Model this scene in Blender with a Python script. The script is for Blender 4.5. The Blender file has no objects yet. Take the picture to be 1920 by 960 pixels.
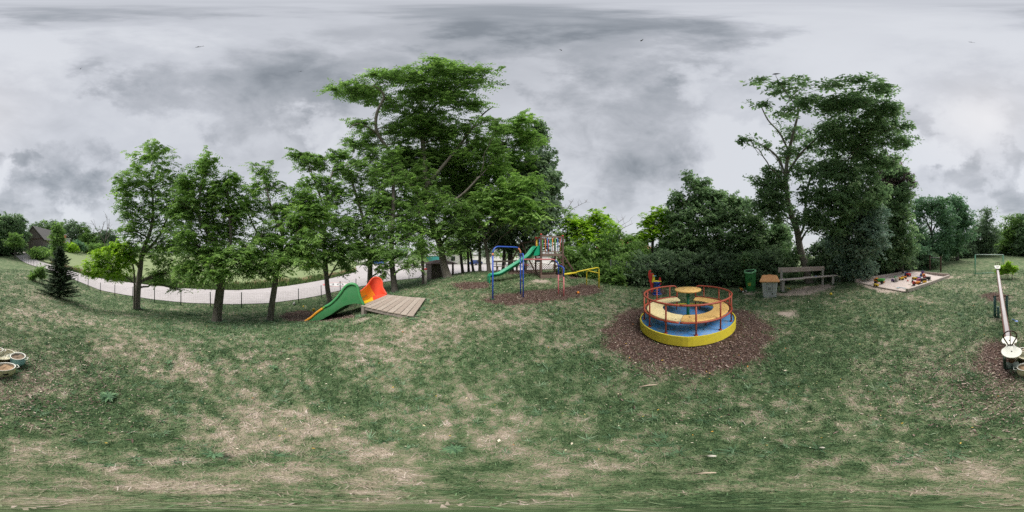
import bpy, math, random
import numpy as np
from mathutils import Vector, Matrix
random.seed(7); RNG = np.random.default_rng(11)
sc = bpy.context.scene
COL = sc.collection
PI = math.pi
CH = 1.6                                   # eye height
PXR = 2*math.pi/1920

# ---------------------------------------------------------------- camera
cam_d = bpy.data.cameras.new('panorama_camera')
cam_d.type = 'PANO'
cam_d.panorama_type = 'EQUIRECTANGULAR'
cam_d.clip_start = 0.02; cam_d.clip_end = 2000
cam = bpy.data.objects.new('panorama_camera', cam_d); COL.objects.link(cam)
cam.location = (0, 0, CH); cam.rotation_euler = (PI/2, 0, 0)
sc.camera = cam
sc.render.engine = 'CYCLES'
sc.cycles.max_bounces = 8; sc.cycles.diffuse_bounces = 5; sc.cycles.transmission_bounces = 4
sc.cycles.transparent_max_bounces = 8; sc.cycles.use_denoising = False
sc.view_settings.view_transform = 'Standard'; sc.view_settings.look = 'None'
sc.view_settings.gamma = 1.0; sc.view_settings.exposure = EXPOSURE = 1.62
try: sc.view_settings.use_curve_mapping = False
except Exception: pass

SUN_EL, SUN_AZ = math.radians(50), math.radians(166)      # azimuth clockwise from +Y
def azdir(az, el=0.0):
    return Vector((math.sin(az)*math.cos(el), math.cos(az)*math.cos(el), math.sin(el)))

# ---------------------------------------------------------------- world: overcast sky over a Nishita base
w = bpy.data.worlds.new("World"); sc.world = w; w.use_nodes = True
nt = w.node_tree; nt.nodes.clear(); N = nt.nodes; L = nt.links
def wn(t, **kw):
    n = N.new(t)
    for k, v in kw.items(): setattr(n, k, v)
    return n
def wmath(op, a, b=None, c=None, clamp=False):
    n = wn('ShaderNodeMath', operation=op); n.use_clamp = clamp
    for i, v in enumerate((a, b, c)):
        if v is None: continue
        if isinstance(v, (int, float)): n.inputs[i].default_value = v
        else: L.new(v, n.inputs[i])
    return n.outputs[0]
def wvec(op, a, b):
    n = wn('ShaderNodeVectorMath', operation=op)
    for i, v in enumerate((a, b)):
        if isinstance(v, (tuple, list, Vector)): n.inputs[i].default_value = tuple(v)
        else: L.new(v, n.inputs[i])
    return n.outputs['Value'] if op == 'DOT_PRODUCT' else n.outputs['Vector']
tc = wn('ShaderNodeTexCoord'); D = tc.outputs['Generated']
sep = wn('ShaderNodeSeparateXYZ'); L.new(D, sep.inputs[0])
dz = wmath('MAXIMUM', sep.outputs[2], 0.0)
den = wmath('ADD', dz, 0.22)
cmb = wn('ShaderNodeCombineXYZ')
L.new(wmath('DIVIDE', sep.outputs[0], den), cmb.inputs[0]); L.new(wmath('DIVIDE', sep.outputs[1], den), cmb.inputs[1])
def wnoise(vec, scale, detail, rough, dist, off=(0, 0, 0)):
    v = wvec('ADD', vec, off)
    n = wn('ShaderNodeTexNoise'); L.new(v, n.inputs['Vector'])
    n.inputs['Scale'].default_value = scale; n.inputs['Detail'].default_value = detail
    n.inputs['Roughness'].default_value = rough; n.inputs['Distortion'].default_value = dist
    return n.outputs['Fac']
n1 = wnoise(cmb.outputs[0], 1.15, 9, 0.55, 0.35, (3.1, 1.7, 0))
n2 = wnoise(cmb.outputs[0], 3.4, 8, 0.6, 0.5, (8.3, 4.4, 2))
def pdir(px, py):
    return azdir((px-960)/1920*2*PI, (480-py)/960*PI)
# places where the photograph's cloud deck is darker (+) or brighter (-): px, py, radius in degrees, weight
blobs = [(330,125,12,.42),(270,160,7,.25),(500,190,16,.40),(560,150,9,.10),(470,170,8,.15),(640,130,7,.12),(130,330,9,.4),(175,350,8,.42),(60,295,4,.5),(40,362,7,.35),(100,360,7,.3),
         (1200,240,20,.45),(1150,190,12,.32),(760,40,9,.2),(1080,60,10,.25),(650,110,7,.2),(420,240,9,.2),(1180,130,9,.2),(1170,330,10,.2),(1000,45,7,.25),(1300,50,5,.18),(1700,230,6,.3),(1650,260,5,.25),(1800,320,6,.35),
         (1880,370,7,.42),(1900,300,5,.35),(830,90,9,.2),(330,270,7,-.15),(600,240,7,-.35),(560,225,5,-.2),(1350,280,12,-.5),(1400,350,10,-.4),
         (1560,100,14,-.25),(150,90,14,-.3),(1290,170,5,-.35),(900,430,24,-.3),(1720,300,8,-.35),(70,372,4,-.25),(150,385,7,-.5),(5,325,5,-.4),(700,60,7,-.2),(1830,230,10,-.2)]
wnz = wn('ShaderNodeTexNoise'); L.new(D, wnz.inputs['Vector']); wnz.inputs['Scale'].default_value = 3.2; wnz.inputs['Detail'].default_value = 7; wnz.inputs['Roughness'].default_value = .6
wv = wvec('MULTIPLY', wvec('SUBTRACT', wnz.outputs['Color'], (.5, .5, .5)), (.85, .85, .5))
DW = wn('ShaderNodeVectorMath', operation='NORMALIZE'); L.new(wvec('ADD', D, wv), DW.inputs[0]); DW = DW.outputs[0]
acc = None
for px, py, rad, wt in blobs:
    dt = wvec('DOT_PRODUCT', DW, pdir(px, py))
    r = math.radians(rad)
    m = wn('ShaderNodeMapRange', interpolation_type='SMOOTHSTEP'); L.new(dt, m.inputs['Value'])
    m.inputs['From Min'].default_value = math.cos(r*1.35); m.inputs['From Max'].default_value = math.cos(r*.2)
    m.inputs['To Min'].default_value = 0; m.inputs['To Max'].default_value = wt
    acc = m.outputs[0] if acc is None else wmath('ADD', acc, m.outputs[0])
# fac = how dark the cloud is
t = wmath('ADD', wmath('MULTIPLY_ADD', n1, 1.5, -0.75), wmath('MULTIPLY_ADD', n2, 1.0, -0.5))
t2 = wmath('MULTIPLY', wmath('ADD', t, 0.42), wmath('ADD', acc, 0.42))
fac = wmath('ADD', wmath('MULTIPLY', t2, 1.15), wmath('MULTIPLY', acc, 0.28), clamp=True)
ramp = wn('ShaderNodeValToRGB'); L.new(fac, ramp.inputs[0])
cr = ramp.color_ramp
cr.elements[0].position = 0.0; cr.elements[0].color = (.635, .65, .685, 1)
cr.elements[1].position = 1.0; cr.elements[1].color = (.22, .24, .265, 1)
for p, c in ((.2, (.545,.56,.60,1)), (.42, (.435,.45,.485,1)), (.7, (.32,.34,.37,1))):
    e = cr.elements.new(p); e.color = c
# brighter, faintly warm band just above the horizon
hz = wn('ShaderNodeMapRange', interpolation_type='SMOOTHSTEP'); L.new(sep.outputs[2], hz.inputs['Value'])
hz.inputs['From Min'].default_value = .32; hz.inputs['From Max'].default_value = .02; hz.inputs['To Max'].default_value = .35
mx = wn('ShaderNodeMixRGB'); L.new(hz.outputs[0], mx.inputs[0]); L.new(ramp.outputs[0], mx.inputs[1]); mx.inputs[2].default_value = (.70, .72, .75, 1)
sky = wn('ShaderNodeTexSky', sky_type='NISHITA'); sky.sun_disc = False
sky.sun_elevation = SUN_EL; sky.sun_rotation = SUN_AZ; sky.air_density = 1.5; sky.dust_density = 1
bg1 = wn('ShaderNodeBackground'); L.new(mx.outputs[0], bg1.inputs[0]); bg1.inputs[1].default_value = .37
bg2 = wn('ShaderNodeBackground'); L.new(sky.outputs[0], bg2.inputs[0]); bg2.inputs[1].default_value = 0.05
ms = wn('ShaderNodeMixShader'); ms.inputs[0].default_value = .07; L.new(bg1.outputs[0], ms.inputs[1]); L.new(bg2.outputs[0], ms.inputs[2])
wo = wn('ShaderNodeOutputWorld'); L.new(ms.outputs[0], wo.inputs[0])

sd = bpy.data.lights.new('sun', 'SUN'); sd.energy = 1.5; sd.angle = math.radians(38); sd.color = (1, .96, .89)
so = bpy.data.objects.new('sun', sd); COL.objects.link(so)
so.rotation_euler = (-azdir(SUN_AZ, SUN_EL)).to_track_quat('-Z', 'Y').to_euler()

# ---------------------------------------------------------------- places: pixel column = azimuth, terrain profile by azimuth
def az_of(px): return (px-960)/1920*2*PI
PROF = {
 0:   [(0,0),(4,0),(8,0),(14,.15),(25,.55),(40,1.3),(60,2.05),(90,3.6),(150,6)],
 60:  [(0,0),(5,0),(10,.1),(17,.18),(24,-.05),(30,-.12),(38,.4),(48,3.4),(60,3.9),(100,6),(150,7)],
 110: [(0,0),(3,0),(5,-.05),(7.3,-.3),(10,-.5),(15,-.65),(19,-.7),(25,-.6),(35,.2),(50,3.4),(60,3.8),(100,5.5),(150,7)],
 180: [(0,0),(2.8,0),(4.2,-.2),(6,-.6),(9,-1.1),(12.5,-1.4),(18,-1.3),(25,-1.2),(40,-.2),(60,1.9),(80,4.1),(120,6),(150,7)],
 258: [(0,0),(2.8,0),(4,-.25),(6,-.7),(7.5,-.95),(9.8,-1.25),(15,-1.35),(25,-1.1),(45,.1),(80,3.0),(150,6)],
 386: [(0,0),(2.5,0),(3.8,-.35),(5.8,-.9),(8.5,-1.2),(13,-1.3),(20,-1.2),(40,-.6),(80,1.0),(150,3)],
 500: [(0,0),(2.4,0),(3.6,-.3),(5.6,-.8),(9.2,-1.3),(15,-1.25),(30,-1.1),(80,.2),(150,1.4)],
 600: [(0,0),(2.6,0),(4,-.25),(5,-.55),(6,-.85),(8,-1.05),(10.4,-1.15),(20,-1.2),(40,-1.1),(150,.3)],
 700: [(0,0),(3,0),(4.5,-.1),(5.6,-.25),(7.5,-.5),(11,-.8),(15,-1.1),(25,-1.2),(150,-.2)],
 790: [(0,0),(4,.05),(7,0),(9,-.1),(14,-.6),(17,-.9),(22,-1.1),(60,-1.2),(150,-.5)],
 880: [(0,0),(4,.08),(6,.2),(8,.3),(12,.35),(15,.2),(19,-.4),(22,-.9),(30,-1.1),(150,-.8)],
 1010:[(0,0),(4,.08),(6,.2),(8.5,.42),(11,.55),(13,.5),(18,0),(22,-.5),(30,-1),(150,-1)],
 1110:[(0,0),(4,.05),(7,.25),(9,.35),(11,.2),(15,-.3),(30,-1),(150,-1)],
 1200:[(0,0),(5,0),(8,.05),(10,-.1),(15,-.6),(30,-1),(150,-1)],
 1300:[(0,0),(9,0),(12,-.3),(20,-1),(150,-1)],
 1400:[(0,0),(9,0),(12,-.3),(20,-1),(150,-1)],
 1500:[(0,0),(9,0),(12,0),(20,-.5),(150,-1)],
 1600:[(0,0),(12,.05),(18,0),(30,-.3),(150,-.5)],
 1700:[(0,0),(16,.1),(25,.3),(50,1),(150,2)],
 1780:[(0,0),(13,0),(20,.3),(35,1.0),(60,2.3),(150,4)],
 1860:[(0,0),(13,0),(15,-.05),(25,.6),(55,2.5),(75,3.3),(150,5)],
}
NR, NA = 260, 640
RR = np.concatenate([[0.0], np.geomspace(0.12, 420, NR-1)])
def smooth_profile(pts):
    x = np.array([p[0] for p in pts]+[420.]); y = np.array([p[1] for p in pts]+[pts[-1][1]+3])
    v = np.interp(RR, x, y)
    out = v.copy()
    lr = np.log(np.maximum(RR, .1))
    for i in range(NR):                                     # gaussian in log distance
        k = np.exp(-((lr-lr[i])/.10)**2); out[i] = (v*k).sum()/k.sum()
    return out
cols = sorted(PROF); TAB = np.array([smooth_profile(PROF[c]) for c in cols])
cx = np.array(cols+[1920.]); TABc = np.vstack([TAB, TAB[:1]])
azs = np.arange(NA)*1920.0/NA
HT = np.zeros((NA, NR))
for j in range(NR):
    HT[:, j] = np.interp(azs, cx, TABc[:, j])
ker = np.exp(-(np.arange(-14, 15)/6.0)**2); ker /= ker.sum()
HT = sum(k*np.roll(HT, s, axis=0) for k, s in zip(ker, range(-14, 15)))
LR = np.log(np.maximum(RR, .06))
def vn(x, y, s, seed=0):
    x = np.asarray(x, float)*s+seed*17.13; y = np.asarray(y, float)*s-seed*9.71
    xi = np.floor(x).astype(np.int64); yi = np.floor(y).astype(np.int64); fx = x-xi; fy = y-yi
    fx = fx*fx*(3-2*fx); fy = fy*fy*(3-2*fy)
    def h(a, b):
        n = (a*374761393+b*668265263+seed*974711) & 0xffffffff
        n = ((n ^ (n >> 13))*1274126177) & 0xffffffff
        return ((n ^ (n >> 16)) & 0xffff)/65535.0
    return (h(xi,yi)*(1-fx)+h(xi+1,yi)*fx)*(1-fy)+(h(xi,yi+1)*(1-fx)+h(xi+1,yi+1)*fx)*fy
def fbm(x, y, s, o=4, seed=0, g=.5):
    t = 0; a = 1; n = 0
    for i in range(o): t = t+a*vn(x, y, s*2**i, seed+i); n += a; a *= g
    return t/n
def ground(x, y, bumps=True):
    x = np.asarray(x, float); y = np.asarray(y, float)
    r = np.hypot(x, y); a = (np.arctan2(x, y)/(2*PI)*1920+960) % 1920
    ai = a/1920*NA; i0 = np.floor(ai).astype(int) % NA; fa = ai-np.floor(ai); i1 = (i0+1) % NA
    lr = np.log(np.clip(r, .06, 419)); j = np.clip(np.searchsorted(LR, lr)-1, 0, NR-2)
    fr = (lr-LR[j])/(LR[j+1]-LR[j])
    h = (HT[i0,j]*(1-fa)+HT[i1,j]*fa)*(1-fr)+(HT[i0,j+1]*(1-fa)+HT[i1,j+1]*fa)*fr
    if bumps:
        h = h+(fbm(x, y, .9, 3, 5)-.5)*.07*np.clip(r/3, 0, 1)*np.clip((60-r)/50, 0, 1)
    return h
def gz(x, y): return float(ground(x, y))
def pz(py, d): return CH+d*math.tan((480-py)/960*PI)
def G(px, py):                                               # where a sight line to a footprint meets the ground
    a = az_of(px); tn = math.tan((480-py)/960*PI); s, c = math.sin(a), math.cos(a)
    ds = np.geomspace(.3, 300, 2500); z = CH+ds*tn; g = ground(ds*s, ds*c)
    k = np.argmax(z < g)
    if z[k] >= g[k]: k = len(ds)-1
    d = float(ds[k]); return Vector((d*s, d*c, float(g[k])))
def at(px, d, z=None):
    a = az_of(px); x, y = d*math.sin(a), d*math.cos(a)
    return Vector((x, y, gz(x, y) if z is None else z))
def ap(px, py, d): return at(px, d, pz(py, d))
def zc(px, py, z): return (z-CH)/math.tan((480-py)/960*PI)

# ---------------------------------------------------------------- materials
MATS = {}
def mat(name, c1, c2=None, rough=.6, scale=6.0, bump=.0, bscale=None, metal=0.0, stretch=(1,1,1), spec=.4, dirt=0.0, dirtc=(.12,.10,.07), contrast=.35, coat=0):
    if name in MATS: return MATS[name]
    m = bpy.data.materials.new(name); m.use_nodes = True; t = m.node_tree; n = t.nodes; l = t.links
    b = n['Principled BSDF']; b.inputs['Roughness'].default_value = rough; b.inputs['Metallic'].default_value = metal
    b.inputs['Specular IOR Level'].default_value = spec
    tc = n.new('ShaderNodeTexCoord'); mp = n.new('ShaderNodeMapping'); mp.inputs['Scale'].default_value = stretch
    l.new(tc.outputs['Object'], mp.inputs[0])
    no = n.new('ShaderNodeTexNoise'); no.inputs['Scale'].default_value = scale; no.inputs['Detail'].default_value = 6; no.inputs['Roughness'].default_value = .65
    l.new(mp.outputs[0], no.inputs['Vector'])
    rp = n.new('ShaderNodeMapRange'); l.new(no.outputs['Fac'], rp.inputs[0]); rp.inputs[1].default_value = .5-contrast/2; rp.inputs[2].default_value = .5+contrast/2
    c2 = c2 or tuple(x*.78 for x in c1)
    mx = n.new('ShaderNodeMixRGB'); l.new(rp.outputs[0], mx.inputs[0]); mx.inputs[1].default_value = (*c1, 1); mx.inputs[2].default_value = (*c2, 1)
    out = mx.outputs[0]
    if dirt:
        n2 = n.new('ShaderNodeTexNoise'); n2.inputs['Scale'].default_value = scale*2.7+3; n2.inputs['Detail'].default_value = 8; n2.inputs['Roughness'].default_value = .75
        l.new(tc.outputs['Object'], n2.inputs['Vector'])
        r2 = n.new('ShaderNodeMapRange'); l.new(n2.outputs['Fac'], r2.inputs[0]); r2.inputs[1].default_value = .44; r2.inputs[2].default_value = .66; r2.inputs[4].default_value = dirt
        m2 = n.new('ShaderNodeMixRGB'); l.new(r2.outputs[0], m2.inputs[0]); l.new(out, m2.inputs[1]); m2.inputs[2].default_value = (*dirtc, 1); out = m2.outputs[0]
    l.new(out, b.inputs['Base Color'])
    if bump:
        bp = n.new('ShaderNodeBump'); bp.inputs['Strength'].default_value = bump; bp.inputs['Distance'].default_value = .02
        nb = n.new('ShaderNodeTexNoise'); nb.inputs['Scale'].default_value = bscale or scale*3; nb.inputs['Detail'].default_value = 5
        l.new(mp.outputs[0], nb.inputs['Vector']); l.new(nb.outputs['Fac'], bp.inputs['Height']); l.new(bp.outputs[0], b.inputs['Normal'])
    MATS[name] = m; return m
def tint_mat(name, stops, rough=.7, transl=0.0, spec=.25, noise=0.0):
    """colour by the per-piece value stored in the attribute 'tint'"""
    if name in MATS: return MATS[name]
    m = bpy.data.materials.new(name); m.use_nodes = True; t = m.node_tree; n = t.nodes; l = t.links
    b = n['Principled BSDF']; b.inputs['Roughness'].default_value = rough; b.inputs['Specular IOR Level'].default_value = spec
    at_ = n.new('ShaderNodeAttribute'); at_.attribute_name = 'tint'
    r = n.new('ShaderNodeValToRGB'); l.new(at_.outputs['Fac'], r.inputs[0]); e = r.color_ramp.elements
    e[0].position = stops[0][0]; e[0].color = (*stops[0][1], 1); e[1].position = stops[-1][0]; e[1].color = (*stops[-1][1], 1)
    for p, c in stops[1:-1]: q = e.new(p); q.color = (*c, 1)
    l.new(r.outputs[0], b.inputs['Base Color'])
    if transl:
        tr = n.new('ShaderNodeBsdfTranslucent'); hs = n.new('ShaderNodeHueSaturation'); hs.inputs['Value'].default_value = 1.5; hs.inputs['Saturation'].default_value = 1.1
        l.new(r.outputs[0], hs.inputs['Color']); l.new(hs.outputs[0], tr.inputs[0])
        ms = n.new('ShaderNodeMixShader'); ms.inputs[0].default_value = transl
        l.new(b.outputs[0], ms.inputs[1]); l.new(tr.outputs[0], ms.inputs[2]); l.new(ms.outputs[0], n['Material Output'].inputs[0])
    MATS[name] = m; return m

# ---------------------------------------------------------------- objects
def props(o, label=None, cat=None, group=None, kind=None):
    if label: o['label'] = label
    if cat: o['category'] = cat
    if group: o['group'] = group
    if kind: o['kind'] = kind
    return o
def thing(name, label, cat, loc=(0,0,0), rz=0.0, group=None):
    o = bpy.data.objects.new(name, None); COL.objects.link(o); o.location = loc; o.rotation_euler = (0, 0, rz)
    o.empty_display_size = .2
    return props(o, label, cat, group)
class MB:
    def __init__(s): s.v = []; s.f = []; s.m = []; s.sm = []; s.cur = 0
    def add(s, vs, fs, smooth=False):
        k = len(s.v); s.v += [tuple(x) for x in vs]; s.f += [tuple(i+k for i in f) for f in fs]; s.m += [s.cur]*len(fs); s.sm += [smooth]*len(fs)
        return s
    def box(s, c, size, rot=None, bev=0.0):
        hx, hy, hz = (a/2 for a in size); c = Vector(c)
        if bev:
            b = min(bev, hx*.8, hy*.8, hz*.8); vs = []; 
            # chamfered box: 24 verts
            idx = {}
            for sx in (-1,1):
                for sy in (-1,1):
                    for sz in (-1,1):
                        for k, (dx,dy,dz_) in enumerate(((0,b,b),(b,0,b),(b,b,0))):
                            idx[(sx,sy,sz,k)] = len(vs); vs.append(Vector((sx*(hx-dx), sy*(hy-dy), sz*(hz-dz_))))
            fs = []
            for ax in range(3):
                for sg in (-1,1):
                    o1, o2 = [a for a in range(3) if a != ax]; q = []
                    for a1, a2 in ((-1,-1),(1,-1),(1,1),(-1,1)):
                        key = [0,0,0]; key[ax] = sg; key[o1] = a1; key[o2] = a2; q.append(idx[(*key, ax)])
                    fs.append(q)
            for ax in range(3):
                o1, o2 = [a for a in range(3) if a != ax]
                for a1 in (-1,1):
                    for a2 in (-1,1):
                        q = []
                        for e, k in ((-1,o1),(1,o1),(1,o2),(-1,o2)):
                            key = [0,0,0]; key[ax] = e; key[o1] = a1; key[o2] = a2; q.append(idx[(*key, k)])
                        fs.append(q)
            for sx in (-1,1):
                for sy in (-1,1):
                    for sz in (-1,1): fs.append([idx[(sx,sy,sz,k)] for k in range(3)])
        else:
            vs = [Vector((x*hx, y*hy, z*hz)) for x in (-1,1) for y in (-1,1) for z in (-1,1)]
            fs = [(0,1,3,2),(4,6,7,5),(0,4,5,1),(2,3,7,6),(0,2,6,4),(1,5,7,3)]
        if rot is not None:
            R = rot if isinstance(rot, Matrix) else Matrix.Rotation(rot, 3, 'Z')
            vs = [R @ v for v in vs]
        return s.add([v+c for v in vs], fs)
    def beam(s, a, b, wd, ht, up=(0,0,1), bev=.006):
        a = Vector(a); b = Vector(b); d = (b-a); ln = d.length; d.normalize(); u = Vector(up)
        if abs(d.dot(u)) > .98: u = Vector((1,0,0)) if abs(d.x) < .9 else Vector((0,1,0))
        x = d.cross(u).normalized(); u2 = x.cross(d).normalized()
        R = Matrix((x, d, u2)).transposed()
        return s.box((a+b)/2, (wd, ln, ht), R, bev)
    def tube(s, pts, rad, n=8, caps=True, closed=False, smooth=True):
        pts = [Vector(p) for p in pts]; m = len(pts)
        if not hasattr(rad, '__len__'): rad = [rad]*m
        vs = []; fs = []; u = None
        for i in range(m):
            if closed: t = pts[(i+1) % m]-pts[i-1]
            else: t = pts[min(i+1, m-1)]-pts[max(i-1, 0)]
            if t.length < 1e-9: t = Vector((0,0,1))
            t.normalize()
            if u is None:
                u = t.orthogonal().normalized()
            else:
                u = (u-t*u.dot(t)); u = u.normalized() if u.length > 1e-6 else t.orthogonal().normalized()
            v = t.cross(u)
            for k in range(n):
                a = 2*PI*k/n; vs.append(pts[i]+(u*math.cos(a)+v*math.sin(a))*rad[i])
        for i in range(m if closed else m-1):
            j = (i+1) % m
            for k in range(n): fs.append((i*n+k, i*n+(k+1) % n, j*n+(k+1) % n, j*n+k))
        s.add(vs, fs, smooth)
        if caps and not closed:
            k0 = len(s.v)-len(vs)
            s.f += [tuple(k0+k for k in range(n-1,-1,-1)), tuple(k0+(m-1)*n+k for k in range(n))]; s.m += [s.cur]*2; s.sm += [False]*2
        return s
    def lathe(s, prof, c=(0,0,0), n=32, sx=1, sy=1, rz=0, smooth=True, cap=True):
        c = Vector(c); vs = []; fs = []; m = len(prof); cr, sr = math.cos(rz), math.sin(rz)
        for r, z in prof:
            for k in range(n):
                a = 2*PI*k/n; x = r*sx*math.cos(a); y = r*sy*math.sin(a); vs.append(c+Vector((x*cr-y*sr, x*sr+y*cr, z)))
        for i in range(m-1):
            for k in range(n): fs.append((i*n+k, i*n+(k+1) % n, (i+1)*n+(k+1) % n, (i+1)*n+k))
        s.add(vs, fs, smooth)
        if cap:
            k0 = len(s.v)-len(vs)
            s.f += [tuple(k0+k for k in range(n-1,-1,-1)), tuple(k0+(m-1)*n+k for k in range(n))]; s.m += [s.cur]*2; s.sm += [False]*2
        return s
    def prism(s, poly, z0, z1, M=None):
        n = len(poly); vs = [Vector((x,y,z0)) for x,y in poly]+[Vector((x,y,z1)) for x,y in poly]
        fs = [tuple(range(n-1,-1,-1)), tuple(range(n,2*n))]+[(i,(i+1)%n,n+(i+1)%n,n+i) for i in range(n)]
        if M is not None: vs = [M @ v for v in vs]
        return s.add(vs, fs)
    def grid(s, rows, smooth=True, closed=False):
        nr, nc = len(rows), len(rows[0]); vs = [p for r in rows for p in r]; fs = []
        for i in range(nr-1):
            for j in range(nc if closed else nc-1):
                k = (j+1) % nc; fs.append((i*nc+j, i*nc+k, (i+1)*nc+k, (i+1)*nc+j))
        return s.add(vs, fs, smooth)
    def build(s, name, m, parent=None, world=False, label=None):
        me = bpy.data.meshes.new(name); vs = s.v
        if world and parent is not None:
            r = parent
            while r.parent: r = r.parent
            W = (Matrix.Translation(r.location) @ r.rotation_euler.to_matrix().to_4x4()).inverted(); vs = [tuple(W @ Vector(v)) for v in vs]
        me.from_pydata(vs, [], s.f)
        for mm in (m if isinstance(m, (list, tuple)) else [m]): me.materials.append(mm)
        if any(s.m): me.polygons.foreach_set('material_index', s.m)
        me.polygons.foreach_set('use_smooth', s.sm)
        me.update()
        o = bpy.data.objects.new(name, me); COL.objects.link(o)
        if parent is not None: o.parent = parent
        if label: o['label'] = label
        return o
def quads(name, V, m, tint=None, parent=None, origin=None):
    """V: (n,4,3) array of quads as one mesh, tint per quad"""
    n = len(V); me = bpy.data.meshes.new(name)
    co = V.reshape(-1, 3)
    if origin is not None: co = co-np.array(origin)
    me.vertices.add(n*4); me.vertices.foreach_set('co', co.astype(np.float32).ravel())
    me.loops.add(n*4); me.loops.foreach_set('vertex_index', np.arange(n*4, dtype=np.int32))
    me.polygons.add(n); me.polygons.foreach_set('loop_start', np.arange(n, dtype=np.int32)*4)
    me.update(calc_edges=True); me.materials.append(m)
    if tint is not None:
        a = me.attributes.new('tint', 'FLOAT', 'FACE'); a.data.foreach_set('value', np.clip(tint, 0, 1).astype(np.float32))
    o = bpy.data.objects.new(name, me); COL.objects.link(o)
    if parent is not None: o.parent = parent
    return o
def leafquads(c, d, nrm, ln, wd, fold=.15):
    d = d/np.linalg.norm(d, axis=1, keepdims=True); s = np.cross(d, nrm); s /= np.linalg.norm(s, axis=1, keepdims=True)+1e-9
    up = np.cross(s, d); ln = np.asarray(ln)[:, None]; wd = np.asarray(wd)[:, None]
    V = np.empty((len(c), 4, 3)); V[:,0] = c-d*ln/2; V[:,2] = c+d*ln/2-up*ln*fold
    V[:,1] = c+s*wd/2+up*wd*fold; V[:,3] = c-s*wd/2+up*wd*fold
    return V
SBX = [G(1700,549), G(1604,529.5), G(1700,511.5), G(1780,519.5)]
SBOX = [tuple(p[:2]) for p in SBX]
# ---------------------------------------------------------------- ground cover masks
def sdf(x, y, poly):
    P = np.array(poly); x = np.asarray(x, float); y = np.asarray(y, float); d = np.full(x.shape, 1e9); ins = np.zeros(x.shape, bool)
    n = len(P)
    for i in range(n):
        a = P[i]; b = P[(i+1) % n]; e = b-a; wx = x-a[0]; wy = y-a[1]
        t = np.clip((wx*e[0]+wy*e[1])/(e@e+1e-12), 0, 1); d = np.minimum(d, np.hypot(wx-e[0]*t, wy-e[1]*t))
        c = ((a[1] > y) != (b[1] > y)) & (x < (b[0]-a[0])*(y-a[1])/(b[1]-a[1]+1e-12)+a[0]); ins ^= c
    return np.where(ins, d, -d)
def gp(pts): return [tuple(G(px, py)[:2]) for px, py in pts]
CC = at(1290, 3.56)                                           # roundabout centre
def circ(c, r, n=24): return [(c[0]+r*math.sin(2*PI*i/n), c[1]+r*math.cos(2*PI*i/n)) for i in range(n)]
MULCH = [circ(CC, 1.77),
  gp([(905,563),(935,550),(985,546),(1050,541),(1090,533),(1128,537),(1130,549),(1070,560),(1000,571),(930,572)]),
  gp([(848,532),(880,528),(917,529),(918,541),(870,543),(846,538)]),
  gp([(950,508),(1008,506),(1012,513),(955,515)]), gp([(1066,514),(1092,513),(1096,522),(1066,523)]),
  gp([(1838,655),(1852,640),(1884,640),(1917,660),(1917,715),(1880,718),(1845,695)]),
  gp([(1840,552),(1865,548),(1890,555),(1885,566),(1850,565)]),
  gp([(520,592),(560,582),(600,584),(650,590),(680,594),(640,600),(600,604),(540,602)]),
  gp([(1202,545),(1245,542),(1253,553),(1208,558)])]
SAND = [gp([(1458,552),(1490,541),(1560,531),(1570,537),(1530,551),(1470,557)]), gp([(1846,596),(1870,588),(1886,597),(1865,603)]),
  gp([(1432,547),(1458,548),(1455,560),(1432,560)]), gp([(1398,546),(1418,545),(1415,552),(1398,552)]),
  gp([(1600,529),(1640,524),(1690,549),(1660,552)]), gp([(1600,528),(1698,508),(1702,511),(1610,531)]), gp([(1780,518),(1790,519),(1770,524)]),
  gp([(1000,523),(1030,526),(1020,530),(1000,528)]), gp([(1450,585),(1485,583),(1490,592),(1460,592)]), gp([(1108,582),(1128,581),(1128,586),(1110,587)]),
  gp([(660,600),(690,596),(688,602),(664,605)]), gp([(735,600),(750,598),(752,603),(738,604)]), gp([(810,588),(826,588),(825,593),(812,593)])]
# dry straw patches: px, py, radius m, strength
DRY = [(700,650,.8,.7),(770,620,.8,.5),(620,660,.6,.5),(840,610,1.0,.55),(810,590,1.0,.5),(240,630,.9,.6),(290,655,.5,.7),(330,690,.4,.5),(230,650,.5,.5),
  (60,560,1.2,.5),(100,580,1.2,.5),(150,600,.9,.4),(560,830,.32,.9),(480,790,.25,.7),(620,860,.25,.8),(400,800,.2,.5),(540,680,.5,.45),(420,720,.4,.4),
  (60,860,.2,.7),(160,870,.18,.5),(850,770,.25,.5),(880,740,.3,.5),(900,820,.2,.5),(1120,880,.2,.6),(1290,600,.2,.2),(1500,560,1,.35),(1760,880,.2,.6),(1700,840,.2,.4),
  (950,600,1,.3),(1000,640,.7,.25),(1640,640,.6,.3),(1700,700,.4,.3),(1800,760,.3,.4),(1740,620,.8,.3),(1880,540,2,.35),(1650,560,1.5,.35),(1250,770,.2,.3),
  (730,700,.35,.4),(300,760,.25,.4),(900,545,.8,.4),(1000,532,.8,.4),(1060,575,.8,.3),(1850,517,2.5,.45),(30,740,.35,.7),(90,710,.3,.5),(1010,920,.1,.7),(300,920,.12,.6),(700,905,.14,.7),(1500,930,.1,.6)]
GREEN = [(380,640,1.3,.6),(300,820,.25,.5),(560,640,.8,.3),(1000,760,.5,.4),(1100,800,.4,.5),(1250,800,.4,.5),(1450,640,.9,.5),(1600,700,.6,.35),(1560,780,.4,.35),(1850,600,.8,.5),(210,780,.3,.55),(150,650,.5,.35),(20,470,8,.3),(450,560,3,.7),(620,580,2,.5),(300,560,2,.6),(1000,610,.8,.3),(1750,560,2,.2)]
def spots(x, y, S):
    o = np.zeros(np.shape(x))
    for px, py, r, s in S:
        g = G(px, py); o = o+s*np.exp(-((np.hypot(x-g.x, y-g.y)/r)**2))
    return o
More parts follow.
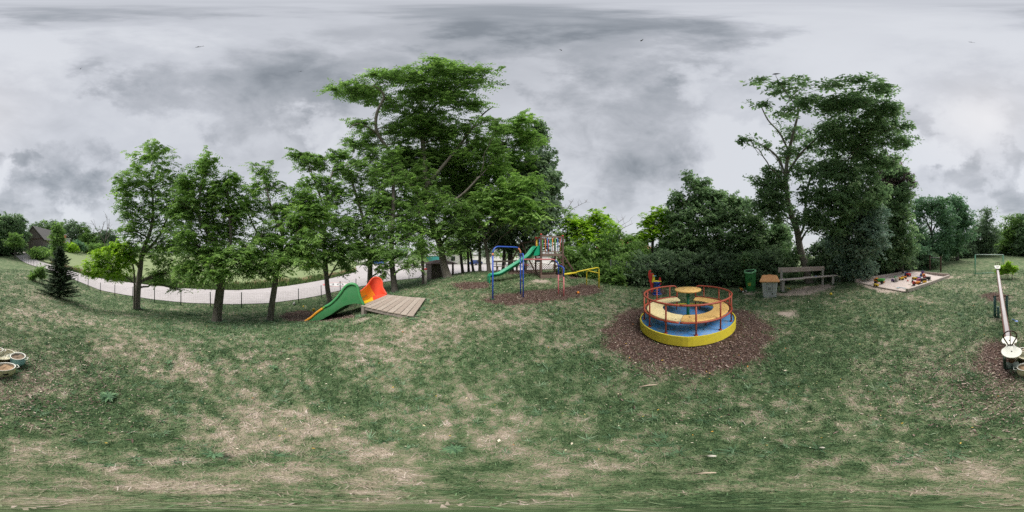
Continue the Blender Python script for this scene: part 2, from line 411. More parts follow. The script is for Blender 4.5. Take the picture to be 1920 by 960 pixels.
def cover(x, y):
    """dry 0..1, mulch 0..1, sand 0..1"""
    nz = fbm(x, y, 1.1, 5, 21); n2 = fbm(x, y, 6, 4, 33); n3 = fbm(x, y, .35, 3, 44)
    n4 = fbm(x, y, 17, 3, 55); dry = .255+(nz-.5)*1.0+(n2-.5)*1.15+(n4-.5)*1.5+(n3-.5)*.3+np.minimum(spots(x, y, DRY), 1)*.38-spots(x, y, GREEN)*.36+.07*np.exp(-(np.hypot(x,y)/.9)**2)
    r = np.hypot(x, y); dry = np.where(r > 14, np.minimum(dry, .35+(nz-.5)*.4), dry)
    j = (fbm(x, y, 3.5, 4, 9)-.5)
    mul = np.zeros(np.shape(x)); snd = np.zeros(np.shape(x))
    for i, p in enumerate(MULCH):
        wd = .55 if i == 5 else .28
        mul = np.maximum(mul, np.clip((sdf(x, y, p)+j*wd*1.6)/wd*1.2+.5, 0, 1))
    for p in SAND: snd = np.maximum(snd, np.clip((sdf(x, y, p)+j*.5)/.22+.5, 0, 1))
    return np.clip(dry, 0, 1), mul, snd

# ---------------------------------------------------------------- ground sheet
N_F = [(-1.2,-80),(-2.8,-55),(-4.4,-38),(-5.6,-26),(-7.4,-16),(-8.1,-10),(-8.5,-5),(-9.2,-1),(-9.9,3),(-10.8,7),(-11.5,10.5),(-11.3,13),(-9.6,17),(-7.5,20.5),(-4.5,24),(1,28),(9,31)]
F_F = [(-4.5,-82),(-6.3,-56),(-8,-39),(-9.8,-27),(-11.4,-18),(-12.5,-11),(-12.9,-5),(-13.4,-1),(-14.8,3),(-17,7.5),(-20,12),(-24,17),(-34,24),(-36,38),(-18,52),(0,56),(18,56)]
def catmull(P, k):
    P = [Vector((*p, 0) if len(p) == 2 else p) for p in P]; o = []
    for i in range(len(P)-1):
        a, b, c, d = P[max(i-1,0)], P[i], P[i+1], P[min(i+2,len(P)-1)]
        for j in range(k):
            t = j/k; o.append(.5*((2*b)+(c-a)*t+(2*a-5*b+4*c-d)*t*t+(3*b-a-3*c+d)*t**3))
    o.append(P[-1]); return o
def build_ground():
    A = np.arange(NA)/NA*2*PI-PI
    X = np.outer(np.sin(A), RR[1:]); Y = np.outer(np.cos(A), RR[1:])
    Z = ground(X, Y); nr = NR-1
    V = np.vstack([[[0, 0, gz(0,0)]], np.stack([X, Y, Z], -1).reshape(-1, 3)])
    i = np.arange(NA)[:, None]; j = np.arange(nr-1)[None, :]; i2 = (i+1) % NA
    Q = np.stack(np.broadcast_arrays(1+i*nr+j, 1+i*nr+j+1, 1+i2*nr+j+1, 1+i2*nr+j), -1).reshape(-1, 4)[:, ::-1]
    T = [(0, 1+((k+1) % NA)*nr, 1+k*nr) for k in range(NA)]
    me = bpy.data.meshes.new('ground'); me.from_pydata(V.tolist(), [], Q.tolist()+T)
    me.polygons.foreach_set('use_smooth', [True]*len(me.polygons))
    d, m, s = cover(V[:,0], V[:,1])
    for nm, a in (('dry', d), ('mulch', m), ('sandy', s)):
        at_ = me.attributes.new(nm, 'FLOAT', 'POINT'); at_.data.foreach_set('value', a.astype(np.float32))
    me.update(); o = bpy.data.objects.new('ground', me); COL.objects.link(o); o['kind'] = 'structure'
    mt = bpy.data.materials.new('lawn'); mt.use_nodes = True; t = mt.node_tree; n = t.nodes; l = t.links; b = n['Principled BSDF']
    b.inputs['Roughness'].default_value = .95; b.inputs['Specular IOR Level'].default_value = .1
    tc = n.new('ShaderNodeTexCoord')
    def noise(s, dt=6, r=.6):
        q = n.new('ShaderNodeTexNoise'); q.inputs['Scale'].default_value = s; q.inputs['Detail'].default_value = dt; q.inputs['Roughness'].default_value = r
        l.new(tc.outputs['Object'], q.inputs['Vector']); return q.outputs['Fac']
    def ramp(f, st):
        r = n.new('ShaderNodeValToRGB'); l.new(f, r.inputs[0]); e = r.color_ramp.elements; e[0].position = st[0][0]; e[0].color = (*st[0][1],1); e[1].position = st[-1][0]; e[1].color = (*st[-1][1],1)
        for p, c in st[1:-1]: q = e.new(p); q.color = (*c, 1)
        return r.outputs[0]
    def mul_add(a, m_, c):
        q = n.new('ShaderNodeMath'); q.operation = 'MULTIPLY_ADD'; l.new(a, q.inputs[0]); q.inputs[1].default_value = m_
        if isinstance(c, float): q.inputs[2].default_value = c
        else: l.new(c, q.inputs[2])
        return q.outputs[0]
    def attr(nm): a = n.new('ShaderNodeAttribute'); a.attribute_name = nm; return a.outputs['Fac']
    def mix(f, a, c):
        q = n.new('ShaderNodeMixRGB'); l.new(f, q.inputs[0]); l.new(a, q.inputs[1]); l.new(c, q.inputs[2]); return q.outputs[0]
    fine = noise(110, 4, .75); mid = noise(26, 6, .8); big = noise(3, 5)
    f = mul_add(attr('dry'), .62, mul_add(fine, 1.1, mul_add(mid, .9, -.83)))
    grass = ramp(f, [(0,(0.045,0.078,0.035)),(.28,(0.130,0.188,0.089)),(.5,(0.232,0.245,0.147)),(.72,(0.407,0.342,0.260)),(1,(0.623,0.524,0.448))])
    mulc = ramp(mul_add(fine, 1.0, mul_add(mid, .6, -.3)), [(.2,(.04,.025,.02)),(.5,(.12,.075,.06)),(.75,(.22,.15,.12)),(1,(.38,.30,.25))])
    sand = ramp(mul_add(mid, .8, mul_add(big, .5, -.15)), [(.2,(.34,.27,.22)),(.6,(.52,.43,.37)),(1,(.60,.52,.46))])
    col = mix(attr('mulch'), grass, mulc); col = mix(attr('sandy'), col, sand)
    l.new(col, b.inputs['Base Color'])
    bp = n.new('ShaderNodeBump'); bp.inputs['Strength'].default_value = .7; bp.inputs['Distance'].default_value = .015
    l.new(mul_add(fine, 1.0, mid), bp.inputs['Height']); l.new(bp.outputs[0], b.inputs['Normal'])
    me.materials.append(mt)
build_ground()

def sheet(name, rowsA, rowsB, m, off, nc=8, kind='structure', far=.0022):
    mb = MB(); rows = []
    for a, b in zip(rowsA, rowsB):
        r = []
        for k in range(nc+1):
            p = a.lerp(b, k/nc); r.append(Vector((p.x, p.y, gz(p.x, p.y)+off+far*math.hypot(p.x, p.y))))
        rows.append(r)
    mb.grid(rows); o = mb.build(name, m); o['kind'] = kind; return o
M_road = mat('pale_asphalt', (.47,.435,.44), (.54,.50,.505), .9, 1.2, .3, 90, dirt=.5, dirtc=(.33,.30,.28))
RA, RB = catmull(N_F, 10), catmull(F_F, 10)
sheet('road', RA, RB, M_road, .015)
# light green crop field and its verge on the far side of the road
M_field = mat('crop_field', (.25,.31,.14), (.20,.26,.11), .9, 1.2, .6, 14, dirt=.3, dirtc=(.30,.30,.18))
fa = [p for p in RB if p.y > -33 and p.y < 17]
def outward(p, k): return Vector((p.x*k, p.y*k, 0))
FA = [p+Vector((p.x,p.y,0)).normalized()*1.7 for p in fa]; FB = [p+Vector((p.x,p.y,0)).normalized()*(min(58, 6+(p.y+34)*3.3) if p.y < 8 else 40) for p in fa]
sheet('field', FA, FB, M_field, .02, 40, far=.004)

# painted speed limit roundel on the road
def road_z(x, y): return gz(x, y)+.015+.0022*math.hypot(x, y)
c = G(632, 534.5); rdl = thing('road_marking', 'white speed limit roundel with red ring painted on the pale road', 'road marking', (c.x, c.y, road_z(c.x, c.y)+.012))
M_wp = mat('white_road_paint', (.78,.77,.76), (.62,.60,.59), .7, 9); M_rp = mat('red_road_paint', (.62,.16,.17), (.55,.25,.24), .7, 9); M_bp = mat('dark_road_paint', (.16,.16,.17), (.28,.27,.27), .7, 9)
dirv = Vector((c.x, c.y, 0)).normalized(); sidv = Vector((dirv.y, -dirv.x, 0))
def ondisc(u, v, dz=0.0):
    p = c+sidv*u+dirv*v; return (p.x, p.y, road_z(p.x, p.y)+.012+dz)
LU, LV = 1.35, 1.15
def ringpatch(r0, r1, m, nm, dz):
    mb = MB(); rows = []
    for r in np.linspace(r0, r1, 6): rows.append([ondisc(LU*r*math.cos(a), LV*r*math.sin(a), dz) for a in np.arange(48)*2*PI/48])
    mb.grid(rows, closed=True); return mb.build(nm, m, rdl, True)
ringpatch(.01, .86, M_wp, 'white_disc', 0); ringpatch(.862, 1, M_rp, 'red_ring', 0)
def stroke(pts, wd):
    mb = MB(); pts = [Vector((p[0], p[1], 0)) for p in pts]; rows = []
    for i, p in enumerate(pts):
        t = (pts[min(i+1,len(pts)-1)]-pts[max(i-1,0)]).normalized(); q = Vector((-t.y, t.x, 0))*wd/2
        rows.append([ondisc(*(p+q)[:2], .006), ondisc(*(p-q)[:2], .006)])
    return mb.grid(rows)
three = [(-.55+.22*math.cos(a), .28+.27*math.sin(a)) for a in np.linspace(2.6, -1.4, 9)]+[(-.55+.24*math.cos(a), -.28+.30*math.sin(a)) for a in np.linspace(1.4, -2.6, 9)]
zero = [(.3+.25*math.cos(a), .56*math.sin(a)) for a in np.linspace(0, 2*PI, 25)]
mb = stroke(three, .13); m2 = stroke(zero, .13); k = len(mb.v); mb.v += m2.v; mb.f += [tuple(i+k for i in f) for f in m2.f]; mb.m += m2.m; mb.sm += m2.sm
mb.build('numerals', M_bp, rdl, True)

# ---------------------------------------------------------------- grass blades, chips, litter
def in_road(x, y):
    nx = np.interp(y, [p[1] for p in N_F], [p[0] for p in N_F]); return (x < nx+.05)
def scatter(r0, r1, dens, gauss=None):
    n = int(PI*(r1*r1-r0*r0)*dens); a = RNG.uniform(-PI, PI, n); r = np.sqrt(RNG.uniform(r0*r0, r1*r1, n)); return r*np.sin(a), r*np.cos(a)
def blades():
    VS = []; TS = []
    for r0, r1, dens, h0, wd, leng in ((.02,.45,14000,.010,.0022,.024),(.45,.9,9500,.012,.0030,.036),(.9,1.8,6500,.018,.0048,.045),(1.8,3.4,3400,.022,.009,.055),(3.4,6.5,1300,.028,.016,.065),(6.5,11,420,.035,.028,.085),(11,17,120,.04,.045,.12)):
        x, y = scatter(r0, r1, dens)
        dry, mul, snd = cover(x, y)
        clump = fbm(x, y, 9, 2, 77)
        keep = (RNG.random(len(x)) > np.clip(mul*1.08, 0, 1)*.97) & (RNG.random(len(x)) > snd*.93) & ~in_road(x, y) & (RNG.random(len(x)) > np.clip((dry-.45)*.7, 0, .5)) & (clump > .2)
        keep &= sdf(x, y, SBOX) < 0
        x, y, dry, clump = x[keep], y[keep], dry[keep], clump[keep]; n = len(x); z = ground(x, y)
        td = RNG.beta(1.2,1.5,n)*.62+dry*.62-.20+(fbm(x,y,24,2,91)-.5)*.35
        straw = td > .5
        a = RNG.uniform(0, 2*PI, n); lift = np.where(straw, RNG.uniform(.02,.3,n), RNG.uniform(.15,.85,n))*np.where(clump>.5,1.1,.8)
        ln = leng*RNG.uniform(.5,1.4,n)*np.where(straw,1.15,1)
        d = np.stack([np.cos(a)*np.cos(lift), np.sin(a)*np.cos(lift), np.sin(lift)], 1)
        side = np.stack([-np.sin(a), np.cos(a), np.zeros(n)], 1); wv = (wd*RNG.uniform(.6,1.3,n))[:, None]
        p = np.stack([x, y, z+RNG.uniform(0,.006,n)+np.where(straw,.004,0)], 1); l_ = ln[:, None]
        bend = RNG.uniform(-.3,.3,n)[:, None]*side*l_
        V = np.empty((n,4,3)); V[:,0] = p-side*wv*.5; V[:,1] = p+side*wv*.5
        V[:,2] = p+d*l_+bend+side*wv*.18; V[:,3] = p+d*l_+bend-side*wv*.18
        V[:,2:,2] -= (ln*.12)[:, None]; V[:,2:,2] = np.maximum(V[:,2:,2], z[:,None]+.006)
        VS.append(V); TS.append(td)
    g = quads('grass', np.concatenate(VS), tint_mat('grass_blades', [(0,(0.034,0.071,0.030)),(.16,(0.096,0.177,0.073)),(.32,(0.175,0.279,0.136)),(.46,(0.254,0.314,0.183)),(.6,(0.372,0.319,0.242)),(.8,(0.533,0.439,0.384)),(1,(0.882,0.775,0.720))], .75, .2), np.concatenate(TS))
    props(g, 'short mown lawn of green and straw coloured blades', 'grass', kind='stuff')
blades()
def chips():
    VS = []; TS = []
    for i, p in enumerate(MULCH):
        P = np.array(p); lo = P.min(0)-.7; hi = P.max(0)+.7; A = np.prod(hi-lo)
        cen = P.mean(0); dist = np.hypot(*cen)
        dens = {0:2600, 5:2600, 1:1500}.get(i, 900); sz = {0:.034, 5:.032, 1:.045}.get(i, .05)
        n = int(A*dens); x = RNG.uniform(lo[0], hi[0], n); y = RNG.uniform(lo[1], hi[1], n)
        s = sdf(x, y, p)+(fbm(x, y, 3.5, 4, 9)-.5)*.4
        k = RNG.random(n) < np.clip((s+.16)/.3, 0, 1)**1.5+.035*(s > -.5)+.02*(s > -.8)*(i in (0,5,1)); x, y = x[k], y[k]; n = len(x)
        z = ground(x, y)+RNG.uniform(.004,.022,n)
        a = RNG.uniform(0,2*PI,n); tl = RNG.normal(0,.28,n)
        d = np.stack([np.cos(a), np.sin(a), tl], 1); nr = np.stack([RNG.normal(0,.35,n), RNG.normal(0,.35,n), np.ones(n)], 1)
        VS.append(leafquads(np.stack([x,y,z],1), d, nr, sz*RNG.lognormal(0,.45,n), sz*.36*RNG.uniform(.6,1.4,n), .05)); TS.append(RNG.beta(1.6,3.2,n))
    # thin scatter around the seesaw end and the pots
    c0 = G(1905, 690); n = 5200; x = c0.x+RNG.normal(0,.75,n); y = c0.y+RNG.normal(0,.45,n)+.25; k = (np.hypot(x,y) > .7); x, y = x[k], y[k]; n = len(x)
    a = RNG.uniform(0,2*PI,n); d = np.stack([np.cos(a), np.sin(a), RNG.normal(0,.2,n)], 1); nr = np.stack([RNG.normal(0,.3,n), RNG.normal(0,.3,n), np.ones(n)], 1)
    VS.append(leafquads(np.stack([x,y,ground(x,y)+.012],1), d, nr, .03*RNG.lognormal(0,.4,n), .010*RNG.uniform(.6,1.4,n), .05)); TS.append(RNG.beta(2,2.4,n))
    o = quads('wood_chips', np.concatenate(VS), tint_mat('bark_chips', [(0,(.035,.022,.02)),(.28,(.13,.083,.072)),(.55,(.27,.19,.165)),(1,(.72,.60,.52))], .85), np.concatenate(TS))
    props(o, 'brown bark mulch chips spread under the play equipment', 'wood chips', kind='stuff')
chips()
def litter():
    n = 6500; a = RNG.uniform(-PI,PI,n); r = .6+8.5*RNG.random(n)**.9; x = r*np.sin(a); y = r*np.cos(a); k = ~in_road(x, y); x, y, r = x[k], y[k], r[k]; n = len(x)
    a = RNG.uniform(0,2*PI,n); d = np.stack([np.cos(a), np.sin(a), RNG.normal(0,.15,n)], 1); nr = np.stack([RNG.normal(0,.35,n), RNG.normal(0,.35,n), np.ones(n)], 1)
    sz = (.010+.0024*r)*RNG.lognormal(0,.45,n)
    o = quads('leaf_litter', leafquads(np.stack([x,y,ground(x,y)+.028],1), d, nr, sz, sz*.45, .1), tint_mat('fallen_leaves', [(0,(.12,.16,.04)),(.3,(.35,.38,.2)),(.6,(.62,.55,.42)),(.85,(.72,.66,.52)),(.93,(.62,.42,.06)),(1,(.5,.16,.05))], .7), RNG.random(n))
    props(o, 'small fallen leaves and bleached bits scattered over the lawn', 'leaf litter', kind='stuff')
litter()
FEET = [(408,604,.24,60),(510,603,.18,45),(257,580,.2,40),(618,571,.19,40),(739,551,.23,40),(798,534,.12,20),(839,521,.42,50),(676,594,.1,25),(1407,546,.24,40),(1443,557,.26,45),(1468,548,.12,22),(1562,534,.12,22),(924,562,.05,8),(692,530,.2,30),(776,597,.12,26),(798,564,.10,24),(787,580,.12,26),(1502,508,.3,30),(1862,594,.08,14),(1880,596,.08,14),(34,682,.11,26),(8,702,.13,26)]
def tufts():
    n = 2600; a = RNG.uniform(-PI,PI,n); r = .45+6.5*RNG.random(n)**.8; x = r*np.sin(a); y = r*np.cos(a); dry, mul, snd = cover(x, y); k = (mul < .2)&(snd < .2)&(dry < .75)&~in_road(x, y)&(fbm(x,y,1.7,2,19) > .42); x, y = x[k], y[k]
    for px, py, rr_, c_ in FEET:
        g = G(px, py); q = RNG.uniform(0,2*PI,c_); x = np.append(x, g.x+np.cos(q)*rr_*RNG.uniform(.85,1.35,c_)); y = np.append(y, g.y+np.sin(q)*rr_*RNG.uniform(.85,1.35,c_))
    n = len(x)
    per = 12; X = np.repeat(x,per); Y = np.repeat(y,per); m = n*per; H = np.repeat((.035+.006*np.hypot(x,y))*RNG.lognormal(0,.3,n),per)*RNG.uniform(.6,1.2,m); an = RNG.uniform(0,2*PI,m); ln = RNG.uniform(.4,1.3,m)
    d = np.stack([np.cos(an)*ln, np.sin(an)*ln, np.ones(m)*.55],1); side = np.stack([-np.sin(an),np.cos(an),np.zeros(m)],1)*(.0030+.0008*np.hypot(X,Y))[:,None]
    p = np.stack([X,Y,ground(X,Y)],1)+d*.004; V = np.empty((m,4,3)); V[:,0] = p-side; V[:,1] = p+side; V[:,2] = p+d*H[:,None]+side*.35; V[:,3] = p+d*H[:,None]-side*.35
    o = quads('grass_tufts', V, tint_mat('tuft_blades', [(0,(0.047,0.102,0.053)),(.4,(0.125,0.228,0.123)),(.75,(0.236,0.360,0.221)),(1,(0.445,0.504,0.332))], .65, .3), np.repeat(RNG.beta(2,2,n),per)*.7+RNG.random(m)*.3)
    props(o, 'taller blue green grass tufts standing out of the mown lawn', 'grass', kind='stuff')
tufts()
# tall dry verge beyond the road and rough grass in front of the field
def verge():
    P = [p for p in RB if -30 < p.y < 17]; VS = []; TS = []
    for i in range(len(P)-1):
        a, b = P[i], P[i+1]; n = int((b-a).length*330); t = RNG.random(n); o_ = RNG.uniform(.02,2.3,n)**1.0
        q = np.array(a[:2])[None]+(np.array(b[:2])-np.array(a[:2]))[None]*t[:,None]; rad = q/np.linalg.norm(q,axis=1,keepdims=True); q = q+rad*o_[:,None]
        z = ground(q[:,0], q[:,1]); an = RNG.uniform(0,2*PI,n); h = RNG.uniform(.12,.3,n)*(1+.9*np.clip(o_/1.5,0,1))*(.6+.8*fbm(q[:,0],q[:,1],.8,2,3))
        side = np.stack([np.cos(an),np.sin(an),np.zeros(n)],1)*(.035*RNG.uniform(.6,1.6,n))[:,None]; tip = np.stack([RNG.normal(0,.1,n),RNG.normal(0,.1,n),h],1); base = np.stack([q[:,0],q[:,1],z],1)
        V = np.empty((n,4,3)); V[:,0] = base-side; V[:,1] = base+side; V[:,2] = base+tip+side*.3; V[:,3] = base+tip-side*.3
        VS.append(V); pn = fbm(q[:,0],q[:,1],.25,3,8); TS.append(np.where((o_ > .9)&(pn > .47), .75, .22)+RNG.normal(0,.13,n))
    o = quads('verge_grass', np.concatenate(VS), tint_mat('verge_blades', [(0,(.05,.10,.03)),(.35,(.12,.19,.06)),(.6,(.30,.29,.15)),(.85,(.45,.33,.22)),(1,(.55,.45,.32))], .8, .2), np.concatenate(TS))
    props(o, 'tall green and reddish dry grass along the far edge of the road', 'grass', kind='stuff')
verge()
# ---------------------------------------------------------------- trees and shrubs

LM = {
 'locust': tint_mat('locust_leaf', [(0,(0.066,0.122,0.036)),(.35,(0.136,0.246,0.070)),(.7,(0.251,0.405,0.110)),(1,(0.432,0.614,0.187))], .6, .38),
 'locust_dark': tint_mat('deep_green_leaf', [(0,(0.057,0.101,0.037)),(.4,(0.124,0.212,0.065)),(.75,(0.218,0.362,0.104)),(1,(0.367,0.552,0.157))], .6, .45),
 'yellow': tint_mat('yellow_green_leaf', [(0,(0.107,0.195,0.028)),(.4,(0.230,0.388,0.044)),(.8,(0.387,0.600,0.076)),(1,(0.559,0.773,0.149))], .6, .4),
 'walnut': tint_mat('walnut_leaf', [(0,(0.065,0.110,0.059)),(.4,(0.132,0.217,0.106)),(.8,(0.231,0.347,0.169)),(1,(0.396,0.490,0.282))], .6, .45),
 'grey': tint_mat('grey_green_leaf', [(0,(0.083,0.140,0.108)),(.5,(0.175,0.271,0.204)),(1,(0.399,0.502,0.384))], .6, .3),
 'blue': tint_mat('cool_green_leaf', [(0,(0.058,0.115,0.072)),(.5,(0.134,0.250,0.139)),(1,(0.293,0.459,0.240))], .6, .34),
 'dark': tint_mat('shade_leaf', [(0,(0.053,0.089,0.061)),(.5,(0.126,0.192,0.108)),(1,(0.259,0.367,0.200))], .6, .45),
 'purple': tint_mat('plum_leaf', [(0,(0.066,0.040,0.056)),(.5,(0.131,0.081,0.100)),(1,(0.206,0.164,0.140))], .6, .25),
 'spruce': tint_mat('spruce_needles', [(0,(.035,.060,.035)),(.5,(.075,.120,.068)),(1,(.16,.22,.13))], .7, .2),
}
M_bark = mat('ridged_bark', (.23,.205,.18), (.11,.097,.086), .95, 5, 1.0, 9, stretch=(7,7,1.1), contrast=.25)
M_barkl = mat('pale_bark', (.20,.175,.15), (.09,.078,.068), .95, 5, 1.0, 9, stretch=(7,7,1.2), contrast=.25)
M_bark2 = mat('dark_bark', (.12,.105,.095), (.055,.049,.045), .95, 6, .9, 9, stretch=(6,6,1.1), contrast=.3)
M_dead = mat('dead_branch', (.20,.17,.15), (.10,.085,.08), .9, 8, .5, 20)

def lobe_frame(l):
    px, py, rx, ry, d = l[:5]
    C = np.array(ap(px, py, d)); s = math.hypot(d, C[2]-CH); a = az_of(px); el = math.atan2(C[2]-CH, d)
    t = np.array([math.cos(a), -math.sin(a), 0]); v = np.array([math.sin(a)*math.cos(el), math.cos(a)*math.cos(el), math.sin(el)])
    u = np.cross(t, v); 
    RX, RY = rx*PXR*d*1.2, ry*PXR*s*1.2
    dep = l[5] if len(l) > 5 else (RX+RY)*.42
    return C, t*RX, u*RY, v*dep, (RX*RY)**.5
def crown(lobes, n, leaf, flat=.35, cr=.32, per=34, drop=.25, bias=2.0, asp=.42, zmin=.15, frond=False):
    if frond: per = 36
    F = [lobe_frame(l) for l in lobes]
    A = np.array([np.linalg.norm(f[1])*np.linalg.norm(f[2])*(l[6] if len(l) > 6 else 1) for f, l in zip(F, lobes)]); A = A/A.sum()
    CS = []; LC = []
    for f, frac in zip(F, A):
        k = max(3, int(n*frac/per)); q = RNG.normal(size=(k,3)); q /= np.linalg.norm(q,axis=1,keepdims=True); q *= (RNG.random(k)**(1/bias))[:,None]
        # ragged outline: knobbly radius
        ph = RNG.uniform(0,6.28,3); kn = 1+.16*np.sin(q[:,0]*5+ph[0])*np.sin(q[:,1]*5+ph[1])+RNG.normal(0,.07,k); q = q*kn[:,None]
        c = f[0]+q[:,:1]*f[1]+q[:,1:2]*f[2]+q[:,2:]*f[3]; CS.append(c); LC.append(c)
    C = np.concatenate(CS); gzv = ground(C[:,0], C[:,1]); C[:,2] = np.maximum(C[:,2], gzv+zmin)
    K = len(C); dist = np.linalg.norm(C-[0,0,CH], axis=1)
    ct = RNG.beta(2.2,2.2,K); R = cr*RNG.lognormal(0,.3,K)
    cn = np.stack([RNG.normal(0,flat,K), RNG.normal(0,flat,K), np.ones(K)],1); cn /= np.linalg.norm(cn,axis=1,keepdims=True)
    cn = np.repeat(cn, per, 0); cc = np.repeat(C, per, 0); Rr = np.repeat(R, per)
    m = K*per; g = RNG.normal(size=(m,3)); g -= (g*cn).sum(1,keepdims=True)*cn; g /= np.linalg.norm(g,axis=1,keepdims=True)+1e-9
    rr = np.sqrt(RNG.random(m))*Rr; pos = cc+g*rr[:,None]+cn*(RNG.normal(0,.16,m)*Rr)[:,None]; pos[:,2] -= drop*rr**2/np.maximum(Rr,.05)
    d = g+RNG.normal(0,.55,(m,3)); d[:,2] -= drop*1.2
    nr = cn+RNG.normal(0,.45+flat*.5,(m,3))
    if frond:                                               # pinnate sprays: four fronds of nine leaflets each
        nf = K*4; i9 = np.tile(np.arange(9), nf); g4 = np.repeat(g[::9], 9, 0); cn4 = cn; sd = np.cross(cn4, g4); sd /= np.linalg.norm(sd,axis=1,keepdims=True)+1e-9
        R4 = np.repeat(Rr[::9]*RNG.uniform(.6,1.35,nf), 9); tt = (i9//2+.6)/4.6; sg = np.where(i9 % 2, 1., -1.); sg[i9 == 8] = 0
        off0 = np.repeat(g[3::9][:nf]*(Rr[::9]*.25*RNG.random(nf))[:,None]+cn[::9]*(RNG.normal(0,.22,nf)*Rr[::9])[:,None], 9, 0)
        pos = cc+off0+g4*(tt*R4)[:,None]+sd*(sg*leaf*.42)[:,None]; pos[:,2] -= drop*1.3*(tt**2)*R4; rr = tt*Rr
        d = g4*.55+sd*(sg*.9)[:,None]+RNG.normal(0,.18,(m,3)); d[:,2] -= drop*.9; nr = cn4+RNG.normal(0,.35,(m,3))
    ln = leaf*(1.28 if not frond else 1.12)*RNG.lognormal(0,.28 if not frond else .15,m); V = leafquads(pos, d, nr, ln, ln*(asp+.07), .12)
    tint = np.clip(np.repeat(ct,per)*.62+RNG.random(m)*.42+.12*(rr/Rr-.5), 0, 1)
    return V, tint, CS
def bez(a, b, bow, k=7, sag=0.0):
    a, b = Vector(a), Vector(b); mid = (a+b)/2+bow; o = []
    for i in range(k+1):
        t = i/k; o.append(a*(1-t)**2+mid*2*t*(1-t)+b*t*t)
    for i in range(1, k): o[i] += Vector((random.gauss(0,1),random.gauss(0,1),random.gauss(0,1)))*(b-a).length*.014
    return o
def tree(name, label, trunks, lobes, n, leaf, lm, bark=None, cr=.32, per=34, flat=.35, drop=.25, subs=3, twigs=5, limb=.055, cat='tree', group=None, asp=.42, leafdrop=0, limbs=True, bias=2.0):
    bark = bark or M_bark
    b0 = trunks[0][0]; base = Vector(b0[:3]) if isinstance(b0, Vector) else None
    T = []
    for tr in trunks:
        pts = []
        for q in tr:
            px, py, d, r = q
            pts.append((at(px, d, gz(*at(px,d)[:2])-.08) if py is None else ap(px, py, d), r))
        T.append(pts)
    base = T[0][0][0].copy(); base.z += .08
    root = thing(name, label, cat, tuple(base), group=group)
    V, tint, CS = crown(lobes, n, leaf, flat, cr, per, drop, bias, asp, frond=lm in ('locust','locust_dark','yellow') and lobes[0][4] < 20)
    mb = MB(); allp = []
    for pts in T:
        P = catmull([p for p, r in pts], 5); R = np.interp(np.linspace(0, len(pts)-1, len(P)), range(len(pts)), [r for p, r in pts])
        if pts[0][1] > .05:
            R[0] *= 1.32; R[1] *= 1.10
        mb.tube(P, list(R), 12 if pts[0][1] > .08 else 7); allp += [(p, r) for p, r in zip(P, R)]
    if limbs:
        for l, cs in zip(lobes, CS):
            C = Vector(lobe_frame(l)[0]); sz = lobe_frame(l)[4]
            best = None
            for p, r in allp:
                h = C.z-p.z; hd = math.hypot(C.x-p.x, C.y-p.y)
                sc_ = (C-p).length+max(0, .45*hd-h)*1.3+(3 if p.z < base.z+.9 else 0)
                if best is None or sc_ < best[0]: best = (sc_, p, r)
            _, p, r = best; r0 = min(r*.62, limb*(.7+sz*.5)); ln = (C-p).length
            if ln > .25:
                path = bez(p, C, Vector((random.gauss(0,.1), random.gauss(0,.1), -.05 if C.z > p.z+.6*ln else .14))*ln, 8)
                mb.tube(path, list(np.linspace(r0, r0*.4, len(path))), 6)
            else: path = [p, C]
            for _ in range(subs):
                s_ = random.choice(path[len(path)//3:]); e = Vector(cs[random.randrange(len(cs))]); q = bez(s_, e, Vector((0,0,.12))*(e-s_).length, 5)
                mb.tube(q, list(np.linspace(r0*.42, r0*.12, len(q))), 4, smooth=True)
                for _ in range(twigs):
                    e2 = Vector(cs[random.randrange(len(cs))]); s2 = random.choice(q[1:])
                    if (e2-s2).length < sz*1.3: mb.tube(bez(s2, e2, Vector((0,0,.1))*(e2-s2).length, 3), list(np.linspace(r0*.16, .004, 4)), 3, caps=False)
    mb.build('trunk', bark, root, True)
    quads('crown', V, LM[lm], tint, root, tuple(root.location))
    return root
def shrub(label, lobes, n, leaf, lm, stems=4, cat='shrub', name='shrub', group=None, cr=.25, per=30, flat=.7, drop=.15, bark=None, bias=1.7, asp=.5, rad=.022):
    l0 = lobes[0]; b = at(l0[0], l0[4]); root = thing(name, label, cat, tuple(b), group=group)
    V, tint, CS = crown(lobes, n, leaf, flat, cr, per, drop, bias, asp, .03); mb = MB()
    for l, cs in zip(lobes, CS):
        for _ in range(stems):
            e = Vector(cs[random.randrange(len(cs))]); g = at(l[0]+random.uniform(-.3,.3)*l[2], l[4]); g.z -= .05
            q = bez(g, e, Vector((0,0,.1)), 5); mb.tube(q, list(np.linspace(rad, rad*.35, len(q))), 4)
    mb.build('stem', bark or M_bark2, root, True); quads('crown', V, LM[lm], tint, root, tuple(root.location))
    return root

# --- row of locusts inside the road fence
tree('locust_tree', 'bright green locust with a low lime green side branch beside the dark spruce',
  [[(256,None,7.5,.16),(259,540,7.5,.135),(263,505,7.5,.12),(268,470,7.5,.10),(283,430,7.6,.075),(287,380,7.6,.05),(280,330,7.6,.03)],[(262,500,7.5,.09),(240,478,7.2,.06),(210,470,6.9,.03)],[(266,480,7.5,.08),(300,440,7.7,.055),(320,390,7.8,.035)]],
  [(287,292,42,24,7.5),(250,345,36,32,7.6),(300,345,42,34,7.6),(240,385,26,26,7.6),(275,410,42,36,7.7),(325,400,30,36,7.8),(245,432,26,24,7.4),(305,465,42,30,7.3),(338,455,20,25,7.4),(315,512,26,25,7.2),(290,520,16,18,7.3),(330,540,12,10,7.2,.25),(248,470,20,20,7.3),(340,350,20,26,7.8),(345,395,18,26,7.8),(228,345,14,20,7.5)],
  34000, .095, 'locust', cr=.28, subs=4, limb=.06)
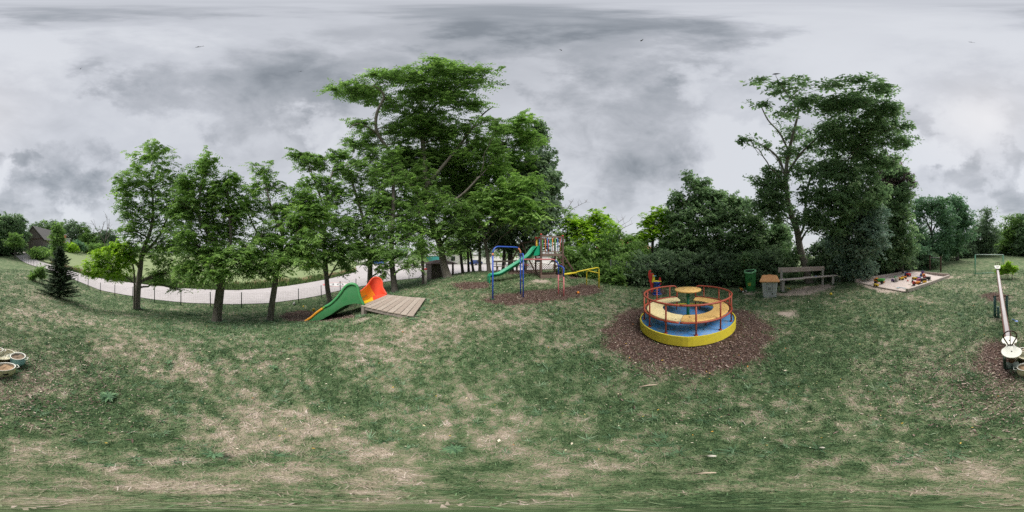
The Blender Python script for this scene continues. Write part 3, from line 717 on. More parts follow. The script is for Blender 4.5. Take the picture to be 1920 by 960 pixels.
tree('locust_sapling', 'low lime green locust branch reaching left over the wire fence beside the spruce',
  [[(251,None,7.3,.05),(252,520,7.3,.045),(246,490,7.2,.04),(228,474,7.1,.03),(206,470,7,.018)]],
  [(205,476,34,13,7.0),(186,497,30,15,7.0),(226,464,22,14,7.0),(173,512,18,8,6.9,.25),(215,508,20,18,6.8),(235,488,18,18,7.1)], 13000, .080, 'yellow', cr=.2, per=26, limb=.02, subs=4, drop=.35)
tree('locust_tree', 'thick leaning locust with a low bright green crown between two thinner locusts',
  [[(406,None,5.8,.185),(409,575,5.8,.165),(413,540,5.75,.155),(416,510,5.7,.15),(412,475,5.7,.11),(392,440,5.8,.08),(372,400,5.9,.055),(378,345,6.0,.03)],[(418,500,5.7,.10),(432,450,5.8,.07),(430,400,5.9,.05),(425,350,6,.03)],[(410,480,5.7,.08),(370,462,5.7,.055),(340,430,5.8,.035)]],
  [(384,312,20,28,6.1),(352,345,22,24,6.1),(388,365,38,26,6.1),(428,350,24,28,6.1),(345,392,32,30,6),(400,405,44,28,6.2),(445,400,26,28,6.1),(360,445,44,28,5.7),(425,440,34,22,6.2),(385,485,34,20,5.4),(432,488,48,22,5.1),(415,512,38,14,4.9),(372,512,24,20,5.3),(462,470,26,22,5.3),(345,500,22,24,5.6),(405,468,26,14,5.3)],
  42000, .085, 'locust', cr=.25, subs=4, limb=.055)
tree('locust_tree', 'leaning locust with an open light crown standing behind the green slide mulch',
  [[(506,None,5.75,.13),(510,570,5.7,.11),(516,530,5.7,.10),(521,490,5.7,.09),(530,440,5.9,.07),(510,395,6.1,.045),(497,340,6.3,.022)],[(522,480,5.7,.06),(555,440,6,.045),(575,395,6.2,.03)],[(520,470,5.7,.05),(485,440,5.9,.04),(465,400,6,.025)]],
  [(495,320,22,18,6.4,.3,.6),(480,352,24,18,6.4,.4,.6),(515,350,22,16,6.4,.4,.6),(470,385,26,24,6.2),(520,395,30,22,6.3,.5,.7),(565,372,34,24,6.2),(590,400,26,30,6.2),(555,415,38,28,6),(500,440,36,26,5.9),(550,460,42,26,5.6),(480,475,28,20,5.6),(530,488,44,16,5.3),(575,470,28,26,5.8),(500,508,30,12,5.2),(468,505,20,14,5.3)],
  32000, .085, 'locust', cr=.25, subs=4, limb=.05)
tree('locust_tree', 'dark trunked locust with two tufted tops rising behind the small green slide',
  [[(620,None,8.5,.15),(614,540,8.5,.13),(611,500,8.5,.115),(608,450,8.5,.10),(612,390,8.6,.08),(618,340,8.7,.05),(632,305,8.8,.03)],[(611,400,8.5,.06),(590,340,8.7,.045),(575,300,8.8,.03)],[(614,530,8.5,.05),(602,495,8.3,.035),(585,480,8,.025)],[(614,525,8.5,.05),(632,495,8.4,.035),(645,478,8.2,.02)]],
  [(562,290,28,10,8.8,.5),(578,308,22,12,8.8,.5),(600,300,14,18,8.8,.4),(635,292,20,12,8.8,.4),(640,318,18,16,8.8,.4),(600,345,32,16,8.7,.6),(630,365,26,20,8.7,.6),(590,390,30,18,8.6),(570,425,30,26,8.5),(625,415,36,26,8.4),(605,455,42,24,8.2),(585,490,28,16,8,.5),(640,470,26,24,8.2),(648,500,14,14,8.3,.4)],
  26000, .12, 'locust_dark', cr=.33, subs=4, limb=.06)
tree('locust_tree', 'slim locust with a bent bare upper limb directly behind the red slide arch',
  [[(692,None,10,.17),(694,500,10,.15),(691,465,10,.13),(686,430,10,.11),(672,380,10,.09),(660,340,10,.07),(650,305,10,.04)],[(690,445,10,.08),(705,400,10,.06),(712,350,10,.04)]],
  [(668,270,24,11,10,.7),(672,308,20,13,10,.6),(692,290,16,14,10,.5),(655,332,18,14,10,.5),(700,335,26,22,10),(680,372,30,18,10),(712,385,28,26,9.8),(665,420,28,22,9.6),(700,432,34,22,9.4),(672,465,34,22,9.2),(705,478,24,20,9.2),(720,505,14,12,9,.4)],
  24000, .125, 'locust_dark', cr=.36, subs=4, limb=.06)
tree('locust_tree', 'dark straight trunked tree right behind the red slide wall and wooden deck',
  [[(741,None,8.9,.19),(737,515,8.9,.155),(734,480,8.9,.14),(735,430,8.9,.13),(738,370,9,.10),(735,310,9.2,.06)]],
  [(735,300,26,26,9.4),(745,345,34,28,9.3),(715,390,28,26,9.2),(760,400,34,28,9.2),(730,430,34,20,8.8),(765,445,34,20,8.6),(752,478,40,14,8.4,.9),(775,498,22,9,8.4,.6),(718,470,20,16,8.6)],
  15000, .12, 'locust_dark', M_bark2, cr=.36, subs=4)
tree('locust_tree', 'thin dark tree behind the wooden post with the red cap',
  [[(794,None,10.2,.11),(793,500,10.2,.095),(790,450,10.2,.085),(786,390,10.4,.07),(782,330,10.6,.04)]],
  [(782,330,30,24,10.8),(800,370,34,26,10.8),(778,420,30,22,10.5),(815,430,26,24,10.6),(795,465,30,12,10,.8)],
  11000, .13, 'locust_dark', M_bark2, cr=.38)
# --- the giant
def lo(px, py, rx, ry, z, dep=None, w=1.0):
    d = zc(px, py, z); return (px, py, rx, ry, d, dep if dep else (rx+ry)*PXR*d*.5, w)
tree('giant_locust_tree', 'tallest tree, spreading locust with a flat layered top above the little shelter',
  [[(840,None,12,.34),(832,495,12,.27),(825,460,12,.25),(812,420,12,.235),(802,370,11.7,.21),(797,320,11.2,.19),(793,270,10.6,.16),(790,225,9.8,.13),(788,180,8.8,.09),(800,145,7.6,.05)],
   [(806,400,11.9,.15),(770,345,11,.13),(735,290,10,.11),(708,250,9,.09),(706,215,8.2,.08),(720,180,7.4,.06),(700,160,6.8,.035)],
   [(708,250,9,.06),(675,232,8.4,.045),(655,240,8,.03)],
   [(800,350,11.6,.14),(840,300,10.6,.11),(875,255,9.8,.08),(905,215,9,.05),(925,200,8.4,.03)],
   [(790,225,9.8,.09),(825,190,8.6,.07),(870,160,7.4,.05),(905,145,6.7,.03)],
   [(804,395,11.9,.12),(860,370,11,.09),(900,330,10.4,.06)],
   [(770,345,11,.08),(725,335,10.4,.06),(690,320,10,.04)]],
  [lo(655,168,40,16,13.6,.9),lo(690,175,36,18,14,1),lo(718,140,34,13,14.4,.9),lo(765,145,42,15,14.8,1),lo(812,125,42,14,15.2,1),lo(858,135,44,15,15,1),lo(905,132,32,8,14.4,.6,.7),lo(885,155,40,12,14,.8,.8),lo(735,195,40,14,13,1),lo(785,180,36,18,13.6,1),lo(835,180,46,20,13.4,1.1),lo(880,195,34,14,12.6,.9),
   lo(672,232,24,9,10.8,.7),lo(700,250,30,9,10.6,.7),lo(690,272,28,9,10,.6),lo(735,240,30,13,11,.8),lo(775,245,34,20,11.4,1),lo(820,240,40,20,11.4,1.1),lo(870,240,36,14,11,1),lo(915,225,26,9,10.6,.8),lo(932,242,16,8,10,.6),
   lo(810,160,60,26,14.2,1.2,.7),lo(800,225,60,26,12,1.3,.8),lo(850,300,60,34,9.6,1.5,.9),lo(780,310,56,34,9,1.5,.9),lo(830,370,66,36,8.6,1.6,.8),lo(770,215,40,12,12.2,.9,.6),lo(830,262,44,14,11,1,.8),lo(752,265,30,12,10.4,.9,.7),lo(905,262,30,12,10.2,.9,.8),lo(850,315,50,16,9,1.3),lo(745,305,34,14,9.2,1),lo(760,290,44,20,9.8,1.2),lo(820,290,50,22,9.8,1.4),lo(880,285,42,20,9.4,1.3),lo(930,290,28,16,9,1.1),lo(720,318,36,18,8.8,1.2),lo(780,335,46,22,8.4,1.5),lo(840,345,46,22,8.2,1.6),lo(895,335,42,22,8.2,1.5),
   (750,380,42,24,11,1.3),(810,392,40,22,10.6,1.4),(865,392,42,24,10.6,1.5),(770,425,34,18,11,1.2),(840,432,36,18,10.8,1.2),(850,462,28,12,11.2,.8),(885,425,26,22,11,1.2)],
  145000, .132, 'locust_dark', cr=.44, per=38, subs=4, twigs=5, limb=.085, flat=.25)
tree('locust_tree', 'bright green locust arching over the blue climbing frame beside the giant tree',
  [[(917,None,13,.17),(914,480,13,.145),(907,440,13,.13),(898,400,12.8,.115),(905,350,12.4,.09),(925,300,12,.06)],[(905,430,13,.08),(940,390,12,.06),(965,350,11.5,.04)]],
  [lo(985,225,26,12,12.6,1),lo(950,245,34,14,12,1.1),lo(990,262,28,16,11.6,1.1),lo(930,275,34,14,11,1.1),lo(968,300,38,20,10.4,1.3),(925,320,38,20,11.5,1.3),(980,345,38,20,10,1.3),(940,365,42,20,10.5,1.4),(985,385,34,18,9.8,1.2),(935,405,38,16,10.6,1.2),(990,410,30,14,9.8,1),(905,375,30,22,11.4,1.2)],
  36000, .15, 'locust', cr=.42, per=36, subs=4, flat=.25)
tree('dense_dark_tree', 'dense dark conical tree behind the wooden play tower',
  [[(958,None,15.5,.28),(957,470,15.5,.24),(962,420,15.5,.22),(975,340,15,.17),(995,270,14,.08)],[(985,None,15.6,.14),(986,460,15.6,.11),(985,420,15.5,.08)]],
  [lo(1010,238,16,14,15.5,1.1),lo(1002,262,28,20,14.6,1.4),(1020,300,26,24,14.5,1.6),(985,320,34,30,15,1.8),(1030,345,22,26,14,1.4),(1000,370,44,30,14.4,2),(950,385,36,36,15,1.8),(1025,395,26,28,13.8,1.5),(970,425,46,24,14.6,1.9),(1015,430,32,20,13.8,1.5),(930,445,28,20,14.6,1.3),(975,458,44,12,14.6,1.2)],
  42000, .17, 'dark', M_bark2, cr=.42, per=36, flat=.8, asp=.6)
for i, (px, lean, r, lab, d) in enumerate([(868,-8,.14,'leftmost dark trunk in the clump right of the shelter',14.5),(879,-3,.12,'slender dark trunk second in the clump right of the shelter',15),(888,-10,.12,'dark leaning trunk in the middle of the clump right of the shelter',14.8),(900,-1,.15,'straight greyish trunk at the right side of the clump',14.2),(943,4,.16,'dark trunk behind the left post of the blue frame',15)]):
    tree('locust_tree', lab, [[(px,None,d,r),(px+lean*.5,480,d,r*.85),(px+lean,440,d,r*.75),(px+lean*1.4,390,d,r*.5)]],
      [(px+lean-4,425,26,20,d+.4,1.2),(px+lean*1.2+8,392,28,22,d+.3,1.3),(px+lean-2,458,20,11,d,.8),(px+lean*1.5,350,26,22,d,1.2)], 7000, .15, 'locust_dark' if i % 2 else 'dark', M_bark2 if i != 3 else M_bark, cr=.42, subs=3)
# --- right of the tower
tree('maple_tree', 'sunny yellow green tree behind the yellow bars right of the tower', [[(1100,None,12.5,.13),(1102,480,12.5,.11),(1100,440,12.5,.08),(1105,405,12.5,.04)],[(1100,470,12.5,.06),(1130,430,12.4,.04)]],
  [(1122,408,22,15,12.4),(1098,425,24,16,12.4),(1080,418,20,14,12.6),(1140,428,22,16,12.4),(1112,448,34,18,12.2)], 17000, .13, 'yellow', cr=.34, per=30)
tree('maple_tree', 'soft green tree with bare twigs at its top just right of the tower', [[(1060,None,13,.12),(1062,470,13,.10),(1064,430,13,.07),(1068,400,13,.03)]],
  [(1068,412,18,16,13),(1058,440,24,22,13),(1082,446,26,22,12.8),(1066,475,26,16,12.8)], 9000, .13, 'locust', cr=.34)
shrub('broad mid green bush mass behind the yellow bars', [(1100,480,44,26,11),(1145,480,34,28,10.6),(1072,495,24,20,11.3),(1125,505,44,18,9.8),(1150,450,20,18,10.8),(1080,512,30,9,10.6)], 20000, .11, 'locust_dark', 4, cr=.28)
tree('yellow_green_tree', 'yellow green tree with dark forked trunks in front of the cream house', [[(1222,None,12,.15),(1223,490,12,.13),(1224,450,12,.10),(1228,420,12,.05)],[(1236,None,12.2,.13),(1235,490,12.2,.12),(1238,450,12.2,.08),(1250,420,12,.04)]],
  [(1240,400,22,14,12),(1218,414,20,14,12),(1255,418,18,16,12),(1232,432,30,14,11.8),(1210,444,18,10,11.8,.5),(1256,448,20,12,12)], 15000, .125, 'yellow', M_bark2, cr=.3, per=28)
tree('walnut_tree', 'dark walnut with two pointed crowns left of the green bin', [[(1270,None,11,.16),(1272,480,11,.14),(1276,430,11,.11),(1285,380,11,.06)],[(1330,None,11.2,.11),(1328,480,11.2,.10),(1322,420,11.2,.07)]],
  [(1291,334,9,11,11,.5),(1300,350,15,14,11,.6),(1320,345,12,11,11,.6),(1322,362,16,14,11,.7),(1268,362,9,6,11,.4),(1275,378,20,14,11),(1305,382,28,20,11),(1268,405,18,18,11),(1300,418,38,26,10.8),(1340,405,26,26,10.8),(1285,450,34,24,10.6),(1325,455,36,26,10.6),(1345,375,16,16,11,.6)],
  24000, .13, 'walnut', M_bark2, cr=.3, flat=.5)
tree('walnut_tree', 'rounded dark green tree right above the green bin', [[(1395,None,10.8,.13),(1393,480,10.8,.11),(1388,430,10.8,.08),(1385,400,10.8,.05)]],
  [(1352,368,12,12,11,.6),(1372,378,18,14,11),(1398,385,22,14,11),(1365,405,30,22,10.8),(1405,410,26,22,10.6),(1425,425,14,16,10.4),(1375,442,36,24,10.4),(1415,450,26,22,10.2)],
  19000, .125, 'walnut', M_bark2, cr=.3, flat=.5)
# --- hedge mass along the eastern boundary, shrub by shrub
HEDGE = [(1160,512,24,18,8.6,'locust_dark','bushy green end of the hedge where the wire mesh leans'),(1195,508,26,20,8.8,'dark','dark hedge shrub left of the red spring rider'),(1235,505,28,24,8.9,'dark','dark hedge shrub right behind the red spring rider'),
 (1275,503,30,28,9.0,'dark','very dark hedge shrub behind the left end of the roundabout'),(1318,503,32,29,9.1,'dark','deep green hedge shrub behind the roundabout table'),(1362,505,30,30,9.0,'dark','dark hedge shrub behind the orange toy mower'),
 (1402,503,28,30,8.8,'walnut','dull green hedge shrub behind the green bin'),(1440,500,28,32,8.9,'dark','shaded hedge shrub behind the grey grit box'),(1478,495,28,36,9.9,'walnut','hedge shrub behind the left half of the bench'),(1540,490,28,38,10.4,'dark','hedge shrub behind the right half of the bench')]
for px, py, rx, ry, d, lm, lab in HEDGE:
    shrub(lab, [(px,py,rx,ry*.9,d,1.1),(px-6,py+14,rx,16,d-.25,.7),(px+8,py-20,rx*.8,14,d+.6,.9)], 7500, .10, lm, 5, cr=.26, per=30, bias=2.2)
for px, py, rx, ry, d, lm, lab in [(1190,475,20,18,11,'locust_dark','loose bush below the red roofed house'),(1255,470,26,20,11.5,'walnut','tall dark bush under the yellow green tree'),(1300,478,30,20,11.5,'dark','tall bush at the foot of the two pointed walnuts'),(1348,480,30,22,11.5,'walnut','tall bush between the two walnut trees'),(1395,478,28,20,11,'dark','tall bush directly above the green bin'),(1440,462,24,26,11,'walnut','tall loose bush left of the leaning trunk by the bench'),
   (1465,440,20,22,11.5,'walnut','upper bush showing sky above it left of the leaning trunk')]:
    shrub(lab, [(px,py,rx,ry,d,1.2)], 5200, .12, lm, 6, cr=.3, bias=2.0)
# --- the big walnut behind the bench
def lw(px, py, rx, ry, z, dep=None, w=1.0): return lo(px, py, rx, ry, z, dep, w)
tree('big_walnut_tree', 'big open walnut with a leaning grey trunk rising behind the wooden bench',
  [[(1517,None,9.6,.26),(1509,495,9.6,.22),(1500,465,9.6,.20),(1494,430,9.5,.185),(1483,400,9.4,.165),(1475,360,9.2,.12),(1474,320,9,.11),(1480,280,8.6,.09),(1490,240,8.1,.07),(1497,205,7.5,.05),(1490,175,7,.03)],
   [(1481,290,8.7,.06),(1462,250,8.1,.05),(1440,225,7.7,.04),(1425,195,7.2,.025)],[(1475,340,9.1,.06),(1462,300,8.8,.045),(1440,278,8.6,.035),(1415,265,8.5,.02)],
   [(1474,330,9.1,.08),(1500,290,8.4,.06),(1535,255,7.8,.045),(1560,220,7.2,.03)],[(1500,440,9.5,.08),(1508,420,9.4,.075),(1512,370,9.2,.07),(1522,330,8.9,.06),(1550,310,8.6,.05),(1590,300,8.3,.035)],
   [(1497,205,7.5,.03),(1475,175,zc(1475,175,9.2),.018),(1457,147,zc(1457,147,9.85),.008),(1455,140,zc(1455,140,10.0),.004)],[(1535,255,7.8,.04),(1590,215,7.2,.03),(1640,190,6.7,.02)],[(1500,455,9.6,.07),(1515,430,9.3,.05),(1545,410,9,.035)]],
  [lw(1438,152,22,7,9.6,.5,0.50),lw(1462,165,30,10,9.8,.7,0.50),lw(1428,192,18,9,8.6,.5,0.50),lw(1496,155,26,8,10,.6,0.50),lw(1500,190,32,16,9.6,.8,0.50),lw(1470,215,26,14,8.8,.7,0.43),
   lw(1555,160,30,8,10.4,.6,.8),lw(1605,150,36,7,10.6,.6,.8),lw(1650,165,34,9,10.2,.7,.8),lw(1560,195,38,16,9.8,.9),lw(1615,190,40,18,9.8,1),lw(1668,205,32,13,9.4,.8),lw(1700,236,16,7,8.6,.4,.7),lw(1640,235,42,22,9,1.1),lw(1680,262,26,16,8.2,.9),
   lw(1560,245,38,20,8.8,1),lw(1600,275,44,22,8.2,1.2),lw(1650,300,40,18,7.4,1.1),lw(1520,275,28,18,8.2,.8,0.43),lw(1408,262,18,9,7.2,.5,0.56),lw(1432,272,16,8,7,.5,0.50),
   (1448,320,16,12,9,.6,.8),(1432,342,20,14,9,.7,.9),(1445,368,28,18,9,.9),(1432,390,22,14,9,.8),(1505,320,24,16,9,.8,.7),(1550,320,34,20,8.6,1.1),(1600,325,40,22,8.4,1.2),(1540,365,38,24,8.4,1.1),(1590,375,42,26,8,1.3),(1630,360,30,26,8.2,1.1),(1520,410,32,20,8.6,.9),(1560,420,34,22,8.2,1),(1455,408,20,10,9,.6,.8),lw(1580,225,60,34,9,1.2,.22),lw(1640,245,46,34,8.8,1.2,.22),lw(1570,285,56,34,8.2,1.2,.22),(1600,345,56,34,8.3,1.4,.22),(1560,390,50,34,8.4,1.3,.22),(1462,345,22,20,9.1,.8,.9),(1458,385,26,14,9.1,.8,.9),(1490,255,26,16,8.7,.8,.6),(1478,290,22,14,8.9,.7,.6)],
  70000, .112, 'walnut', M_bark, cr=.29, per=32, subs=4, twigs=5, flat=.45, limb=.05)
tree('grey_green_tree', 'greyish green drooping tree between the bench and the sandbox', [[(1612,None,10.5,.14),(1610,480,10.5,.12),(1606,430,10.2,.09),(1604,390,10,.05)]],
  [(1600,398,36,22,9.2,1.1),(1635,405,28,22,9.2,1),(1610,432,42,20,9,1.1),(1645,440,22,18,9,.9),(1575,450,30,18,9.2,.9),(1620,465,36,16,9.4,.9)], 19000, .115, 'grey', M_bark2, cr=.28, flat=.5, drop=.4)
shrub('pale grey green bush at the left corner of the sandbox', [(1600,488,30,20,9.9,.8),(1578,500,22,16,9.8,.6),(1620,502,26,16,10.2,.6),(1600,512,34,9,9.9,.5)], 11500, .10, 'grey', 4, cr=.24)
shrub('dark bush filling the gap right of the bench', [(1560,480,30,34,11.6,1.2),(1590,470,30,24,12,1.2)], 9000, .12, 'dark', 4, cr=.3)
tree('plum_tree', 'dark plum tree showing purplish leaves behind the big walnut', [[(1682,None,14.5,.16),(1682,460,14.5,.14),(1684,400,14.5,.10),(1686,350,14.5,.06)]],
  [(1668,312,22,20,14.5,1.2,.8),(1690,345,18,24,14.5,1.2),(1660,345,26,22,14.5,1.3)], 9000, .17, 'purple', M_bark2, cr=.4)
tree('dense_dark_tree', 'tall full green tree behind the far corner of the sandbox', [[(1690,None,14,.2),(1690,450,14,.16),(1690,380,14,.08)]],
  [(1678,325,26,16,14,1.2),(1692,362,20,20,14,1.2),(1670,385,32,26,14,1.5),(1692,405,20,24,13.8,1.2),(1665,430,34,24,13.6,1.5),(1695,445,24,24,13.6,1.2),(1680,475,34,20,13.4,1.3),(1655,490,30,16,13,1),(1640,450,26,30,13.4,1.2)], 30000, .16, 'walnut', M_bark2, cr=.38, flat=.7)
for px, py, rx, ry, d, lm, lab in [(1650,492,24,18,14,'dark','dark undergrowth bush behind the sandbox edge'),(1690,490,26,16,15.5,'dark','dark undergrowth bush behind the far sandbox corner'),(1722,480,24,20,18,'blue','cool green bush left of the brown horizontal bar'),(1752,478,24,16,23,'blue','cool green bush behind the brown horizontal bar'),(1780,470,20,12,32,'dark','dark bush at the edge of the field right of the bar')]:
    shrub(lab, [(px,py,rx,ry,d,1.5)], 5200, .15, lm, 5, cr=.36, bias=2.2)
tree('ash_tree', 'cool green tree with an open forked crown right of the big walnut', [[(1748,None,24,.26),(1748,455,24,.22),(1746,435,24,.18),(1735,410,24,.10)],[(1746,440,24,.14),(1760,410,24,.10)],[(1746,440,24,.12),(1747,400,24,.08)]],
  [(1735,382,24,14,24,2.2),(1765,385,20,14,24,2.2),(1720,402,14,14,24,1.6,.8),(1755,402,22,10,24,1.8,.7),(1775,412,16,18,24,1.8),(1722,432,14,16,24,1.5,.8),(1768,440,20,16,23.5,1.8),(1762,460,22,10,23,1.6),(1728,460,18,12,23.5,1.5)], 15000, .24, 'blue', M_bark2, cr=.62, subs=4)
tree('dense_dark_tree', 'rounded dense tree left of the slim dark treetop by the field', [[(1795,None,30,.28),(1795,440,30,.22),(1792,400,30,.1)]],
  [(1788,378,14,12,30,2),(1800,388,18,14,30,2.4),(1790,410,24,20,30,3),(1812,410,14,20,30,2.4),(1795,440,28,18,29.5,3),(1785,462,26,12,29,2.6)], 14000, .27, 'blue', M_bark2, cr=.72, flat=.7)
tree('dense_dark_tree', 'slim taller dark treetop in the notch above the near goal', [[(1850,None,42,.25),(1850,430,42,.2),(1850,400,42,.1)]],
  [(1850,400,10,8,42,2),(1845,418,16,12,42,3),(1835,438,20,16,42,3.4),(1858,440,16,18,42,3.2),(1820,450,20,16,41,3),(1845,462,28,12,42,3)], 11000, .34, 'dark', M_bark2, cr=.95, flat=.7)
tree('dense_dark_tree', 'low dark tree behind the far goal', [[(1872,None,62,.25),(1872,450,62,.2),(1872,430,62,.1)]],
  [(1872,440,20,14,62,4),(1880,456,22,14,61,4),(1858,460,20,10,60,3.5)], 6000, .45, 'dark', M_bark2, cr=1.2, flat=.7)
tree('dense_dark_tree', 'broad dark green tree at the right of the far goal', [[(1905,None,48,.3),(1905,440,48,.25),(1905,420,48,.1)]],
  [(1905,415,20,12,48,3.5),(1912,430,22,18,48,4),(1893,438,18,18,48,3.6),(1905,455,26,16,47,4),(1885,460,14,10,48,3)], 12000, .38, 'locust_dark', M_bark2, cr=1.1, flat=.7)
for px, py, rx, ry, d, lm, lab in [(1725,455,20,26,27,'blue','leafy bush between the big walnut and the open forked tree'),(1770,462,22,16,33,'dark','dark thicket behind the open forked tree'),(1800,466,24,12,38,'dark','dark thicket left of the far goal'),(1832,462,22,14,46,'dark','dark thicket in the notch left of the far goal'),(1860,458,20,16,64,'dark','dark thicket right behind the far goal'),(1888,466,20,10,52,'dark','dark undergrowth right of the far goal'),(1912,464,18,12,46,'dark','dark undergrowth at the right edge of the field'),(1910,442,18,14,52,'locust_dark','tall bush at the right edge of the field'),(1735,486,22,10,19,'dark','low dark undergrowth behind the horizontal bar')]:
    shrub(lab, [(px,py,rx,ry,d,d*.09),(px+5,py+6,rx,ry*.7,d-.5,d*.08)], 5200, d*.0088, lm, 4, cr=d*.022, bias=2.2, flat=.7, rad=.05)
for px, py, rx, ry, d, lm, lab in [(672,470,14,16,50,'locust','roadside tree at the left end of the long hall'),(716,466,14,18,54,'locust_dark','roadside tree standing before the long hall'),(752,472,14,14,56,'blue','pale roadside tree at the right end of the long hall'),(790,468,14,18,40,'locust_dark','yard tree left of the teal shed'),(838,462,16,18,48,'locust','yard tree above the shelter roof'),(872,472,10,14,50,'locust_dark','yard tree between the first trunks of the clump'),(912,466,16,18,50,'dark','yard tree behind the left post of the blue frame'),(948,468,18,18,46,'locust_dark','yard tree behind the long green slide'),(985,470,14,16,36,'dark','yard tree left of the play tower')]:
    tree('yard_tree', 'far '+lab, [[(px,None,d,.14),(px,483,d,.11),(px,472,d,.07)]], [(px,py,rx,ry,d,2.4),(px+4,py+6,rx*.8,ry*.7,d-1,2)], 2600, .30, lm, M_bark2, cr=.9, flat=.7, subs=2, twigs=1, limb=.06)
tree('yellow_green_tree', 'loose fresh green tree screening the red roofed house', [[(1190,None,13,.08),(1190,490,13,.07),(1192,465,13,.04)]], [(1184,446,18,12,13,.8),(1204,450,16,14,13,.8),(1176,462,14,14,13,.8),(1210,470,14,12,13,.8)], 6500, .12, 'locust', M_bark2, cr=.28)
# --- left background
tree('dense_dark_tree', 'large dark tree left of the barn, at the edge of the road', [[(22,None,46,.3),(22,440,46,.25),(22,420,46,.1)]],
  [(10,412,20,10,46,3.4),(32,412,15,10,46,3),(22,428,26,16,46,4),(3,438,22,18,46,4),(36,438,16,16,45,3),(18,455,30,14,45,4),(8,466,24,10,45,4),(34,464,14,10,45,3)], 20000, .42, 'walnut', M_bark2, cr=1.0, flat=.7)
tree('locust_tree', 'bright green small tree in front of the barn gable', [[(28,None,38,.12),(28,455,38,.1),(30,440,38,.06)]], [(30,444,10,8,38,1.6),(22,452,12,8,38,1.8),(34,456,8,7,38,1.4)], 4000, .26, 'locust_dark', M_bark2, cr=.8)
BG = [(72,424,10,8,92,'dark'),(86,422,12,8,92,'locust_dark'),(101,420,12,9,90,'dark'),(118,424,10,8,86,'locust_dark'),(132,420,12,12,82,'dark'),(140,432,12,14,80,'dark'),(152,430,11,14,78,'dark'),(162,440,10,12,76,'locust_dark'),(176,446,11,10,76,'locust_dark'),(192,442,12,10,78,'dark'),(207,440,12,10,80,'dark'),(60,428,8,6,92,'dark')]
WHERE = ['round treetop behind the barn ridge','second treetop behind the barn roof','broad treetop above the barn roof end','treetop between the barn and the high dark crown','highest dark crown right of the barn','dark crown just right of the highest one','dark drooping crown before the treeline falls','olive tree on the slope left of the dead tree','pale crown under the dead tree','dark tree right of the dead tree','last dark tree of the far line beside the locust','small treetop nearest the big tree at the barn']
for (px, py, rx, ry, d, lm), wh in zip(BG, WHERE):
    tree('distant_tree', 'far off '+wh, [[(px,None,d,.3),(px,450,d,.25),(px,430,d,.12)]], [(px,py,rx,ry,d,5),(px,py+16,rx*1.25,14,d,5),(px+3,455,rx*1.2,10,d-1,5)], 3600, .55, lm, M_bark2, cr=1.5, flat=.8, group=None, subs=2, twigs=1, limb=.12)
shrub('column shaped dark green tree standing above the spruce', [(108,428,8,9,30,1.2),(106,442,12,13,30,1.4),(110,460,12,12,30,1.4),(106,474,10,9,30,1.2)], 7000, .24, 'locust_dark', 3, cat='tree', name='column_tree', cr=.55, flat=.7, rad=.06)
for px, py, rx, ry, d, lm, lab in [(70,472,16,6,40,'locust','low bright bush beneath the barn wall'),(92,470,14,8,44,'dark','dark bush at the right end of the barn'),(130,464,12,8,52,'yellow','yellowish bush right of the column tree'),(146,460,12,8,58,'blue','bluish green bush on the far field edge'),(163,464,12,6,62,'locust_dark','low hedge bush on the far field edge'),(182,462,14,6,66,'locust','fresh green hedge bush below the dead tree'),(204,464,16,7,68,'locust_dark','hedge bush left of the locust crown')]:
    shrub('far '+lab, [(px,py,rx,ry,d,3),(px+3,py+4,rx,4,d-1,2)], 2600, .4, lm, 3, cr=.95, flat=.8, rad=.05)
for px, py, rx, ry, d, lab in [(262,466,26,7,80,'hill hedge behind the first locust'),(310,468,26,7,84,'hill hedge between the first two locusts'),(360,470,26,7,88,'hill hedge behind the thick locust'),(412,472,26,6,90,'hill hedge right of the thick locust'),(462,474,26,6,95,'hill hedge in the gap left of the third locust'),(512,476,26,6,98,'hill hedge behind the third locust'),(562,477,26,6,98,'hill hedge left of the tufted locust'),(612,478,26,6,98,'hill hedge behind the tufted locust'),(665,480,26,6,90,'village hedge at the head of the yard')]:
    shrub('distant '+lab, [(px,py,rx,ry,d,4)], 1500, .6, 'locust_dark', 2, cr=1.3, flat=.8, rad=.06)
shrub('leggy grass like bush left of the dark spruce', [(72,516,12,8,10.2,.4),(78,508,8,8,10.2,.3),(62,520,7,5,10.4,.3)], 2200, .14, 'locust_dark', 8, cr=.16, asp=.12, drop=-.3, rad=.006)
shrub('small light green bush behind the far seesaw seat', [(1886,502,10,6,11.2,.3),(1880,508,12,5,11.2,.35),(1898,504,9,6,11.3,.3),(1890,495,5,5,11.2,.2)], 3600, .085, 'yellow', 6, cr=.14, per=22, rad=.008)
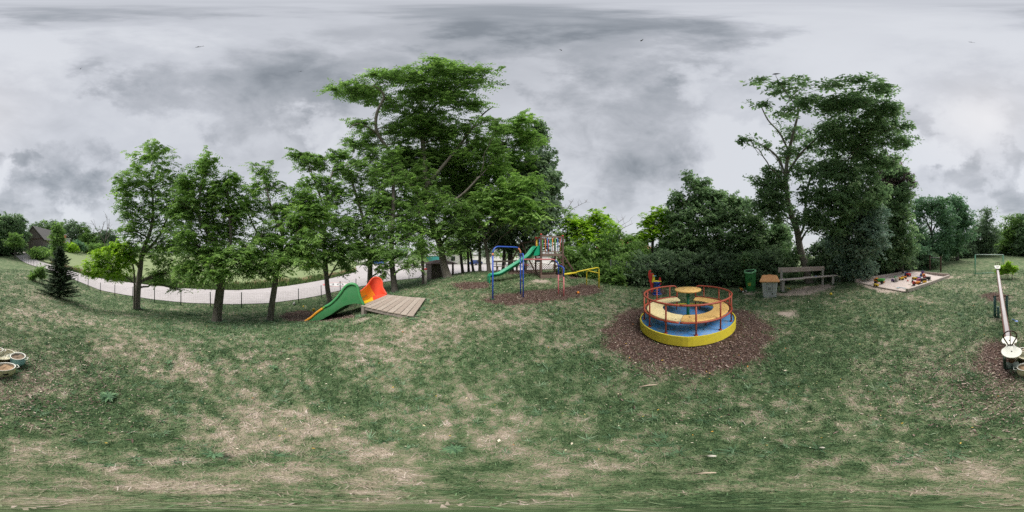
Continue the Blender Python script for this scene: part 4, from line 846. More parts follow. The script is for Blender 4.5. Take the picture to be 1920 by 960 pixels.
# spruce
def spruce():
    b = G(112, 557); b = at(112, 7.3); root = thing('spruce_tree', 'small dark spruce standing alone on the grass slope before the fence', 'spruce', tuple(b))
    H = pz(462, 7.3)-b.z; mb = MB(); mb.tube([b-Vector((0,0,.05)), b+Vector((.02,0,H*.5)), b+Vector((0,0,H))], [.06,.035,.006], 7); VS = []; TS = []
    nb = 240
    for i in range(nb):
        t = (i/nb)**.9; z = b.z+.10+t*(H-.12); R = (.92*(1-t)**.8+.05)*random.uniform(.55,1.25); a = i*2.4+random.gauss(0,.45)
        o = Vector((math.cos(a), math.sin(a), 0)); s = Vector((b.x,b.y,z)); e = s+o*R+Vector((0,0,R*(.12 if t < .6 else .3)))
        mid = (s+e)/2-Vector((0,0,.10*R)); P = [s, mid, e]; mb.tube(P, [.010,.006,.003], 3, caps=False)
        k = int(90*R/.5)+30; tt = RNG.random(k)**.75; pos = np.array([list(s*(1-q)**2+mid*2*q*(1-q)+e*q*q) for q in tt])
        si = np.array([-o.y, o.x, 0]); sg = RNG.choice([-1,1],k)[:,None]; d = np.array(o)[None]*.8+si[None]*sg*RNG.uniform(.3,1.1,k)[:,None]+np.array([0,0,1])[None]*RNG.normal(-.05,.35,k)[:,None]
        l_ = (.055+.05*(1-tt))*RNG.uniform(.7,1.3,k); dn = d/np.linalg.norm(d,axis=1,keepdims=True)
        VS.append(leafquads(pos+dn*l_[:,None]*.5, d, RNG.normal(0,.6,(k,3))+[0,0,1], l_*1.4, .026+0*l_, 0)); TS.append(RNG.random(k)*.6+.35*tt)
    mb.build('trunk', M_bark2, root, True); quads('crown', np.concatenate(VS), LM['spruce'], np.concatenate(TS), root, tuple(root.location))
spruce()
# dead trees
def dead(label, base, tips, r, name='dead_tree'):
    root = thing(name, label, 'tree', tuple(base)); mb = MB()
    for P in tips:
        pts = [Vector(p) for p in P]; Q = catmull(pts, 4); mb.tube(Q, list(np.linspace(r, r*.22, len(Q))), 6)
        for _ in range(9):
            i = random.randrange(len(Q)//3, len(Q)); s = Q[i]; l_ = (pts[-1]-pts[0]).length*.28; dr = Vector((random.gauss(0,1),random.gauss(0,1),abs(random.gauss(0,1))+.2)).normalized()
            mb.tube(bez(s, s+dr*l_*random.uniform(.4,1), Vector((0,0,.1*l_)), 4), list(np.linspace(r*.3, r*.08, 5)), 4)
    mb.build('trunk', M_dead, root, True)
D1 = 55
dead('bare dead tree with forked grey limbs on the far field edge', at(200,D1), [[at(200,D1),ap(196,455,D1),ap(186,438,D1),ap(178,425,D1),ap(171,413,D1)],[ap(186,438,D1),ap(192,428,D1),ap(196,416,D1)],[ap(197,450,D1),ap(205,440,D1),ap(204,425,D1),ap(205,410,D1)],[ap(197,452,D1),ap(201,430,D1),ap(200,405,D1)]], .16)
D2 = 13.5
dead('bare twiggy dead limbs poking up right of the play tower', at(1062,D2), [[at(1062,D2),ap(1060,420,D2),ap(1056,395,D2),ap(1050,375,D2)],[ap(1060,410,D2),ap(1070,395,D2),ap(1080,388,D2),ap(1100,378,D2)],[ap(1058,400,D2),ap(1068,385,D2),ap(1075,374,D2)]], .035)
dead('bare branching tree between the yellow maple and the cream house', at(1150,D2), [[at(1150,D2),ap(1152,450,D2),ap(1160,428,D2),ap(1180,414,D2)],[ap(1153,445,D2),ap(1158,420,D2),ap(1170,410,D2)],[ap(1155,440,D2),ap(1168,428,D2),ap(1185,420,D2)]], .035)
# ---------------------------------------------------------------- object materials
P_red = mat('brick_red_paint', (.40,.075,.045), (.46,.10,.06), .42, 7, .1, dirt=.25, dirtc=(.20,.07,.05))
P_yel = mat('yellow_paint', (.85,.72,.05), (.78,.64,.06), .45, 4, .05, dirt=.3, dirtc=(.42,.34,.10))
P_seatl = mat('pale_yellow_board', (.92,.80,.46), (.88,.73,.38), .5, 5, .05, dirt=.25, dirtc=(.5,.36,.16))
P_seato = mat('faded_orange_board', (.88,.57,.20), (.82,.50,.17), .5, 5, .05, dirt=.25, dirtc=(.45,.27,.12))
P_blue = mat('blue_deck_paint', (.04,.25,.70), (.08,.30,.60), .45, 3, .08, dirt=.9, dirtc=(.24,.25,.27))
P_green = mat('green_post_paint', (.02,.25,.12), (.03,.20,.11), .4, 5, .05)
P_gslide = mat('green_slide_plastic', (.045,.21,.075), (.06,.24,.10), .42, 2.5, .04, dirt=.3, dirtc=(.12,.20,.10))
P_grim = mat('light_green_rim_plastic', (.07,.33,.12), (.06,.27,.10), .4, 3, .03, dirt=.2, dirtc=(.14,.26,.12))
P_lime = mat('lime_rim_plastic', (.22,.42,.05), None, .45, 4); P_or = mat('orange_plastic', (.86,.38,.03), (.80,.33,.03), .42, 3, .02, dirt=.2, dirtc=(.5,.28,.08))
P_rslide = mat('red_slide_plastic', (.72,.075,.035), (.64,.08,.04), .42, 3, .03, dirt=.15, dirtc=(.45,.12,.08)); P_yslide = mat('yellow_slide_plastic', (.86,.60,.03), None, .42, 3)
P_fade = mat('faded_red_plastic', (.55,.18,.11), (.45,.18,.12), .6, 8)
P_wood = mat('weathered_planks', (.52,.43,.37), (.38,.31,.27), .85, 5, .5, 30, stretch=(1,9,9), dirt=.3, dirtc=(.24,.20,.16))
P_wood2 = mat('weathered_planks_pale', (.60,.51,.45), (.44,.37,.32), .85, 6, .5, 30, stretch=(1,9,9), dirt=.4, dirtc=(.24,.20,.16)); P_wood3 = mat('weathered_planks_dark', (.45,.37,.31), (.32,.26,.22), .85, 4, .5, 30, stretch=(1,9,9), dirt=.4, dirtc=(.20,.16,.13))
P_woodg = mat('grey_timber', (.30,.26,.235), (.20,.17,.155), .85, 6, .5, 30, stretch=(6,6,1), dirt=.3, dirtc=(.15,.12,.10))
P_dwood = mat('dark_brown_timber', (.115,.062,.048), (.075,.045,.038), .75, 6, .4, 25, dirt=.35, dirtc=(.16,.12,.10))
P_lwood = mat('worn_brown_timber', (.17,.12,.095), (.10,.072,.06), .85, 6, .4, 25, dirt=.3, dirtc=(.28,.23,.19))
P_gtower = mat('emerald_slide_plastic', (.012,.30,.155), (.015,.26,.14), .38, 3, .02)
P_tblue = mat('blue_tube_paint', (.02,.075,.46), (.03,.10,.42), .35, 5, .02, dirt=.2, dirtc=(.18,.22,.42))
P_tpink = mat('faded_red_tube_paint', (.50,.10,.12), (.56,.20,.20), .45, 7, .02, dirt=.35, dirtc=(.55,.32,.30))
P_torange = mat('orange_tube_paint', (.62,.17,.05), (.7,.3,.18), .45, 7)
P_tyel = mat('yellow_tube_paint', (.76,.62,.03), (.70,.55,.04), .4, 6, .02, dirt=.2, dirtc=(.5,.42,.14))
P_white = mat('white_seat_plastic', (.80,.80,.70), (.74,.74,.66), .45, 5, .02, dirt=.12, dirtc=(.5,.48,.4))
P_beam = mat('worn_lilac_steel', (.27,.245,.27), (.36,.33,.34), .5, 4, .05, dirt=.4, dirtc=(.28,.20,.20)); P_beamr = mat('rusty_maroon_steel', (.17,.07,.055), (.24,.12,.09), .6, 8, .1)
P_blk = mat('dark_handle_paint', (.025,.022,.02), (.09,.045,.03), .5, 9); P_teal = mat('faded_teal_paint', (.055,.15,.16), (.10,.20,.20), .6, 9, .1, dirt=.4, dirtc=(.22,.20,.17)); P_dgreen = mat('dark_green_steel', (.012,.045,.03), (.03,.06,.045), .6, 9, .1)
P_rust = mat('brown_tyre', (.17,.085,.05), (.11,.06,.04), .8, 9, .2)
P_conc = mat('concrete', (.46,.44,.41), (.34,.32,.30), .9, 9, .3, 50, dirt=.3, dirtc=(.22,.20,.17))
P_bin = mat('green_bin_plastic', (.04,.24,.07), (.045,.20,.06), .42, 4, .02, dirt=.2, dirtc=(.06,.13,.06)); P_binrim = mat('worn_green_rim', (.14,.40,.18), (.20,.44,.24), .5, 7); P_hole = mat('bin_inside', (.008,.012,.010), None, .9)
P_grey = mat('grey_grit_plastic', (.50,.52,.54), (.44,.46,.48), .55, 4, .03, dirt=.3, dirtc=(.26,.25,.23)); P_lid = mat('sun_faded_orange_lid', (.82,.42,.18), (.80,.36,.15), .6, 6, .04, dirt=.2, dirtc=(.66,.42,.28))
P_bench = mat('pinkish_bench_wood', (.70,.61,.58), (.54,.46,.43), .85, 5, .4, 30, stretch=(2,2,2), dirt=.35, dirtc=(.20,.15,.13))
P_benchb = mat('dark_bench_wood', (.42,.32,.29), (.56,.48,.45), .85, 5, .4, 30, dirt=.4, dirtc=(.12,.09,.08))
P_sand = mat('play_sand', (.70,.60,.56), (.63,.53,.49), .95, 7, 1.0, 25, dirt=.4, dirtc=(.38,.29,.26)); P_sbeam = mat('sandbox_timber', (.60,.52,.47), (.45,.37,.33), .9, 6, .5, 30, dirt=.4, dirtc=(.22,.17,.15))
P_wire = mat('galvanised_wire', (.30,.31,.32), None, .6, 9); P_fpost = mat('dark_fence_post', (.03,.045,.04), (.06,.07,.065), .6, 9)
P_lattice = mat('brown_lattice_wood', (.16,.11,.085), (.24,.18,.14), .85, 7)
P_cream = mat('cream_enamel', (.70,.65,.48), (.63,.58,.44), .4, 5, .02, dirt=.25, dirtc=(.38,.30,.20)); P_enw = mat('white_enamel', (.80,.79,.74), (.70,.69,.62), .35, 6, .02, dirt=.2, dirtc=(.45,.40,.32)); P_sky = mat('pale_blue_enamel', (.42,.72,.85), (.36,.64,.78), .35, 4, .02, dirt=.1, dirtc=(.2,.2,.2)); P_soil = mat('dry_soil', (.30,.22,.16), (.22,.165,.12), .95, 20, 1, 60); P_creamy = mat('warm_cream_enamel', (.80,.74,.52), (.74,.68,.47), .4, 5, .02, dirt=.2, dirtc=(.45,.36,.24)); P_sblk = mat('chipped_black', (.02,.02,.022), None, .6)
TOY = {k: mat('toy_'+k, c, None, .4, 8, .02, dirt=.15, dirtc=(.3,.25,.2)) for k, c in dict(red=(.62,.04,.04), orange=(.85,.28,.03), yellow=(.85,.62,.04), blue=(.03,.14,.55), sky=(.08,.42,.70), green=(.08,.45,.08), teal=(.03,.28,.24), pink=(.72,.22,.32), black=(.02,.022,.025), white=(.75,.75,.72), purple=(.20,.08,.30), maroon=(.22,.05,.05)).items()}

# ---------------------------------------------------------------- roundabout
def roundabout():
    gzc = gz(CC.x, CC.y); t = thing('roundabout', 'playground roundabout with blue deck, yellow rim and curved benches round an orange table', 'roundabout', (CC.x, CC.y, gzc))
    R = 1.02; ZD = .205
    def pol(r, a, z): return Vector((r*math.sin(a), r*math.cos(a), z))       # a from +Y clockwise
    f = az_of(1290)+PI                                                       # direction from centre towards the viewer
    mb = MB(); n = 40; mb.lathe([(R*.5,.02),(R-.02,.02),(R-.015,ZD-.006),(.02,ZD)], n=n*2); mb.build('deck', P_blue, t)
    mb = MB(); rows = []
    for i in range(n*2):
        a = f+i*PI/n; b = abs(((a-f+PI) % (2*PI))-PI); rr = R+.014*math.exp(-(b/.12)**2)
        rows.append([pol(rr-.012,a,.03), pol(rr+.012,a,.03), pol(rr+.012,a,ZD+.018), pol(rr-.012,a,ZD+.018), pol(rr-.012,a,.03)])
    rows.append(rows[0]); mb.grid(rows, smooth=False); mb.build('rim', P_yel, t)
    mb = MB(); mb.lathe([(.26,.02),(.3,.03),(.3,-.10),(.2,-.12)], n=24); mb.build('base', P_dgreen, t)
    # table
    mb = MB(); mb.lathe([(.018,.70),(.055,.70),(.05,.69)],n=16); mb.tube([(0,0,ZD),(0,0,.83)], .034, 16); mb.build('table_post', P_green, t)
    mb = MB(); mb.lathe([(.11,ZD+.002),(.11,ZD+.02),(.06,ZD+.04),(.035,ZD+.05)], n=24); mb.build('post_flange', P_green, t)
    mb = MB(); mb.lathe([(.27,.828),(.288,.834),(.292,.85),(.285,.862),(.02,.864)], n=48); mb.build('table_top', P_seato, t)
    for k in range(5):
        a = k*1.256+.3; mb = MB(); mb.lathe([(.012,.864),(.010,.869),(.001,.870)], c=pol(.12,a,0), n=8); mb.build('screw', P_sblk, t)
    # benches: arcs measured clockwise from the direction away from the viewer
    back = az_of(1290)
    arcs = {'r': (math.radians(14), math.radians(188)), 'l': (math.radians(-20), math.radians(-171))}
    for key, (a0, a1) in arcs.items():
        m = P_seato if key == 'r' else P_seatl
        mb = MB(); rows = []; K = 36
        for i in range(K+1):
            a = back+a0+(a1-a0)*i/K; ri, ro = .55, .885
            if i in (0, K): ri += .02; ro -= .02
            rows.append([pol(ri,a,.432),pol(ri,a,.452),pol(ri+.012,a,.46),pol(ro-.012,a,.46),pol(ro,a,.452),pol(ro,a,.432),pol(ri,a,.432)])
        mb.grid(rows, smooth=False); nv = 7
        k0 = len(mb.v)-(K+1)*nv; mb.f += [tuple(k0+j for j in range(6)), tuple(k0+K*nv+j for j in range(5,-1,-1))]; mb.m += [0,0]; mb.sm += [False]*2
        mb.build('bench', m, t, label='pale yellow curved bench board' if key == 'l' else 'faded orange curved bench board')
        RR_ = .945
        pts = [pol(RR_-.02, back+a0-.02*(1 if a1 > a0 else -1), ZD), pol(RR_-.02, back+a0-.02*(1 if a1 > a0 else -1), .70)]
        sgn = 1 if a1 > a0 else -1
        top = [pol(RR_, back+a0+sgn*x, z) for x, z in ((0,.72),(.02,.75),(.06,.765),(.11,.77))]+[pol(RR_, back+a0+(a1-a0)*i/48, .77) for i in range(3, 49)]
        if key == 'l': top += [pol(RR_-.02, back+a1-.03, .765)]
        mb = MB(); mb.tube(pts[:1]+[pts[1]]+top, .019, 10); mb.build('top_rail', P_red, t)
        mb = MB(); mb.tube([pol(RR_+.0, back+a0+(a1-a0)*i/48, .45) for i in range(0, 49)], .018, 10); mb.build('lower_rail', P_red, t)
        NP = 6
        for i in range(NP):
            a = back+a0+(a1-a0)*(i+.45)/NP*1.0
            mb = MB(); mb.tube([pol(RR_,a,ZD+.001), pol(RR_,a,.765)], .016, 8); mb.lathe([(.034,ZD+.001),(.034,ZD+.008),(.018,ZD+.012)], c=pol(RR_,a,0), n=10); mb.tube([pol(RR_,a,.42), pol(.88,a,.42), pol(.56,a,.42)], .011, 6); mb.build('rail_post', P_red, t)
            if i % 2 == 0:
                mb = MB(); mb.tube([pol(.60,a+.05,ZD+.001), pol(.60,a+.05,.431)], .014, 8); mb.build('bench_leg', P_red, t)
    n = 170; q = RNG.uniform(0,2*PI,n); r = np.sqrt(RNG.random(n)); k = RNG.random(n); rad = np.where(k<.5, .2+r*.75, np.where(k<.85, .58+r*.28, r*.26)); z = np.where(k<.5, ZD+.006, np.where(k<.85, .464, .868))
    an = RNG.uniform(0,2*PI,n); P3 = np.stack([CC.x+rad*np.cos(q), CC.y+rad*np.sin(q), gzc+z],1); s_ = RNG.lognormal(0,.4,n)*.014
    o = quads('leaf_bits', leafquads(P3, np.stack([np.cos(an),np.sin(an),0*an],1), np.tile([0.,0.,1.],(n,1)), s_*1.6, s_*.7, .02), tint_mat('dry_bits', [(0,(.05,.03,.02)),(.5,(.16,.10,.06)),(1,(.30,.24,.12))], .9), RNG.random(n)); props(o, 'dry leaf crumbs lying on the roundabout boards and deck', 'leaf crumbs', kind='stuff')
roundabout()

# ---------------------------------------------------------------- coloured climbing frame (blue, red and yellow bars)
def climbing_frame():
    A1 = G(924, 562); A1b = A1+Vector((0,0,0)); B1 = G(981, 557); B2 = G(976, 551)
    t = thing('climbing_frame', 'stepped tubular climbing frame of blue, red and yellow bars over bark mulch', 'climbing frame', tuple(A1))
    H = 1.93; r = .026
    def up(p, z): return Vector((p.x, p.y, z))
    zt = pz(462, math.hypot(A1.x, A1.y))
    top2 = pz(470, 5.9)
    def arch(a, b, za, zb, cr=.22):
        d = Vector((b.x-a.x, b.y-a.y, 0)); L_ = d.length; d.normalize(); o = []
        for i in range(7):
            q = i/6*PI/2; o.append(Vector((a.x,a.y,0))+d*(cr-cr*math.cos(q))+Vector((0,0,za-cr+cr*math.sin(q))))
        for i in range(7):
            q = i/6*PI/2; o.append(Vector((b.x,b.y,0))-d*(cr-cr*math.sin(q))+Vector((0,0,zb-cr+cr*math.cos(q))))
        return o
    ar = arch(A1, B2, zt, zt)
    def T(name, pts, m, rad=r, n=10, label=None): mb = MB(); mb.tube(pts, rad, n); return mb.build(name, m, t, True, label)
    T('post', [up(A1, A1.z-.1), ar[0]], P_tblue); T('post', [up(B2, B2.z-.1), up(B2, zt-.22)], P_tblue)
    T('overhead_bar', ar[:10], P_tblue, label='blue arched top bar'); T('bar_joint', ar[9:], P_torange, r+.001, label='orange worn bend'); T('bar_joint', [up(A1, zt-.30), up(A1, zt-.22)], P_torange, r+.003)
    T('post', [up(B1, B1.z-.1), up(B1, zt-.27), up(B1, zt-.24)+(B2-B1).normalized()*.06, up(B2, zt-.26)], P_tblue)
    for z in (.55, 1.15): T('rung', [up(B1, B1.z+z), up(B2, B2.z+z)], P_beamr, .014, 6)
    P1 = G(1047, 552); P2 = G(1057, 555.5); z1 = pz(486, 6.1)
    a = arch(B1, P1, z1, z1, .26)
    T('middle_bar', [up(B1, z1)]+a[7:10], P_tpink, label='faded red horizontal bar'); T('post', a[9:]+[up(P1, z1-.55)], P_tblue); T('post', [up(P1, z1-.55), up(P1, P1.z-.1)], P_tpink, label='faded red lower post')
    z2 = pz(500, math.hypot(P2.x, P2.y)); dd = Vector((P1.x-P2.x, P1.y-P2.y, 0))
    T('post', [up(P1, z2+.02), up(P1+dd*0, z2+.02).lerp(up(P2,z2),.6), up(P2, z2-.05), up(P2, z2-.16), up(P2, z2-.35)], P_tblue); T('post', [up(P2, z2-.35), up(P2, P2.z-.1)], P_tpink, label='faded red lower post')
    for z in (.50,): T('rung', [up(P1, P1.z+z), up(P2, P2.z+z)], P_beamr, .014, 6)
    Y1 = G(1123, 541); Y2 = G(1100, 535); zy = pz(501.5, math.hypot(Y1.x, Y1.y)); zs = pz(509.5, 6.6)
    mid = Vector((P2.x,P2.y,0)).lerp(Vector((Y1.x,Y1.y,0)), .32)
    T('low_bar', [up(P2, zs), up(mid, zs+.02)], P_tyel, .036); T('low_bar', [up(mid, zs+.05), up(mid.lerp(Vector((Y1.x,Y1.y,0)),.9), zy), up(mid.lerp(Vector((Y1.x,Y1.y,0)),.97), zy-.02), up(Y1, zy-.10), up(Y1, zy-.25), up(Y1, Y1.z-.1)], P_tyel, .026)
    zz = zy-.22; T('low_bar', [up(Y1, zz-.02), up(Vector((Y1.x,Y1.y,0)).lerp(Vector((Y2.x,Y2.y,0)),.8), zz+.04), up(Vector((Y1.x,Y1.y,0)).lerp(Vector((Y2.x,Y2.y,0)),.96), zz), up(Y2, zz-.12), up(Y2, Y2.z-.1)], P_tyel, .024)
climbing_frame()

# ---------------------------------------------------------------- play tower with slide, ladder, sand frame and swing beam
def tower():
    FL = G(1014.5, 522); 
    dF = 8.6; FL = at(1014.5, dF); FR = at(1055, 9.0); ax = Vector((FR.x-FL.x, FR.y-FL.y, 0)); W = ax.length; ax.normalize(); ay = Vector((-ax.y, ax.x, 0)); Dp = 1.25
    BL = FL+ay*Dp; BR = FR+ay*Dp; BL.z = gz(BL.x, BL.y); BR.z = gz(BR.x, BR.y)
    t = thing('play_tower', 'dark brown wooden play tower with coloured railing bars, red post caps and ladder', 'play tower', tuple(FL))
    ZP = 1.73; ZT = 2.64; zcap = 2.70
    def B(name, a, b, w_, h_, m, up=(0,0,1), label=None): mb = MB(); mb.beam(a, b, w_, h_, up); return mb.build(name, m, t, True, label)
    def up(p, z): return Vector((p.x, p.y, z))
    for p, hz in ((FL,zcap+.03),(FR,zcap),(BL,zcap),(BR,zcap)):
        B('post', up(p, p.z-.1), up(p, hz), .095, .095, P_dwood, (1,0,0)); mb = MB(); mb.lathe([(.062,hz),(.064,hz+.02),(.05,hz+.045),(.01,hz+.06)], c=(p.x,p.y,0), n=12); mb.build('post_cap', TOY['red'], t, True)
    yo = ay*-.06
    B('fascia', up(FL+yo, ZP-.08)+ax*.05, up(FR+yo, ZP-.08)-ax*.05, .03, .13, P_lwood); B('fascia', up(BL, ZP-.08), up(BR, ZP-.08), .03, .12, P_dwood); B('fascia', up(FL, ZP-.08), up(BL, ZP-.08), .03, .12, P_dwood); B('fascia', up(FR, ZP-.08), up(BR, ZP-.08), .03, .12, P_dwood)
    for i in range(10):
        o = ay*(.06+i*.125); B('floor_board', up(FL+o, ZP-.012)+ax*.03, up(FR+o, ZP-.012)-ax*.03, .115, .024, P_lwood)
    B('top_rail', up(FL+yo*.2, ZT)+ax*.05, up(FR+yo*.2, ZT)-ax*.05, .04, .09, P_lwood); B('top_rail', up(BL, ZT)+ax*.05, up(BR, ZT)-ax*.05, .04, .07, P_dwood); B('top_rail', up(FR, ZT)+ay*.05, up(BR, ZT)-ay*.5, .04, .07, P_dwood)
    B('red_cross_bar', up(FL, 2.62)+ay*.05, up(BL, 2.62)-ay*.05, .05, .07, TOY['red']); B('bottom_rail', up(FL+yo*.2, ZP+.10)+ax*.05, up(FR+yo*.2, ZP+.10)-ax*.05, .035, .05, P_lwood)
    cols_ = ['maroon','blue','teal','orange','green','blue','red']
    for i, c in enumerate(cols_):
        p = FL+ax*(W*(.17+i*.118)); mb = MB(); mb.tube([up(p, ZP+.1), up(p, ZT-.02)], .019, 8); mb.build('railing_bar', TOY[c], t, True, c.replace('sky','light blue')+' railing bar')
    for i, c in enumerate(['blue','green','orange','red','teal']):
        p = BL+ax*(W*(.2+i*.15)); mb = MB(); mb.tube([up(p, ZP), up(p, ZT-.02)], .017, 6); mb.build('railing_bar', TOY[c], t, True)
    for i in range(3):
        p = BL-ay*(.12+i*.11); mb = MB(); mb.tube([up(p, ZP), up(p, ZT-.05)], .019, 6); mb.build('railing_bar', TOY['yellow' if i else 'orange'], t, True)
    # sand frame between the posts
    for a, b in ((FL,FR),(BL,BR),(FL,BL),(FR,BR)):
        a_, b_ = up(a, a.z+.07), up(b, b.z+.07); dd = (b_-a_).normalized()*.05; nn = dd.cross(Vector((0,0,1))).normalized()*.05
        B('frame_board', a_-dd+nn, b_+dd+nn, .045, .20, P_lwood)
    mb = MB(); cs = [FL,FR,BR,BL]; mb.add([up(p, p.z+.05) for p in cs], [(0,1,2,3)]); mb.build('sand_fill', P_soil, t, True)
    # ladder on the right side
    e0 = FR+ay*.15; e1 = BR-ay*.15; out = ax*1.05
    for e in (e0, e1):
        f = e+out; f.z = gz(f.x, f.y); B('ladder_side', up(e, ZP+.05), f, .05, .09, P_dwood)
    for i in range(6):
        k = (i+.6)/6.6; a = up(e0, ZP+.05).lerp(Vector((*(e0+out)[:2], gz(*(e0+out)[:2]))), k); b = up(e1, ZP+.05).lerp(Vector((*(e1+out)[:2], gz(*(e1+out)[:2]))), k); B('ladder_rung', a, b, .05, .05, P_dwood)
    # braces under the deck
    B('brace', up(BR, ZP-.2), up(BR-ax*.45, ZP-.7), .04, .05, P_dwood); B('brace', up(FR, 1.15)+ay*.1, up(BR, .95)-ay*.1, .03, .05, TOY['red'])
    # slide
    S0 = FL+ay*.36-ax*.02; S0 = Vector((S0.x, S0.y, 0)); E = at(919, 7.8); E0 = Vector((E.x, E.y, 0)); 
    d = (E0-S0); Ls = d.length; d.normalize(); s = Vector((-d.y, d.x, 0)); ge = gz(E.x, E.y)
    prof = [(0,1.76,.30),(.06,1.80,.32),(.12,1.80,.30),(.18,1.70,.24),(.25,1.54,.18),(.33,1.40,.15),(.5,1.16,.13),(.7,.86,.12),(.82,.70,.11),(.9,.655,.10),(.96,.65,.10),(.99,.63,.10)]
    P = catmull([Vector((k, z, h)) for k, z, h in prof], 4)
    def at_s(k): return S0+d*(Ls*k)
    rows = []
    for q in P:
        c_ = at_s(q.x); z = q.y; h = q.z; r_ = []
        for o, dz_ in ((-.24,h-.03),(-.235,h),(-.20,h+.01),(-.185,h-.02),(-.165,.05),(-.145,0),(-.075,0),(-.06,.022),(-.03,.022),(-.015,0),(.015,0),(.03,.022),(.06,.022),(.075,0),(.145,0),(.165,.05),(.185,h-.02),(.20,h+.01),(.235,h),(.24,h-.03),(.215,h-.03),(.19,-.03),(-.19,-.03),(-.215,h-.03)):
            r_.append(c_+s*o+Vector((0,0,z+dz_)))
        r_.append(r_[0]); rows.append(r_)
    mb = MB(); mb.grid(rows); mb.build('slide', P_gtower, t, True)
    e_ = at_s(.985); mb = MB(); rows = []
    for k in range(7):
        q = k/6*PI/2; c_ = e_+d*(.13*math.sin(q)); z = .63-.0+.10-.13*(1-math.cos(q)); rows.append([c_+s*-.22+Vector((0,0,z)), c_+s*.22+Vector((0,0,z))])
    rows.append([e_+d*.13+s*-.22+Vector((0,0,ge-.03)), e_+d*.13+s*.22+Vector((0,0,ge-.03))]); rows2 = [[p-d*.03 for p in r] for r in rows]
    for r_ in (rows, rows2): mb.grid(r_)
    for j in (0,1): mb.grid([[a[j], b[j]] for a, b in zip(rows, rows2)])
    mb.build('slide_foot', P_gtower, t, True)
    mb = MB(); A_ = at_s(0)
    for sg in (-1,1):
        o = s*(.25*sg); pl = [(0,1.72),(0,1.98),(.06,2.12),(.16,2.18),(.27,2.08),(.42,1.84),(.52,1.62),(.3,1.62)]
        vs = [A_+o+d*x+Vector((0,0,z)) for x, z in pl]+[A_+o+s*.02*sg+d*x+Vector((0,0,z)) for x, z in pl]; n = len(pl)
        mb.add(vs, [tuple(range(n)), tuple(range(2*n-1,n-1,-1))]+[(i,(i+1)%n,n+(i+1)%n,n+i) for i in range(n)])
    mb.build('slide_hood', P_gtower, t, True)
    # swing beam to an A frame
    ap_ = at(977, 12.2); zb = pz(456, 12.2); a0 = up(BL, 2.5); a1 = up(ap_, zb)
    B('swing_beam', a0, a1+(a1-a0).normalized()*.15, .09, .09, P_dwood)
    bd = (a1-a0); bd.z = 0; bd.normalize(); sd_ = Vector((-bd.y, bd.x, 0))
    for sg in (-1,1):
        f = ap_+sd_*(1.15*sg)+bd*.1; f.z = gz(f.x, f.y)-.05; B('swing_leg', up(ap_, zb+.08), f, .09, .09, P_dwood)
    B('swing_crossbar', up(ap_, zb-.9)+sd_*.6, up(ap_, zb-.9)-sd_*.6, .05, .08, P_dwood)
    sw = a0.lerp(a1, .55); zs = gz(sw.x, sw.y)+.5
    mb = MB()
    for o in (-.22,.22): mb.tube([sw+bd*o+Vector((0,0,-.03)), Vector(((sw+bd*o).x, (sw+bd*o).y, zs))], .008, 5)
    mb.build('swing_chain', P_wire, t, True); B('swing_seat', Vector((sw.x,sw.y,zs))-bd*.24, Vector((sw.x,sw.y,zs))+bd*.24, .17, .03, TOY['red'])
tower()

